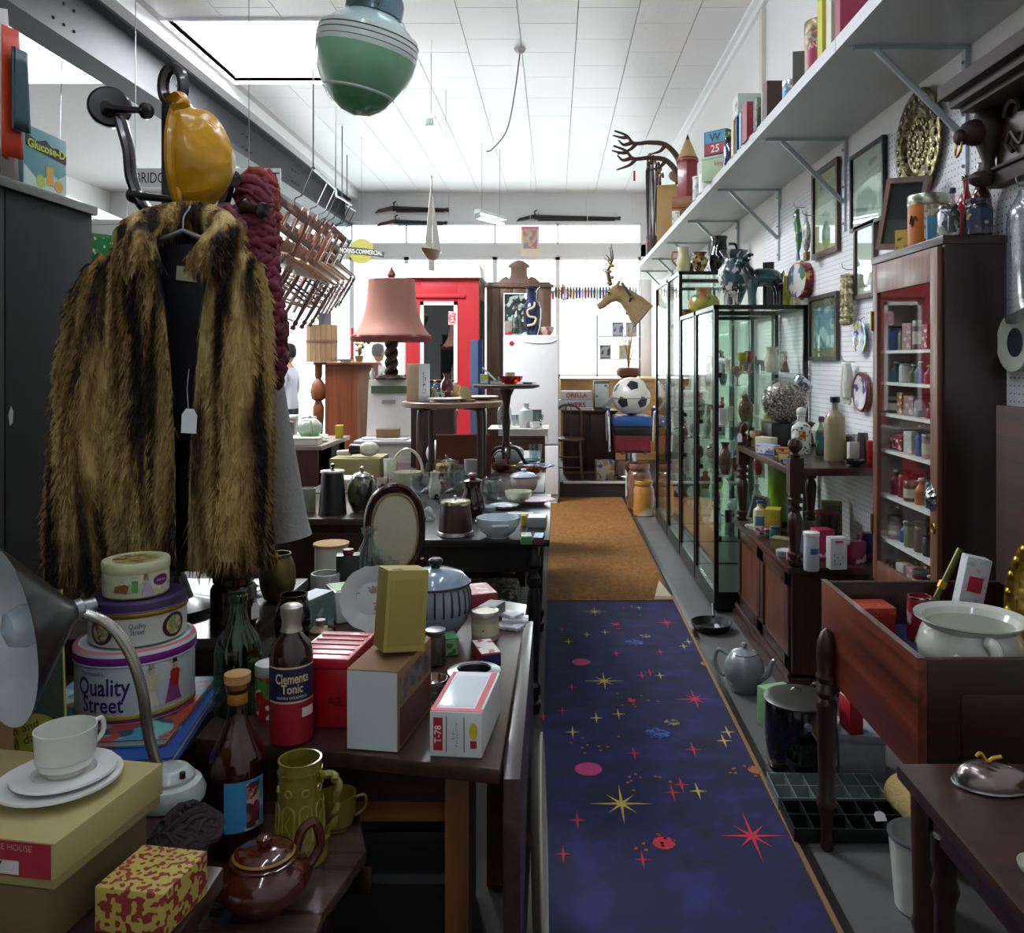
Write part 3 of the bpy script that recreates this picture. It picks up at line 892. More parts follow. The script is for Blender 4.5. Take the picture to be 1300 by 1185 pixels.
# ---- far end: counter, window plinth
fc = T('dark_counter', 'dark brown panelled counter on the platform behind the bentwood chair', 'counter', (.1,10.0,.17))
FCM = WOOD('#2a0f0e', '#451a18')
mk('body', G().box(0,.62,.02,.5,0,.72), FCM, fc)
for k in range(2):
    mk('panel', G().box(.02 + k * .3,.3 + k * .3,0,.02,.03,.69), FCM, fc, bevel=.006)
mk('top', G().box(-.02,.64,-.02,.52,.72,.745), FCM, fc, bevel=.004)
mk('foot_rail', G().box(0,.62,-.012,0,0,.03), OAKX, fc)
wp = T('window_plinth', 'pale pine boarded platform below the shop window', 'plinth', (.08,11.4,.17))
for k in range(4):
    mk('board', G().box(k * .18,.176 + k * .18,0,.02,0,1.06), PINE, wp, bevel=.002)
mk('top', G().box(0,1.4,-.02,1.9,1.06,1.09), PINE, wp)
mk('side', G().box(0,.02,.02,1.9,0,1.06).box(1.38,1.4,.02,1.9,0,1.06).box(.72,1.4,0,.02,0,1.06), PINE, wp)
# SMALL THINGS: BUILDERS
def carton(name, label, p, size, rz=0., mat=CARD, lid=0., face=None, top=None, cat='box', group=None, side=None, txt=None, rot=None):
    """a box of card: body with rounded corners, optional lift-off lid, printed panels on front / top / side"""
    w, d, h = size
    t = T(name, label, cat, p, rz, group, rot)
    b = min(.003, h * .08)
    if lid:
        mk('body', G().cbox(w - .004, d - .004, h - lid * .4), mat, t, bevel=b * .6)
        mk('lid', G().cbox(w, d, lid, h - lid), mat if top is None else top, t, bevel=b)
    else:
        mk('body', G().cbox(w, d, h), mat, t, bevel=b)
        if top is not None:
            mk('top_print', G().cbox(w * .94, d * .94,.0008, h), top, t)
    if face is not None:
        mk('front_print', G().cbox(w * .9,.0008,(h - lid) * .82,(h - lid) * .08,0,-d / 2 - .0006), face, t)
    if side is not None:
        mk('side_print', G().cbox(.0008, d * .9,(h - lid) * .82,(h - lid) * .08, w / 2 + .0006), side, t)
    if txt:
        text(txt[0], t, txt[1], width=w * txt[2], loc=(0,-d / 2 - .002, h * (txt[3] if len(txt) > 3 else .5)))
    return t
def book(label, p, size, rz=0., cover=NAVY, cat='book', flat=True, group=None, name='book'):
    """flat: w x d x thickness lying down; else standing with its spine to the aisle (-x)"""
    w, d, h = size
    t = T(name, label, cat, p, rz, group)
    c = min(.004, h * .12) if flat else .003
    if flat:
        mk('cover', G().cbox(w, d, c).cbox(w, d, c, h - c).box(-w / 2,-w / 2 + c, -d / 2, d / 2,0, h), cover, t)
        mk('pages', G().cbox(w - .012, d - .012, h - 2 * c, c), PAPER, t)
    else:
        mk('cover', G().cbox(w, c, h, 0,0,-d / 2).cbox(w, c, h, 0,0, d / 2).box(-w / 2,-w / 2 + c, -d / 2, d / 2,0, h), cover, t)
        mk('pages', G().cbox(w - .012, d - c * 1.4, h - .01,.004), PAPER, t)
    return t
def tin(label, p, r, h, mat, lidmat=None, rz=0., band=None, cat='tin', name='storage_tin', group=None, seg=28, sy=1.):
    t = T(name, label, cat, p, rz, group)
    mk('body', G().lathe([(r * .97,0),(r, .004),(r, h * .8),(r * .985, h * .8)], seg, sy=sy), mat, t)
    mk('lid', G().lathe([(r * 1.015, h * .8),(r * 1.025, h * .82),(r * 1.025, h - .004),(r * .99, h),(r * .9, h - .003),(0, h - .003)], seg, sy=sy, cap=False), lidmat or mat, t)
    if band:
        mk('printed_band', G().patch(r + .0006,-2.2,2.2, h * .18, h * .62,24), band, t)
    return t
PROF = {   # (radius, height) in units of r and h, outer contour
    'bottle': [(.94,0),(1,.02),(1,.5),(.93,.58),(.6,.69),(.38,.77),(.32,.84),(.32,.94),(.4,.95),(.4,1)],
    'squat': [(.95,0),(1,.03),(1,.62),(.9,.72),(.45,.8),(.4,.83),(.4,.95),(.48,.96),(.48,1)],
    'wine': [(.92,0),(1,.03),(1,.52),(.86,.62),(.5,.74),(.36,.84),(.34,.93),(.42,.94),(.42,.99),(.36,1)],
    'vase': [(.6,0),(.62,.03),(.9,.25),(1,.45),(.92,.62),(.55,.76),(.42,.84),(.5,.93),(.68,1)],
    'ginger': [(.6,0),(.62,.03),(.85,.2),(1,.45),(.98,.62),(.8,.76),(.5,.82),(.48,.9),(.55,1)],
    'urn': [(.5,0),(.55,.03),(.4,.08),(.75,.3),(1,.55),(.95,.68),(.6,.8),(.55,.86),(.85,.97),(.9,1)],
    'jar': [(.9,0),(1,.03),(1,.74),(.9,.82),(.8,.84),(.8,.88),(.9,.89),(.9,.98),(.86,1)],
    'pot': [(.55,0),(.75,.05),(.96,.3),(1,.5),(.95,.72),(.78,.88),(.72,.92),(.75,1)],
    'tumbler': [(.75,0),(.8,.02),(1,1)],
    'cyl': [(.96,0),(1,.02),(1,.97),(.97,1)],
    'jug': [(.75,0),(.8,.03),(1,.3),(.95,.5),(.7,.7),(.66,.85),(.76,1)],
    'stone': [(.95,0),(1,.03),(1,.58),(.95,.68),(.7,.76),(.34,.81),(.3,.85),(.3,.93),(.42,.94),(.42,1)],
    'goblet': [(.7,0),(.68,.03),(.15,.07),(.12,.4),(.4,.46),(.85,.62),(1,.85),(.96,1)],
    'cone': [(1,0),(.98,.04),(.8,.9),(.76,1)],
}
def vessel(name, label, p, r, h, kind, mat, cat='vase', rz=0., seg=24, hollow=.82, lid=None, cork=None, fill=None, lab=None, group=None, handle=None, sy=1., cap=None, rim=None, wob=None, band=None, lean=None):
    """anything turned: bottle, vase, jar.  lid / cap / cork / liquid / label / handle are parts"""
    t = T(name, label, cat, p, rz, group, rot=lean)
    pr = [(a * r, b * h) for a, b in PROF[kind]]
    inner = []
    if hollow:
        top = pr[-1]
        inner = [(top[0] * hollow, h),(top[0] * hollow, h * .93)]
        for a, b in reversed(PROF[kind][2:-1]):
            inner.append((max(.002, a * r - min(.012, r * .16)), min(h * .93, max(b * h, h * .05))))
        inner += [(pr[0][0] * .5, h * .05),(0, h * .05)]
        mk('body', G().lathe(pr + inner, seg, sy=sy, cap=False, wob=wob).lathe([(0,0),(pr[0][0],0)], seg, sy=sy, cap=False), mat, t)
    else:
        mk('body', G().lathe([(0,0)] + pr + [(0, h)], seg, sy=sy, cap=False, wob=wob), mat, t)
    if fill:
        f, fm = fill
        q = [(a * r - min(.006, r * .1), b * h) for a, b in PROF[kind] if b < f]
        mk('contents', G().lathe([(0,.006)] + q + [(q[-1][0] * .98, f * h),(0, f * h)], seg, sy=sy, cap=False), fm, t)
    tr = pr[-1][0]
    if lid:
        l = mk('lid', G().lathe([(tr * 1.02, h),(tr * 1.06, h + .004),(tr * .95, h + h * .04),(tr * .4, h + h * .09),(0, h + h * .1)], seg, sy=sy, cap=False), lid, t)
        mk('lid_knob', G().ball(max(.006, tr * .2),0,0, h * 1.11,10), lid, l)
    if cork:
        mk('cork', G().lathe([(tr * .8, h * .96),(tr * .8, h * 1.0),(tr * 1.15, h * 1.0),(tr * 1.15, h * 1.05),(0, h * 1.05)],14), cork, t)
    if cap:
        mk('cap', G().lathe([(tr * 1.1, h * .93),(tr * 1.12, h * .94),(tr * 1.12, h * 1.01),(tr, h * 1.02),(0, h * 1.02)],18), cap, t)
    if rim:
        mk('rim_band', G().lathe([(tr * 1.0, h * .97),(tr * 1.04, h * .975),(tr * 1.04, h * 1.005),(tr * .9, h * 1.008)], seg, sy=sy, cap=False), rim, t)
    if lab:
        lm, z0, z1, a0, a1 = lab
        mk('label', G().patch(r * 1.012, a0, a1, z0 * h, z1 * h, 14), lm, t)
    if band:
        bm2, z0, z1 = band
        mk('painted_band', G().lathe([(r * 1.01, z0 * h),(r * 1.012, z0 * h + .001),(r * 1.012, z1 * h - .001),(r * 1.01, z1 * h)], seg, sy=sy, cap=False), bm2, t)
    if handle:
        hm, side = handle
        pts = spl([(side * r * .85,0, h * .8),(side * r * 1.5,0, h * .78),(side * r * 1.6,0, h * .5),(side * r * .9,0, h * .25)])
        mk('handle', G().tube(pts, r * .13,8), hm, t)
    return t
def plate(label, p, r, mat, rim=None, cat='plate', tilt=None, rz=0., name='plate', sy=1., group=None, centre=None, wob=None):
    t = T(name, label, cat, p, rz, group, rot=tilt)
    h = r * .16
    mk('dish', G().lathe([(0,.004),(r * .55,.004),(r * .62,.008),(r, h),(r * 1.0, h + .004),(r * .62,.013),(r * .55,.009),(0,.009)],32, sy=sy, cap=False, wob=wob), mat, t)
    mk('foot_ring', G().lathe([(r * .5,0),(r * .52,0),(r * .52,.005),(r * .5,.005),(r * .5,0)],24, sy=sy, cap=False), mat, t)
    if rim:
        mk('rim_band', G().lathe([(r * .985, h + .0035),(r * 1.005, h + .005),(r * 1.005, h),(r * .985, h + .0035)],32, sy=sy, cap=False), rim, t)
    if centre:
        mk('painted_centre', G().lathe([(0,.0098),(r * .5,.0098)],24, sy=sy, cap=False), centre, t)
    return t
def bowl(label, p, r, h, mat, cat='bowl', name='bowl', rz=0., lug=False, rim=None, foot=.5, group=None, sy=1., wob=None, inside=None):
    t = T(name, label, cat, p, rz, group)
    mk('body', G().lathe([(0,0),(r * foot, 0),(r * foot, .006),(r * .8, h * .3),(r * .96, h * .62),(r, h),(r * .96, h),(r * .9, h * .62),(r * .72, h * .34),(r * .4, h * .14),(0, h * .12)],32, sy=sy, cap=False, wob=wob), mat, t)
    if inside:
        mk('glazed_inside', G().lathe([(r * .955, h * .98),(r * .895, h * .62),(r * .71, h * .36),(r * .4, h * .16),(0, h * .14)],32, sy=sy, cap=False), inside, t)
    if rim:
        mk('rim_band', G().lathe([(r * 1.0, h * .96),(r * 1.02, h * .98),(r * 1.0, h * 1.01),(r * .95, h * 1.005)],32, sy=sy, cap=False), rim, t)
    if lug:
        for s in (-1,1):
            mk('lug_handle', G().tube([(r * .35 * -1, s * r * .9, h * .72),(-r * .28, s * r * 1.06, h * .74),(r * .28, s * r * 1.06, h * .74),(r * .35, s * r * .9, h * .72)], r * .06,8), mat, t)
    return t
def cup(label, p, r, h, mat, rz=0., cat='cup', name='cup', kind='tumbler', group=None, inside=None):
    t = T(name, label, cat, p, rz, group)
    mk('body', G().lathe([(0,0),(r * .6,0),(r * .62,.004),(r * .86, h * .18),(r * .95, h * .4),(r, h),(r * .95, h),(r * .9, h * .4),(r * .8, h * .2),(0, h * .14)],28, cap=False), mat, t)
    mk('handle', G().tube(spl([(r * .94,0, h * .82),(r * 1.45,0, h * .84),(r * 1.5,0, h * .5),(r * .92,0, h * .28)]), r * .09,8), mat, t)
    return t
def teapot(label, p, r, h, mat, rz=0., lidmat=None, cat='teapot', metal=None, group=None, name='teapot'):
    t = T(name, label, cat, p, rz, group)
    mk('body', G().lathe([(0,0),(r * .62,0),(r * .66, h * .03),(r * .93, h * .3),(r, h * .5),(r * .92, h * .7),(r * .7, h * .84),(r * .62, h * .87),(r * .6, h * .87),(0, h * .85)],28, cap=False), mat, t)
    l = mk('lid', G().lathe([(r * .62, h * .87),(r * .64, h * .89),(r * .5, h * .94),(r * .2, h * .99),(.0, h)],24, cap=False), lidmat or mat, t)
    mk('lid_knob', G().lathe([(r * .08, h * .98),(r * .1, h * 1.02),(r * .17, h * 1.06),(r * .14, h * 1.11),(0, h * 1.13)],14), lidmat or mat, l)
    mk('spout', G().tube(spl([(-r * .85,0, h * .35),(-r * 1.25,0, h * .5),(-r * 1.45,0, h * .8),(-r * 1.6,0, h * .86)]),[r * .2, r * .19, r * .18, r * .17, r * .16, r * .15, r * .14, r * .13, r * .12, r * .12, r * .11, r * .11, r * .1, r * .1, r * .09, r * .09, r * .09, r * .09, r * .09][:19],10), mat, t)
    mk('handle', G().tube(spl([(r * .8,0, h * .76),(r * 1.4,0, h * .82),(r * 1.55,0, h * .5),(r * 1.2,0, h * .25),(r * .88,0, h * .28)]), r * .1,8), mat, t)
    return t
def casserole(label, p, r, h, mat, lidmat, rz=0., knob=BLACK, stripe=None, cat='casserole', name='casserole_dish', rim=None):
    t = T(name, label, cat, p, rz)
    b = mk('body', G().lathe([(0,0),(r * .55,0),(r * .6, h * .02),(r * .9, h * .22),(r, h * .42),(r * .97, h * .58),(r * .9, h * .68),(r * .88, h * .68),(r * .95, h * .5),(0, h * .1)],36, cap=False), mat, t)
    if stripe:
        for k in range(26):
            a = 2 * PI * k / 26
            mk('glaze_stripe', G().tube([(r * q * math.cos(a), r * q * math.sin(a), z * h) for q, z in ((.895,.66),(.972,.57),(1.0,.42),(.985,.34))],.003,5), stripe, b)
    l = mk('lid', G().lathe([(r * .93, h * .68),(r * .98, h * .69),(r * .96, h * .72),(r * .75, h * .82),(r * .4, h * .88),(0, h * .9)],36, cap=False), lidmat, t)
    if rim:
        mk('lid_rim', G().lathe([(r * .975, h * .68),(r * .995, h * .69),(r * .985, h * .71),(r * .955, h * .715)],36, cap=False), rim, l)
    mk('lid_knob', G().lathe([(r * .13, h * .89),(r * .12, h * .93),(r * .2, h * .96),(r * .2, h * 1.0),(r * .15, h * 1.02),(0, h * 1.02)],18), knob, l)
    return t
def figurine(label, p, h, mat, mat2=None, cat='figurine', rz=0., kind=0, group=None):
    """little china lady / animal / bust: one turned-and-swept body, head and base as parts"""
    t = T('figurine', label, cat, p, rz, group)
    if kind == 0:
        mk('dress', G().lathe([(h * .22,.01),(h * .2, h * .12),(h * .12, h * .42),(h * .07, h * .55),(h * .1, h * .68),(h * .09, h * .76),(h * .03, h * .8),(0, h * .8)],14, wob=lambda a, z: 1 + .1 * math.cos(5 * a) * (z < h * .45)), mat, t)
        mk('head', G().ball(h * .085,0,0, h * .89,10), mat2 or CHINA, t)
        for s in (-1,1):
            mk('arm', G().tube([(s * h * .09,0, h * .72),(s * h * .16,-.0, h * .6),(s * h * .08,-h * .1, h * .52)], h * .028,6), mat2 or mat, t)
        mk('base', G().lathe([(h * .2,0),(h * .22,.008),(h * .2,.014),(0,.014)],14), mat, t)
    else:
        body = G().tube(spl([(-h * .45,0, h * .62),(-h * .2,0, h * .66),(h * .15,0, h * .64),(h * .38,0, h * .6)],4),[h * .1, h * .14, h * .17, h * .18, h * .18, h * .18, h * .17, h * .17, h * .18, h * .18, h * .16, h * .13, h * .08],10)
        body.tube([(-h * .3,0, h * .66),(-h * .42,0, h * .86),(-h * .44,0, h * .95)],[h * .12, h * .1, h * .08],8).ball(h * .12,-h * .5,0, h * .95,10,1.3)
        for sx, sy in ((-.3,.1),(-.3,-.1),(.3,.1),(.3,-.1)):
            body.tube([(sx * h, sy * h, h * .6),(sx * h * 1.05, sy * h, h * .3),(sx * h, sy * h, 0)],[h * .09, h * .06, h * .06],7)
        body.tube([(h * .38,0, h * .66),(h * .5,0, h * .75),(h * .52,0, h * .88)],[h * .05, h * .04, h * .02],6)
        mk('body', body, mat, t)
        for s in (-1,1):
            mk('ear', G().lathe([(h * .04,0),(h * .03, h * .06),(0, h * .1)],6).tf((-h * .45, s * h * .07, h * 1.03)), mat2 or mat, t)
    return t
def frame_wall(label, px0, py0, px1, py1, fmat, art, matmat=None, X=XW - .012, fw=.025, glass=True, cat='picture', name='framed_picture', lean=0.):
    """framed picture hung on the side wall; corners from its far / near edges"""
    a, b = WL(px0, py0, X), WL(px1, py1, X)
    yf, yn = a.y, b.y
    zt = EYE + (PY - py0) / F * yf
    zb = EYE + (PY - py1) / F * yn
    return frame(label, Vector((X, (yf + yn) / 2,(zt + zb) / 2)), yf - yn, abs(zt - zb), fmat, art, matmat, fw, glass, cat, name, (0,0,-PI / 2))
def frame(label, c, w, h, fmat, art, matmat=None, fw=.025, glass=True, cat='picture', name='framed_picture', rot=(0,0,0), d=.02):
    t = T(name, label, cat, c, rot=rot)
    g = G()
    for (x0, x1, z0, z1) in ((-w / 2, w / 2, h / 2 - fw, h / 2),(-w / 2, w / 2,-h / 2,-h / 2 + fw),(-w / 2,-w / 2 + fw, -h / 2 + fw, h / 2 - fw),(w / 2 - fw, w / 2,-h / 2 + fw, h / 2 - fw)):
        g.box(x0, x1,-d, 0, z0, z1)
    mk('frame', g, fmat, t)
    mk('backing', G().box(-w / 2 + fw * .5, w / 2 - fw * .5,-.006,-.001,-h / 2 + fw * .5, h / 2 - fw * .5), matmat or art, t)
    if matmat:
        k = min(w, h) * .13
        mk('print', G().box(-w / 2 + fw + k, w / 2 - fw - k, -.0075,-.006,-h / 2 + fw + k, h / 2 - fw - k), art, t)
    if glass:
        mk('glass', G().box(-w / 2 + fw * .8, w / 2 - fw * .8,-.0125,-.011,-h / 2 + fw * .8, h / 2 - fw * .8), CLEAR, t)
    return t
def price_tag(parent, p, w=.022, h=.035, rot=(0,0,0), string=None):
    if string:
        mk('tag_string', G().tube(string, .0007,4), STRING, parent)
    pts = [(-w / 2,0),(w / 2,0),(w / 2, h * .75),(w / 4, h),(-w / 4, h),(-w / 2, h * .75)]
    return mk('price_tag', G().prism(pts, 0,.001).tf(rot=(PI / 2,0,0)), PRICE, parent, p, rot)
# ON THE DROP LEAF TABLE  (top z = .75)
ZA = .751
# tonic bottle
p = S(370,938, ZA)
tb_ = vessel('tonic_bottle', 'brown tonic bottle with navy and red paper label and foil neck', p, .042,.262, 'squat', M('#2b1410', .12, coat=.5), 'bottle', rz=.33, hollow=0, seg=28)
mk('foil_neck', G().lathe([(.0215,.215),(.019,.222),(.018,.235),(.021,.25),(.0215,.262),(.016,.266),(0,.267)],20, cap=False), M('#b8b2a8', .35,.7, bump=.3), tb_)
mk('navy_label', G().patch(.0426,-1.25,1.25,.088,.152,20), M('#1a1f4a', .5, var=.05), tb_)
mk('red_label', G().patch(.0426,-1.25,1.25,.004,.087,20), M('#9c1426', .5), tb_)
mk('gold_edge', G().patch(.0429,-1.25,1.25,.1515,.155,20).patch(.0429,-1.25,1.25,.085,.0885,20), M('#c9b98a', .5), tb_)
text('Clements', tb_, M('#d8c68a', .5), width=.066, height=.02, bend=.0428, loc=(0,0,.133), bold=.02)
text('Tonic', tb_, M('#d8c68a', .5), width=.042, height=.018, bend=.0428, loc=(0,0,.113), bold=.02)
text('WITH VITAMINS', tb_, PAPER, width=.06, height=.005, bend=.0428, loc=(0,0,.096))
mk('sticker', G().patch(.0431,.45,1.15,.055,.073,8), PAPER, tb_)
# green bottle
p = S(302,902, ZA)
vessel('wine_bottle', 'empty pale green glass bottle with moulded rim', p, .05,.25, 'wine', GLASS('#a9d2b0', .12), 'bottle', hollow=.8)
# red/green drinks tin behind the tonic bottle
tin('small red and green tin tucked behind the tonic bottle', S(338,915, ZA) + Vector((.0,.03,0)),.032,.11, SPOT('#a51722', ['#e8e2cc', '#3d8a34'],30., .53), M('#cfd3cb', .3,.6))
# red plastic box
c = Q(436,925,1.79)
rb = T('red_plastic_box', 'bright red plastic storage box with grooved lid', 'box', (-.468,1.82, ZA),-.10)
RP = M('#b0121f', .3, coat=.3)
mk('body', G().cbox(.115,.17,.12), RP, rb, bevel=.006)
l_ = mk('lid', G().cbox(.121,.176,.022,.12), M('#bb2030', .3, coat=.3), rb, bevel=.005)
for k in range(5):
    mk('lid_rib', G().cbox(.105,.006,.002,.142,0,-.06 + k * .03), RP, l_)
text('A2.', rb, M('#3a0d12', .5), height=.018, loc=(.03,-.0855,.055))
# white ended cardboard carton with yellow box leaning on top
cb = T('cardboard_carton', 'brown cardboard carton with a plain white end panel', 'box', (-.333,1.735, ZA),-.16)
mk('body', G().cbox(.104,.21,.155), M('#8a6a44', .8), cb, bevel=.003)
mk('white_end', G().cbox(.1,.001,.15,.002,0,-.1055), M('#c8d2d6', .6, var=.02), cb)
mk('printed_side', G().cbox(.001,.19,.07,.01,.0525), M('#5a2c22', .6), cb)
mk('printed_side', G().cbox(.001,.19,.05,.09,.0525), SPOT('#6a5a44', '#38322c', 40., .5), cb)
yb = T('mustard_box', 'tall mustard yellow card box tilted on the white ended carton', 'box', (-.318,1.735, ZA + .163), rot=(-.1,.09,.42))
mk('body', G().cbox(.085,.085,.16), M('#a3934a', .75, var=.07), yb, bevel=.002)
mk('flap', G().cbox(.068,.0012,.13,.012,0,-.0431), M('#98883f', .75), yb, bevel=.0004)
mk('tuck_slot', G().cbox(.02,.006,.001,.16,-.02,-.03), BLACK, yb)
# T-78 toy box
tt = T('toy_car_box', 'white and red toy car box with clear window lettered T-78', 'box', (-.176,1.71, ZA),-.10)
mk('body', G().cbox(.10,.21,.085), M('#d8dcda', .5, var=.03), tt, bevel=.002)
mk('cellophane_window', G().cbox(.066,.15,.001,.085,-.006,.0), GLASS('#dfe6ea', .35, rough=.08), tt)
mk('window_tray', G().cbox(.07,.16,.0006,.0848,-.006), M('#b9bcc6', .4,.3), tt)
for x, w_ in ((.039,.012),(-.046,.008)):
    mk('red_border', G().cbox(w_, .2,.0008,.085, x), M('#c4304c', .5), tt)
mk('red_border', G().cbox(.1,.014,.0009,.0851,0,-.095), M('#c4304c', .5), tt)
mk('red_band', G().cbox(.018,.0008,.062,.012,-.034,-.1055), M('#b01e30', .5), tt)
text('T-78', tt, PAPER, height=.013, loc=(-.034,-.1068,.043), rot=(PI / 2,-PI / 2,0), bold=.02)
for x in (-.018,.016):
    mk('black_rule', G().cbox(.0014,.0008,.066,.01, x, -.1055), BLACK, tt)
text('サンダー\nティーエム・マンタ', tt, BLACK, width=.045, height=.013, loc=(-.001,-.1065,.043), rot=(PI / 2,-PI / 2,0))
mk('yellow_badge', G().prism([(.008 * math.cos(a * PI / 8),.016 * math.sin(a * PI / 8)) for a in range(16)],0,.001).tf((.034,-.1055,.05),(PI / 2,0,0)), M('#c9c02a', .5), tt)
mk('red_badge', G().cbox(.012,.0008,.014,.018,.034,-.1055), M('#a8202c', .5), tt)
# ashtray
p = S(602,866, ZA)
at = T('ashtray', 'heavy black and silver round ashtray', 'ashtray', p)
mk('bowl', G().lathe([(0,0),(.055,0),(.06,.006),(.06,.024),(.04,.03),(.036,.012),(0,.01)],32, cap=False), BLACK, at)
mk('rim_plate', G().lathe([(.061,.022),(.062,.027),(.04,.032),(.038,.028)],32, cap=False), STEEL, at)
# small things behind
p = S(616,810, ZA)
cn = tin('cream and olive tin can with crumpled foil top', p, .037,.075, M('#a9a888', .4), M('#c6c4b8', .3,.7), band=M('#c9c6a2', .5))
mk('dark_mark', G().oval(.0384,0,.2,.028,.006), SPOT('#c9c6a2', '#2a2a22', 200.,.52), cn)
carton('cigarette_carton', 'small red and white printed carton beside the tin can', S(617,838, ZA),(.05,.11,.034),.32, M('#8c2430', .5), face=NAVY, top=SPOT('#d8d4cc', '#b0303c', 40., .55))
carton('matchbox_pack', 'small green box behind the dark jar', S(566,832, ZA) + Vector((0,.02,0)),(.05,.06,.045),.3, M('#4f8a56', .5), face=SPOT('#7fb07f', '#2f6a3c', 60., .5))
vessel('dark_jar', 'small dark brown stoneware jar with silver lid beside the leaning box', S(552,845, ZA) + Vector((-.0,.01,0)),.026,.085, 'jar', M('#3a3226', .3, coat=.4), 'jar', hollow=0, cap=STEEL)
bowl('little chrome dish beside the carton', S(548,878, ZA),.036,.03, CHROME, name='chrome_dish')
p = S(553,806, ZA)
casserole('blue grey stoneware casserole with dark stripes and domed lid', p, .098,.205, M('#7f919c', .25, coat=.5), M('#8aa0b2', .15, coat=.6), stripe=M('#2a2a30', .4), rim=M('#26262c', .3))
carton('cassette_boxed_set', 'pink and red flat box behind the blue casserole', S(600,768, ZA) + Vector((.0,.03,0)),(.12,.13,.04),.35, M('#9c3440', .5), top=SPOT('#cf9aa0', '#e8dccf', 25., .5))
carton('grey_carton', 'slim grey green carton leaning by the tin can', S(622,800, ZA) + Vector((.0,.06,0)),(.05,.08,.055),-.4, M('#6a6e66', .6), top=M('#8b8f8a', .5))
pk = T('cigarette_cards', 'loose silver packets and papers by the table edge', 'packets', S(648,797, ZA))
for k, (x, y, r_) in enumerate(((0,0,.3),(.012,.03,.7),(-.008,.05,.1))):
    mk('packet', G().cbox(.05,.075,.009,.0095 * k), SPOT('#b9bac0', '#e6e6ea', 30., .5,.25), pk, (x, y, 0),(0,0, r_ + .9), bevel=.002)
carton('white_flap_box', 'open white box with raised flap behind the casserole', S(545,775, ZA) + Vector((0,.12,0)),(.10,.09,.07),.3, M('#b8a898', .6), top=PAPER, side=M('#9a6a50', .6))
# scalloped plate on a stand
p = S(470,802, ZA)
pl_ = plate('grey white scalloped plate with a thistle print on a stand', p + Vector((0,.02,.085)),.088, M('#c6cbc8', .3, coat=.3), tilt=(1.25,0,.28), wob=lambda a, h: 1 + .02 * math.cos(18 * a), centre=SPOT('#c6cbc8', '#8a7a72', 45., .6))
# planter
pn = T('ceramic_planter', 'white square tapered planter with green inside', 'planter', Vector((-.6,2.47, ZA)),.5)
mk('body', G().prism([(-.042,-.042),(.042,-.042),(.042,.042),(-.042,.042)],0,.095,1.25), M('#cfd6d2', .3, coat=.3), pn, bevel=.006)
mk('green_inside', G().cbox(.092,.092,.002,.0945), M('#6ea04a', .4), pn)
# stoneware bottle, black tumbler, grey box
vessel('stoneware_flask', 'little brown and beige stoneware flask with ear handle', S(407,829, ZA),.03,.085, 'stone', M('#8d7a5c', .35), 'bottle', hollow=0, handle=(M('#3a2a22', .3),.75), band=(M('#4a3a2c', .3),.6,.7))
vessel('black_vase', 'glossy black ceramic vase with sheared rim', S(370,832, ZA) + Vector((0,.02,0)),.047,.15, 'pot', BLACKGL, 'vase', hollow=.86)
carton('teal_grey_carton', 'grey green carton on edge behind the black vase', Vector((-.662,2.32, ZA)),(.06,.12,.11),-.35, M('#5c6e68', .6), top=M('#a9b6b8', .5), side=SPOT('#54706a', '#8aa098', 18., .55))
carton('printed_packet', 'small white and brown packet behind the tonic bottle', S(398,868, ZA),(.04,.035,.085),.2, M('#5a4438', .6), top=PAPER)
# tall jars at the back of the table
vessel('cork_lidded_jar', 'cream storage jar with flat cork lid', S(410,762, ZA) + Vector((.0,.1,0)),.052,.15, 'cyl', M('#c5c6b4', .35), 'jar', hollow=0, cork=CORK)
vessel('grey_beaker', 'plain grey ceramic beaker before the cork lidded jar', Vector((-.695,2.58, ZA)),.043,.105, 'cyl', M('#9a9c94', .4), 'beaker', hollow=.92)
tcn = carton('tea_caddy', 'tall black rectangular tin with red screw cap', S(438,770, ZA) + Vector((.005,.02,0)),(.07,.05,.155),.2, BLACK, cat='tin')
mk('screw_cap', G().lathe([(.015,.155),(.016,.157),(.016,.17),(0,.171)],14), M('#7c1f2e', .4), tcn)
vessel('glass_carafe', 'clear waisted glass carafe', S(455,765, ZA) + Vector((0,.16,0)),.042,.2, 'vase', GLASS('#e4eceb', .14), 'carafe', hollow=.88)
vessel('blue_glass_bottle', 'turquoise glass bottle beside the black tin', S(462,772, ZA) + Vector((0,.06,0)),.02,.12, 'bottle', GLASS('#6ec4c4', .15), 'bottle', hollow=0)
for k, (dx, dy) in enumerate(((-.655,2.9),(-.585,2.9),(-.545,2.83))):
    vessel('glass_tumbler', 'clear cut glass tumbler behind the cork lidded jar', Vector((dx, dy, ZA)),.03,.08, 'tumbler', GLASS('#eef4f2', .16), 'glass', hollow=.9, group='tumblers behind the jars')
# cream round tray leaning against the drop leaf
tr = T('enamel_tray', 'large cream enamel round tray leaning on the drop leaf', 'tray', (-.044,2.1,.285), rot=(0, PI / 2 - .03,0))
mk('dish', G().lathe([(0,0),(.22,0),(.25,.014),(.27,.02),(.27,.016),(.25,.008),(.22,-.006),(0,-.006)],40, cap=False), M('#d6d2c0', .4), tr)
mk('rolled_rim', G().tube([(.27 * math.cos(a * PI / 16),.27 * math.sin(a * PI / 16),.018) for a in range(32)],.004,6, True), M('#c9c5b2', .4), tr)
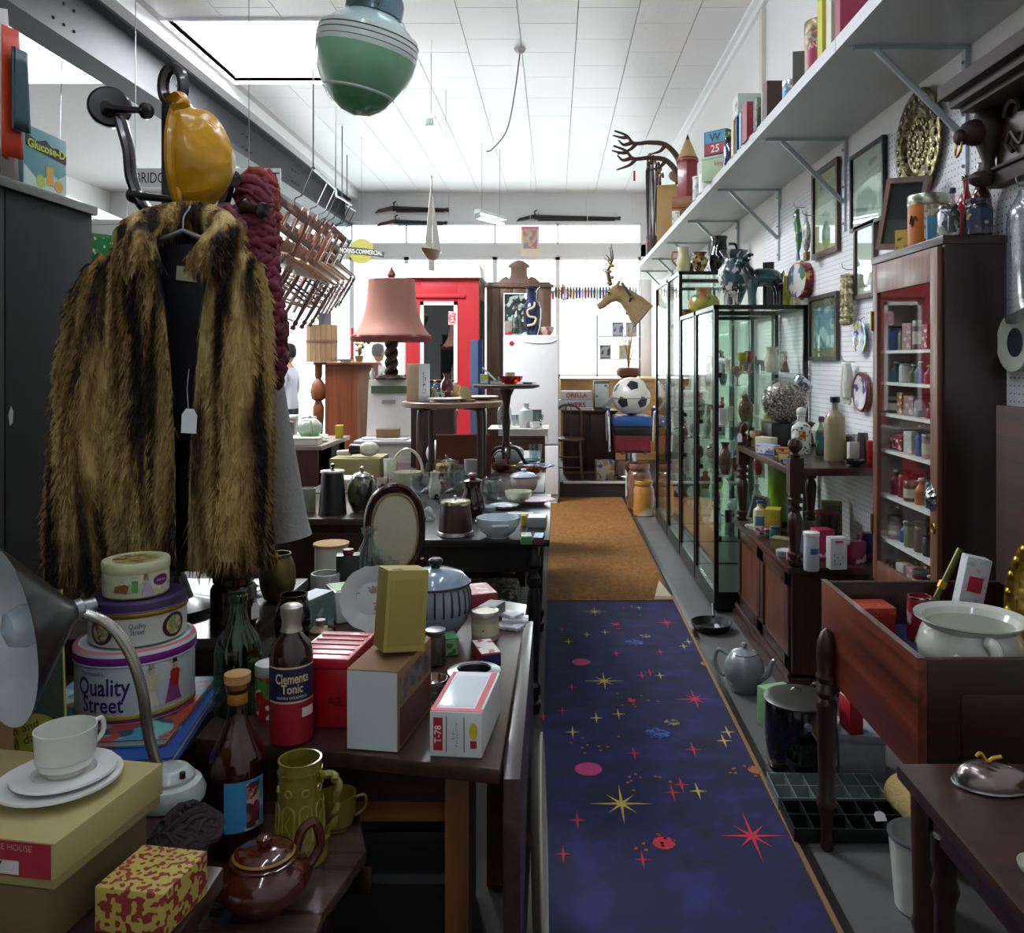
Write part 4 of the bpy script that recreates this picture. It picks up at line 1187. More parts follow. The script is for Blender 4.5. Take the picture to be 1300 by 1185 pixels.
# CHEST UNDER THE COAT
ZD = .831
jr = vessel('tobacco_jar', 'dark brown glazed lidded jar with a price ticket', Vector((-.815,2.16, ZD)),.056,.125, 'jar', M('#2a1c14', .2, coat=.5), 'jar', hollow=0, seg=28)
mk('lid', G().lathe([(.052,.125),(.06,.128),(.062,.165),(.05,.172),(0,.174)],28, cap=False), M('#2e2018', .3), jr)
price_tag(jr, (.062,-.02,.02),.022,.04,(0,0,.9))
plate('pewter grey plate leaning behind the dark jar', Vector((-.90,2.46, ZD + .0)),.07, M('#9a948c', .3,.5))
vessel('brass_pot', 'old dark brass pot in shadow under the coat hem', Vector((-.775,2.38, ZD)),.05,.13, 'pot', M('#6a5c38', .35,.8), 'pot', hollow=.9)
# TINS, LAMP AND CARD ON THE WORK TABLE  (z = .72)
ZT = .751
bk = book('large blue atlas lying under the sweet tins', (-.905,1.72, ZT),(.36,.38,.022),.14, M('#1e4a94', .45), name='atlas')
book('picture annual with sea coloured cover under the sweet tins', (-.90,1.745, ZT + .023),(.31,.32,.014),.1, SPOT('#2f7f96', ['#6fb0a8', '#183a5c', '#9c3a2c'],9., .52,.35), name='picture_annual')
base = Vector((-.868,1.765, ZT + .038))
TW1 = M('#cdd6da', .3, coat=.3, var=.03)
bigt = T('sweet_tin', 'large round white sweet tin lettered Quality Street, lowest of the stack', 'tin', base)
mk('body', G().lathe([(.117,0),(.12,.006),(.12,.112),(.118,.112)],48), TW1, bigt)
l_ = mk('lid', G().lathe([(.122,.112),(.1235,.114),(.1235,.134),(.121,.139),(.112,.141),(.11,.138),(0,.138)],48, cap=False), TW1, bigt)
mk('purple_band', G().lathe([(.1236,.117),(.124,.118),(.124,.131),(.1236,.132)],48, cap=False), M('#7a1f7c', .35), l_)
mk('pink_edge', G().lathe([(.1215,.1392),(.1125,.1415)],48, cap=False), M('#c06a70', .4), l_)
for z0, z1, col in ((.004,.011, '#7a1f4c'),(.011,.017, '#93a03a'),(.017,.019, '#c9b060')):
    mk('coloured_band', G().lathe([(.1203, z0),(.1207, z0 + .0005),(.1207, z1 - .0005),(.1203, z1)],48, cap=False), M(col, .4), bigt)
PUR = M('#3a1466', .4)
text('Quality', bigt, PUR, width=.118, height=.046, bend=.1204, loc=(0,0,.07), a0=-.12, bold=.015)
text('Street', bigt, PUR, width=.092, height=.032, bend=.1204, loc=(0,0,.041), a0=-.12, bold=.015)
text("Mackintosh's", bigt, PUR, width=.055, height=.009, bend=.1204, loc=(0,0,.101), a0=-.3)
for a, cols in ((1.08,('#a8201e', '#8a3a7a', '#2a2420')),(.66,('#c9bfa0', '#d8d0b8', '#a59a78'))):
    g1 = mk('printed_dancer', G().prism([(-.018,0),(.02,.0),(.012,.03),(.006,.045),(-.008,.045),(-.01,.03)],0,.0012).tf((.121 * math.sin(a),-.121 * math.cos(a),.028),(PI / 2,0, a)), M(cols[1],.5), bigt)
    mk('printed_coat', G().prism([(-.006,.03),(.012,.028),(.016,.06),(.004,.068),(-.006,.06)],0,.0018).tf((.121 * math.sin(a),-.121 * math.cos(a),.028),(PI / 2,0, a)), M(cols[0],.5), bigt)
    mk('printed_face', G().prism([(.005 + .006 * math.cos(q * PI / 5),.071 + .006 * math.sin(q * PI / 5)) for q in range(10)],0,.0022).tf((.121 * math.sin(a),-.121 * math.cos(a),.026),(PI / 2,0, a)), M('#c9a088', .5), bigt)
    mk('printed_hat', G().prism([(-.003,.076),(.013,.076),(.009,.078),(.008,.09),(.001,.09),(.0,.078)],0,.0018).tf((.121 * math.sin(a),-.121 * math.cos(a),.028),(PI / 2,0, a)), M(cols[2],.5), bigt)
mid = T('sweet_tin', 'oval panelled sweet tin with purple lid in the middle of the stack', 'tin', base + Vector((.002,.005,.1425)))
mk('body', G().lathe([(.096,0),(.099,.004),(.099,.058),(.097,.058)],40), M('#c9cec2', .35, var=.04), mid)
l_ = mk('lid', G().lathe([(.1,.058),(.102,.06),(.102,.068),(.1,.07),(.1,.072),(.098,.084),(.09,.088),(.087,.085),(0,.085)],40, cap=False), M('#3a2a52', .35), mid)
mk('gold_rim', G().lathe([(.1005,.057),(.1025,.06),(.1025,.066),(.1,.07)],40, cap=False), M('#a48a34', .3,.7), l_)
for a in (-.36,1.24):
    o = mk('oval_panel', G().oval(.0995, a, .3,.03,.025), M('#3c1c34', .4), mid)
    mk('oval_picture', G().oval(.1000, a, .21,.03,.019), SPOT('#8a9a5a', ['#8e2a6a', '#caa88a'],60., .53), o)
text('Quality\nStreet', mid, PUR, width=.034, height=.022, bend=.0996, loc=(0,0,.036), a0=.44)
smt = T('sweet_tin', 'small cream sweet tin with coach and lady scene, topmost of the stack', 'tin', base + Vector((.0,.0,.2305)))
mk('body', G().lathe([(.064,0),(.067,.004),(.067,.05),(.066,.05)],40), M('#d3d2a0', .35, var=.05), smt)
mk('scene_band', G().patch(.0674,-1.1,2., .012,.046,24), SPOT('#c9cfae', ['#a9c09a', '#d9d6b8'],40., .54), smt)
l_ = mk('lid', G().lathe([(.068,.05),(.069,.052),(.069,.068),(.067,.071),(.06,.07),(0,.069)],40, cap=False), M('#cfd0a4', .35), smt)
mk('lid_picture', G().lathe([(0,.0705),(.048,.0705)],30, cap=False), SPOT('#b8b070', ['#6a3a34', '#8a7a40'],45., .52), l_)
mk('purple_oval', G().oval(.0678,1.27,.3,.032,.011), M('#5c1f66', .4), smt)
text('Quality Street', smt, PAPER, width=.026, height=.006, bend=.0681, loc=(0,0,.032), a0=1.27)
for a, col, pts in ((.78, '#b8a4c4', [(-.012,0),(.014,0),(.006,.022),(.004,.034),(-.003,.034),(-.004,.022)]),(.72, '#8a7a34', [(-.004,.03),(.006,.03),(.005,.042),(-.003,.042)]),
                    (.02, '#8a5a2a', [(-.016,.008),(.012,.006),(.016,.02),(.008,.024),(-.012,.02)]),(.42, '#5f9a4a', [(-.006,.006),(.006,.006),(.006,.03),(-.006,.03)])):
    mk('scene_figure', G().prism(pts, 0,.001).tf((.068 * math.sin(a),-.068 * math.cos(a),.008),(PI / 2,0, a)), M(col, .5), smt)
for o_ in (bigt, mid, smt):
    o_.scale = (.94,.94,1)
# desk lamp
LB = Vector((-.657,1.454, ZT))
dl = T('desk_lamp', 'gooseneck desk lamp with dark conical shade and pale ribbed base', 'lamp', LB)
LBM = M('#aebab4', .3, coat=.4)
b_ = mk('base', G().lathe([(0,0),(.056,0),(.058,.012),(.05,.03),(.04,.034),(.04,.04),(.03,.052),(.022,.056),(0,.057)],32, cap=False), LBM, dl)
mk('switch', G().lathe([(.005,0),(.005,.01),(0,.012)],8), M('#2c1512', .4), b_, (.03,-.02,.045))
tip = Q(96,775,1.39) - LB
pts = spl([(-.02,0,.05), tuple(Q(188,930,1.445) - LB), tuple(Q(181,880,1.43) - LB), tuple(Q(165,830,1.415) - LB), tuple(Q(138,793,1.40) - LB), tuple(tip)],26)
rr = [.0082 + (.0016 if i % 2 else 0) for i in range(len(pts))]
mk('gooseneck', G().tube(pts, rr, 10), M('#c4c0b8', .25,.85), dl, ang=3.)
ax = Vector((-.6,-.8,-.08)).normalized()
m3 = ax.to_track_quat('Z', 'Y').to_euler()
sh_ = mk('lamp_shade', G().lathe([(.014,0),(.02,.006),(.025,.012),(.142,.112),(.143,.115)],48, cap=False), M('#141619', .3, coat=.3), dl, tip, m3)
mk('white_lining', G().lathe([(.012,.004),(.022,.013),(.139,.113),(.143,.115)],48, cap=False), M('#c4cbd0', .3), sh_)
mk('collar', G().lathe([(.012,-.03),(.013,-.012),(.018,-.008),(.016,.004)],18, cap=False), STEEL, sh_)
mk('light_bulb', G().lathe([(.012,.01),(.016,.03),(.03,.06),(.034,.078),(.026,.1),(0,.11)],18, cap=False), M('#b4c2cc', .1, coat=.6), sh_)
# advertising card
ac = T('advertising_card', 'dark green tooth powder counter card with yellow oval', 'sign', (-.985,1.50, ZT), rot=(-.2,0,.22))
mk('card', G().prism([(-.11,0),(.115,0),(.085,.33),(-.09,.33)],0,.003).tf(rot=(PI / 2,0,0)), M('#12301f', .5, var=.06), ac)
mk('olive_top', G().prism([(-.092,.27),(.0895,.27),(.085,.33),(-.09,.33)],0,.001).tf((0,-.0031,0),(PI / 2,0,0)), M('#6a6a30', .5), ac)
mk('gold_edge', G().tube([(.115,-.003,0),(.085,-.003,.33)],.0022,4), M('#a79c4c', .5), ac)
ov = mk('yellow_oval', G().prism([(.105 * math.cos(a * PI / 16),.04 * math.sin(a * PI / 16)) for a in range(32)],0,.001).tf((-.012,-.0036,.065),(PI / 2,-.32,0)), M('#8a861c', .5), ac)
text('For Clean Teeth and', ac, M('#1c2410', .5), width=.165, loc=(-.016,-.0058,.074), rot=(PI / 2,-.32,0))
text('all day!', ac, M('#1c2410', .5), width=.06, loc=(.045,-.0058,.07), rot=(PI / 2,-.32,0))
mk('easel_back', G().box(-.03,.03,.003,.006,0,.2), KRAFT, ac, rot=(.34,0,0))
carton('patterned_packet', 'little white and orange packet behind the green card', (-.985,1.66, ZT + .0),(.04,.03,.14),.1, SPOT('#b8b8a8', ['#b8862c', '#5a6a8a'],35., .5))
bowl('shallow clear glass dish with a dark lump in it', Vector((-.905,1.40, ZT)),.06,.035, GLASS('#cfe2dc', .16), name='glass_dish')
mk_ = mk('pipe_knob', G().lathe([(.02,0),(.03,.01),(.026,.022),(.01,.03),(.014,.042),(0,.05)],14), M('#2a1e18', .4), None, (-.965,1.385, ZT))
tag(mk_, 'dark brown carved knob lying by the advertising card', 'knob')
# boxes and cup
rzb = math.atan2(-.037,.215)
rb0 = T('lower_storage_box', 'brown cardboard box under the beige mail box', 'box', (-.765,1.2, ZT), rzb)
mk('body', G().cbox(.28,.2,.078), M('#6a5636', .8), rb0, bevel=.003)
bb = T('mail_order_box', 'flat beige card box with red printed label', 'box', (-.769,1.207, ZT + .0795), rzb)
mk('body', G().cbox(.315,.214,.05), M('#9c8f5e', .8, var=.05), bb, bevel=.002)
mk('lid', G().cbox(.32,.219,.046,.014), M('#b0a26c', .75, var=.05), bb, bevel=.002)
mk('red_label', G().cbox(.2,.001,.044,.0145,.055,-.1105), M('#9c1c30', .5), bb)
mk('label_strip', G().cbox(.13,.001,.017,.017,.045,-.1112), M('#c6ccc0', .6), bb)
text('SERVICE HOUSE', bb, M('#cfa0a0', .5), width=.08, loc=(.09,-.1122,.052))
text('WAY', bb, M('#201c1c', .5), height=.016, loc=(.062,-.1125,.026), bold=.02)
ZBX = ZT + .0795 + .061
sc_p = S(76,1000, ZBX)
s1 = plate('wide white saucer, lower of the two on the beige box', sc_p, .081, CHINA, name='saucer')
s2 = plate('smaller white saucer directly under the teacup', sc_p + Vector((.004,.004,.010)),.068, CHINA, name='saucer')
tc2 = cup('tall plain white teacup on stacked saucers', sc_p + Vector((.006,.004,.0205)),.041,.064, M('#d9dbd2', .2, coat=.4, var=.03), rz=1.2, name='teacup')
mk('ring_line', G().lathe([(.0388,.0215),(.0395,.0225),(.0389,.0235)],28, cap=False), M('#b9bdb8', .3), tc2)
cartp = carton('patterned_gift_box', 'yellow and red chequered small box beside the dark knitting wool', (-.545,1.155, ZT),(.1,.1,.06), rzb, SPOT('#b8a850', '#8a2e2a', 130., .52,.6, detail=0.), cat='box')
# yarn
def yarn_heap(label, p, rx, ry, h, mat, nstr=26, r=.006, name='knitting_wool', cat='wool'):
    rd = random.Random(11)
    t = T(name, label, cat, p)
    g = G()
    for k in range(nstr):
        a = rd.uniform(0,2 * PI)
        q = []
        for i in range(7):
            a += rd.uniform(.5,1.1)
            f = rd.uniform(.3,1)
            q.append((rx * f * math.cos(a), ry * f * math.sin(a), r + h * (1 - f) * rd.uniform(.2,1)))
        g.tube(spl(q, 4), r, 5)
    o = mk('yarn_strands', g, mat, t)
    o['kind'] = 'stuff'
    return t
yarn_heap('tangled heap of dark plum knitting wool', (-.578,1.335, ZT),.05,.07,.06, M('#2c2022', .95, var=.3, scale=120),40,.006)
# LOW TABLE  (z = .62)
ZB = .621
rum = vessel('spirit_bottle', 'tall amber liquor bottle with cork stopper and blue picture label', Vector((-.572,1.535, ZB)),.050,.30, 'bottle', GLASS('#e6c8b0', .1), 'bottle', hollow=0,
             fill=(.78, M('#3d130b', .15, coat=.6)), cork=CORK)
lb_ = mk('blue_label', G().patch(.0508,-.1,1.35,.052,.14,16), SPOT('#3f92c4', ['#8fd0e4', '#dfe8e0'],12., .56), rum)
mk('portrait', G().patch(.0512,.65,1.15,.056,.135,8), SPOT('#5a2a28', ['#a86a52', '#8a2a4a', '#d0b090'],30., .54), lb_)
mk('neck_band', G().lathe([(.017,.262),(.0175,.263),(.0175,.28),(.017,.281)],18, cap=False), M('#9c6a20', .4), rum)
# brown teapot
TPB = M('#4a1e10', .12, coat=.7, var=.15)
p = Vector((-.468,1.372, ZB))
t_ = T('sugar_pot', 'round glossy brown glazed pot with lid and looped handle', 'teapot', p, .55)
mk('body', G().lathe([(0,0),(.04,0),(.044,.004),(.07,.03),(.074,.045),(.068,.062),(.052,.075),(.054,.08),(.05,.082),(0,.08)],32, cap=False), TPB, t_)
l_ = mk('lid', G().lathe([(.047,.082),(.049,.085),(.046,.088),(.03,.094),(.012,.097),(0,.098)],32, cap=False), TPB, t_)
mk('lid_rim', G().lathe([(.047,.083),(.0495,.086),(.046,.0885)],32, cap=False), M('#8a6a2c', .2, coat=.5), l_)
mk('lid_knob', G().lathe([(.006,.096),(.006,.1),(.012,.104),(.012,.11),(.006,.114),(0,.115)],16), TPB, l_)
mk('handle', G().tube(spl([(.05,0,.074),(.062,0,.105),(.082,0,.11),(.09,0,.07),(.07,0,.04)]),.008,10), TPB, t_)
mk('spout', G().tube(spl([(-.06,0,.04),(-.085,0,.055),(-.095,0,.075)]),[.015,.014,.014,.013,.013,.012,.012,.011,.011,.01,.01,.01,.009][:13],10), TPB, t_)
# relief tankard
KH = M('#7a7028', .2, coat=.6, var=.35, scale=60)
tk = T('beer_tankard', 'tall olive stoneware tankard with moulded relief and twig handle', 'tankard', S(381,1088, ZB),-.25)
hh = .175
mk('body', G().lathe([(0,0),(.048,0),(.05,.006),(.048,.02),(.044,.03),(.043,.035),(.038,.13),(.037,.15),(.038, hh),(.034, hh),(.034,.03),(0,.02)],36, cap=False), KH, tk)
for k in range(36):
    a = 2 * PI * k / 36
    for z in (.024,.150):
        R_ = .0465 if z < .1 else .0372
        mk('bead', G().cbox(.004,.003,.007), KH, tk, (R_ * math.sin(a),-R_ * math.cos(a), z),(0,0, a))
for k in range(8):
    a = 2 * PI * k / 8
    R_ = .0405
    g = G().tube(arc(0,.05,.011,0, PI, 8),.0022,5).tube([(-.011,0,.0),(-.011,0,.05)],.0022,5).tube([(.011,0,0),(.011,0,.05)],.0022,5)
    g.tube(spl([(-.005,0,.0),(.004,0,.015),(-.004,0,.03),(.003,0,.045)]),.0026,5)
    mk('arch_relief', g, M('#9a9040', .2, coat=.5), tk, (R_ * math.sin(a),-R_ * math.cos(a),.045),(-.05,0, a))
    mk('rosette', G().tube([(.006 * math.cos(q * PI / 5),0,.006 * math.sin(q * PI / 5)) for q in range(10)],.0018,5, True), M('#9a9040', .2, coat=.5), tk, (.038 * math.sin(a),-.038 * math.cos(a),.128),(0,0, a))
hp = spl([(.036,0,.15),(.062,0,.152),(.074,0,.138),(.07,0,.1),(.066,0,.075),(.05,0,.045),(.042,0,.04)],5)
mk('twig_handle', G().tube([q + Vector((.003 * math.sin(i * 1.3),.003 * math.cos(i * 1.3),0)) for i, q in enumerate(hp)],[.0075 - .00008 * i for i in range(len(hp))],8), KH, tk)
cup('small olive glazed mug behind the tankard', Vector((-.408,1.60, ZB)),.034,.065, M('#6e5f22', .2, coat=.5), rz=.3, name='mug', cat='mug')
# COAT STAND AND CLOTHES
EB = M('#191416', .28, coat=.4)
YS = 2.26
def LQ(px, py, Y=YS):
    return Q(px, py, Y) - Vector((Q(220,458, YS).x, YS, 0))
cs = T('coat_stand', 'tall black wooden coat stand with curved arms and knobbed pegs', 'coat stand', (Q(220,458, YS).x, YS, 0))
Z0 = .831
zt = EYE + (458 - 120) / F * YS
mk('post', G().cbox(.052,.03, zt - Z0, Z0), EB, cs, bevel=.004)
mk('ring_head', G().tube([(.045 * math.cos(a * PI / 12) * .6,0, zt + .02 + .05 * math.sin(a * PI / 12)) for a in range(24)],.016,8, True), EB, cs)
mk('foot', G().lathe([(.11, Z0),(.11, Z0 + .02),(.05, Z0 + .04),(.03, Z0 + .1),(0, Z0 + .1)],24), EB, cs)
def peg(a, b, parent):
    a, b = Vector(a), Vector(b)
    d = (b - a)
    L = d.length
    e = d.to_track_quat('Z', 'Y').to_euler()
    return mk('peg', G().lathe([(.02,0),(.022,.012),(.011,.03),(.009, L * .8),(.012, L * .86),(.022, L * .93),(.02, L),(0, L + .006)],16), EB, parent, a, e)
la = mk('curved_arm', G().tube(spl([LQ(152,150), LQ(163,190), LQ(168,230), LQ(185,265), LQ(225,292), LQ(225,330)]),.022,10, flat=.7), EB, cs)
dsc = mk('round_boss', G().lathe([(0,0),(.052,0),(.054,.008),(.054,.028),(.048,.034),(0,.036)],28).tf(LQ(134,136) + Vector((0,.02,0)),(PI / 2,0,.5)), EB, la)
peg(LQ(140,140) + Vector((0,-.02,0)), LQ(188,141, YS - .07), la)
peg(LQ(168,248), LQ(232,255, YS - .08), la)
ra = mk('curved_arm', G().tube(spl([LQ(292,222), LQ(287,250), LQ(275,275), LQ(248,295), LQ(225,330)]),.02,10, flat=.7), EB, cs)
peg(LQ(280,230), LQ(296,226, YS - .07), ra)
peg(LQ(262,290), LQ(292,282, YS - .08), ra)
peg(LQ(310,262), LQ(334,268, YS - .05), ra)
mk('cross_bar', G().tube([LQ(262,288), LQ(318,266)],.014,8), EB, ra)
def fur_mat(strand=False):
    m, nt, out = newmat('raccoon_fur')
    p = N(nt, 'ShaderNodeBsdfPrincipled', Roughness=.75)
    v = coords(nt, (26,14,2.6))
    n = N(nt, 'ShaderNodeTexNoise', Scale=1., Detail=3., Distortion=.4)
    nt.links.new(v, n.inputs['Vector'])
    r = nt.nodes.new('ShaderNodeValToRGB')
    e = r.color_ramp.elements
    e[0].position, e[0].color = .36, lin('#16110d')
    e[1].position, e[1].color = .64, lin('#c9b070')
    x = e.new(.43)
    x.color = lin('#3b2917')
    x = e.new(.50)
    x.color = lin('#8a6a34')
    nt.links.new(n.outputs[0], r.inputs[0])
    n2 = N(nt, 'ShaderNodeTexNoise', Scale=160., Detail=2.)
    nt.links.new(coords(nt, (1,1,.15)), n2.inputs['Vector'])
    nt.links.new(r.outputs[0], p.inputs['Base Color'])
    b = N(nt, 'ShaderNodeBump', Strength=.6, Distance=.01)
    nt.links.new(n2.outputs[0], b.inputs['Height'])
    nt.links.new(b.outputs[0], p.inputs['Normal'])
    nt.links.new(p.outputs[0], out.inputs[0])
    return m
FUR = fur_mat()
YC = 2.02
CO = Q(230,300, YC)
K = F / YC
def cz(py):
    return -(py - 300) / K
coat = T('fur_coat', 'long golden and dark brown striped fur coat hanging open on the stand', 'coat', CO)
rows = [(286,40,.05,222,268),(300,62,.06,214,282),(318,84,.075,216,284),(345,96,.085,222,280),(400,101,.09,231,273),(470,102,.092,239,268),(550,103,.095,244,263),(640,106,.1,247,261),(738,110,.105,248,262)]
NT = 44
def torso(inset, hem_r=712):
    g = G()
    v, f = [],[]
    for (py, a, b, l, r_) in rows:
        aa = a / K * inset
        th0 = math.asin(max(-.9, min(.9,(r_ - 230) / (a * 1.0))))
        th1 = 2 * PI + math.asin(max(-.9, min(.9,(l - 230) / (a * 1.0))))
        for k in range(NT + 1):
            th = th0 + (th1 - th0) * k / NT
            z = cz(py)
            if py > 640 and math.sin(th) > .1:
                z = cz(min(py, hem_r))
            rip = 1 + .035 * math.sin(th * 9 + py * .01)
            v.append((aa * rip * math.sin(th),-b * inset * rip * math.cos(th), z))
    n = NT + 1
    for i in range(len(rows) - 1):
        for k in range(NT):
            f.append((i * n + k, i * n + k + 1,(i + 1) * n + k + 1,(i + 1) * n + k))
    return g.add(v, f)
def P2(px, py, y=0.):
    return Vector(((px - 230) / K, y, cz(py)))
def sleeve(pts, rad):
    c = spl([P2(x, y, d) for x, y, d in pts],6)
    rr = []
    for i in range(len(c)):
        t_ = i / (len(c) - 1) * (len(rad) - 1)
        a = int(min(t_, len(rad) - 2))
        rr.append((rad[a] + (rad[a + 1] - rad[a]) * (t_ - a)) / K)
    return G().tube(c, rr, 18)
gs = [torso(1.0),
      sleeve([(150,330,0),(136,380,-.01),(129,470,-.03),(124,560,-.04),(119,650,-.05),(117,728,-.05)],[24,36,38,37,36,34]),
      sleeve([(300,328,0),(306,380,-.01),(309,470,-.03),(311,560,-.04),(308,640,-.05),(303,700,-.05)],[24,32,35,35,34,30]),
      G().tube(spl([P2(208,345,-.085), P2(196,315,-.07), P2(180,292,-.02), P2(200,275,.03), P2(232,268,.055), P2(265,276,.03), P2(289,294,-.02), P2(284,320,-.07), P2(279,345,-.085)],6),.034,14)]
nm = ['shell', 'sleeve', 'sleeve', 'collar']
for g_, n_ in zip(gs, nm):
    mk(n_, g_, FUR, coat)
mk('lining', torso(.90,700), M('#17171c', .5), coat)
mk('lining_back', G().box(-.07,.10,.03,.04, cz(560), cz(308)), M('#1c1c24', .45), coat)
mlb = mk('maker_label', G().prism([(-.028,-.03),(.022,-.036),(.022,.0),(-.026,.004)],0,.002).tf(P2(232,338,.0) + Vector((0,.028,0)),(PI / 2,0,0)), M('#b9b48c', .7), coat)
rd = random.Random(5)
sv_, sf_ = [],[]
def strands(g, count, ln, wd):
    tri = []
    for q in g.f:
        for k in range(1, len(q) - 1):
            tri.append((g.v[q[0]], g.v[q[k]], g.v[q[k + 1]]))
    ar = [((b - a).cross(c - a)).length for a, b, c in tri]
    picks = rd.choices(range(len(tri)), ar, k=count)
    ctr = sum((p_ for p_ in g.v), Vector()) / len(g.v)
    for i in picks:
        a, b, c = tri[i]
        u, w = rd.random(), rd.random()
        if u + w > 1:
            u, w = 1 - u, 1 - w
        p_ = a + (b - a) * u + (c - a) * w
        nn = (b - a).cross(c - a)
        if nn.length < 1e-12:
            continue
        nn.normalize()
        out = Vector((p_.x - ctr.x, p_.y - ctr.y, 0))
        if nn.dot(out) < 0:
            nn = -nn
        if p_.y > .05:
            continue
        L = ln * rd.uniform(.6,1.3)
        d = (nn * rd.uniform(.3,.55) + Vector((rd.gauss(0,.25),0,-1))).normalized()
        s_ = d.cross(nn)
        if s_.length < 1e-5:
            continue
        s_ = s_.normalized() * wd
        k0 = len(sv_)
        sv_.extend([p_ - s_ - nn * .002, p_ + s_ - nn * .002, p_ + d * L * .6 + nn * .004, p_ + d * L])
        sf_.extend([(k0, k0 + 1, k0 + 2),(k0, k0 + 2, k0 + 3)])
strands(gs[0],13000,.038,.0016)
strands(gs[1],6500,.034,.0015)
strands(gs[2],6000,.034,.0015)
strands(gs[3],5200,.034,.0013)
fp = mk('fur_pile', G().add(sv_, sf_), FUR, coat)
fp['kind'] = 'stuff'
hk = mk('hanger', G().tube([P2(165,318,.01), P2(230,292,.01), P2(296,318,.01)],.006,8).tube(spl([P2(230,292,.01), P2(231,275,.01), P2(236,262,.02), P2(229,251,.05), P2(222,258,.05)]),.0025,6), M('#b8bcc0', .2,.6), coat)
price_tag(coat, tuple(P2(266,545,-.115)),.034,.055,(0,.05,0),[P2(263,468,-.1), P2(264,490,-.115), P2(266,525,-.115)])
# grey wool coat behind
gc = T('wool_coat', 'soft grey wool coat hung behind the fur coat', 'coat', Q(345,470,2.42))
K2 = F / 2.42
gsl = [((q[0] - 345) / K2,0,-(q[1] - 470) / K2) for q in ((318,380),(335,450),(346,530),(356,600),(364,660),(368,684))]
GW = M('#8f8f8b', .95, var=.12, scale=80, bump=.4)
cc = spl(gsl, 5)
mk('sleeve', G().tube(cc, [.035 + .028 * i / len(cc) for i in range(len(cc))],16), GW, gc)
gb = [((q - 345) / K2,0,-(y - 470) / K2) for q, y in ((285,370),(290,430),(296,520),(300,620),(302,700))]
cc = spl(gb, 5)
mk('coat_body', G().tube(cc, [.06 + .05 * i / len(cc) for i in range(len(cc))],18, flat=.6), GW, gc)
mk('hanger_hook', G().tube(spl([((265 - 345) / K2,0,-(372 - 470) / K2),((262 - 345) / K2,-.02,-(330 - 470) / K2),((300 - 345) / K2,-.10,-(272 - 470) / K2)]),.003,6), STEEL, gc)
# yellow satin cap
SAT = M('#c8920f', .28, var=.3, scale=12, bump=.9, coat=.2)
yc = T('satin_cap', 'mustard yellow satin cap hooked over the top of the coat stand', 'cap', Q(236,198,2.12))
Kc = F / 2.12
g = G()
v, f = [],[]
for i in range(13):
    t_ = i / 12
    r_ = math.cos(t_ * PI / 2 * .96) ** .55
    for k in range(28):
        a = 2 * PI * k / 28
        wob = 1 + .08 * math.cos(7 * a + 2 * t_) * t_ + .06 * math.sin(3 * a + 5 * t_) + .03 * math.sin(11 * a - 3 * t_)
        v.append(((60 * t_) / Kc, -.11 * r_ * wob * math.cos(a) * .75,(66 * r_ * wob * math.sin(a) - 8 * t_) / Kc))
for i in range(12):
    for k in range(28):
        k2 = (k + 1) % 28
        f.append((i * 28 + k, i * 28 + k2,(i + 1) * 28 + k2,(i + 1) * 28 + k))
f.append([12 * 28 + k for k in range(28)])
mk('crown', G().add(v, f), SAT, yc)
mk('band', G().tube([(-.004,-.085 * math.cos(a * PI / 12),66 / Kc * math.sin(a * PI / 12)) for a in range(24)],.012,8, True), SAT, yc)
vv = []
ff = []
for i in range(9):
    for k in range(5):
        a = -.9 + 1.8 * i / 8
        vv.append((-.005 + .02 * math.sin(k / 4 * 2),-.085 * math.sin(a) * (1 - .2 * k / 4),-66 / Kc * math.cos(a) * .98 - .085 * k / 4 * math.cos(a * 1.4)))
for i in range(8):
    for k in range(4):
        ff.append((i * 5 + k, (i + 1) * 5 + k, (i + 1) * 5 + k + 1, i * 5 + k + 1))
o = mk('peak', G().add(vv, ff), SAT, yc)
md = o.modifiers.new('s', 'SOLIDIFY')
md.thickness = .006
mk('strap', G().tube(spl([(-.01,-.06,.12),(.03,-.1,.125),(.045,-.1,.1),(.01,-.1,.09)]),.014,6, flat=.3), SAT, yc)
# frilled scarves
def ruffle(label, path, mat, seed, turns=16, w=.05, name='ruffled_scarf'):
    rr_ = random.Random(seed)
    p0 = Vector(path[0])
    t = T(name, label, 'scarf', p0, group='ruffled scarves on the coat stand')
    c = spl([Vector(q) - p0 for q in path],40)
    for s in range(4):
        pts = []
        ph = s * 1.57
        for i in range(len(c) * 3):
            q = c[min(len(c) - 1, i // 3)].lerp(c[min(len(c) - 1, i // 3 + 1)],(i % 3) / 3)
            a = i * (.62 + .05 * s) + ph
            ww = w * (.55 + .35 * math.sin(i * .21 + s) + rr_.uniform(-.12,.12))
            pts.append(q + Vector((ww * math.cos(a), ww * math.sin(a) * .8,.02 * math.sin(a * 1.7))))
        mk('frill', G().tube(pts, [.0075 if k % 2 else .005 for k in range(len(pts))],5, flat=2.2), mat, t, ang=3.1)
    mk('cord', G().tube(spl([Vector(q) - p0 for q in path],8),.012,6), mat, t)
    return t
ruffle('wine red and plum ruffled scarf draped over the outer peg', [Q(322,236,2.3), Q(326,290,2.28), Q(333,350,2.26), Q(341,420,2.26), Q(339,482,2.28)], M('#6a2238', .8, var=.4, scale=22),1)
ruffle('mauve pink ruffled scarf hanging beside the fur shoulder', [Q(288,272,2.26), Q(300,300,2.25), Q(306,345,2.36), Q(312,400,2.42), Q(320,440,2.46)], M('#94586a', .8, var=.4, scale=22),2, w=.036)
ruffle('rust and crimson ruffled scarf behind the plum one', [Q(330,226,2.42), Q(334,270,2.42), Q(332,330,2.45), Q(322,390,2.48), Q(336,455,2.5)], M('#8a3428', .8, var=.5, scale=22),3)
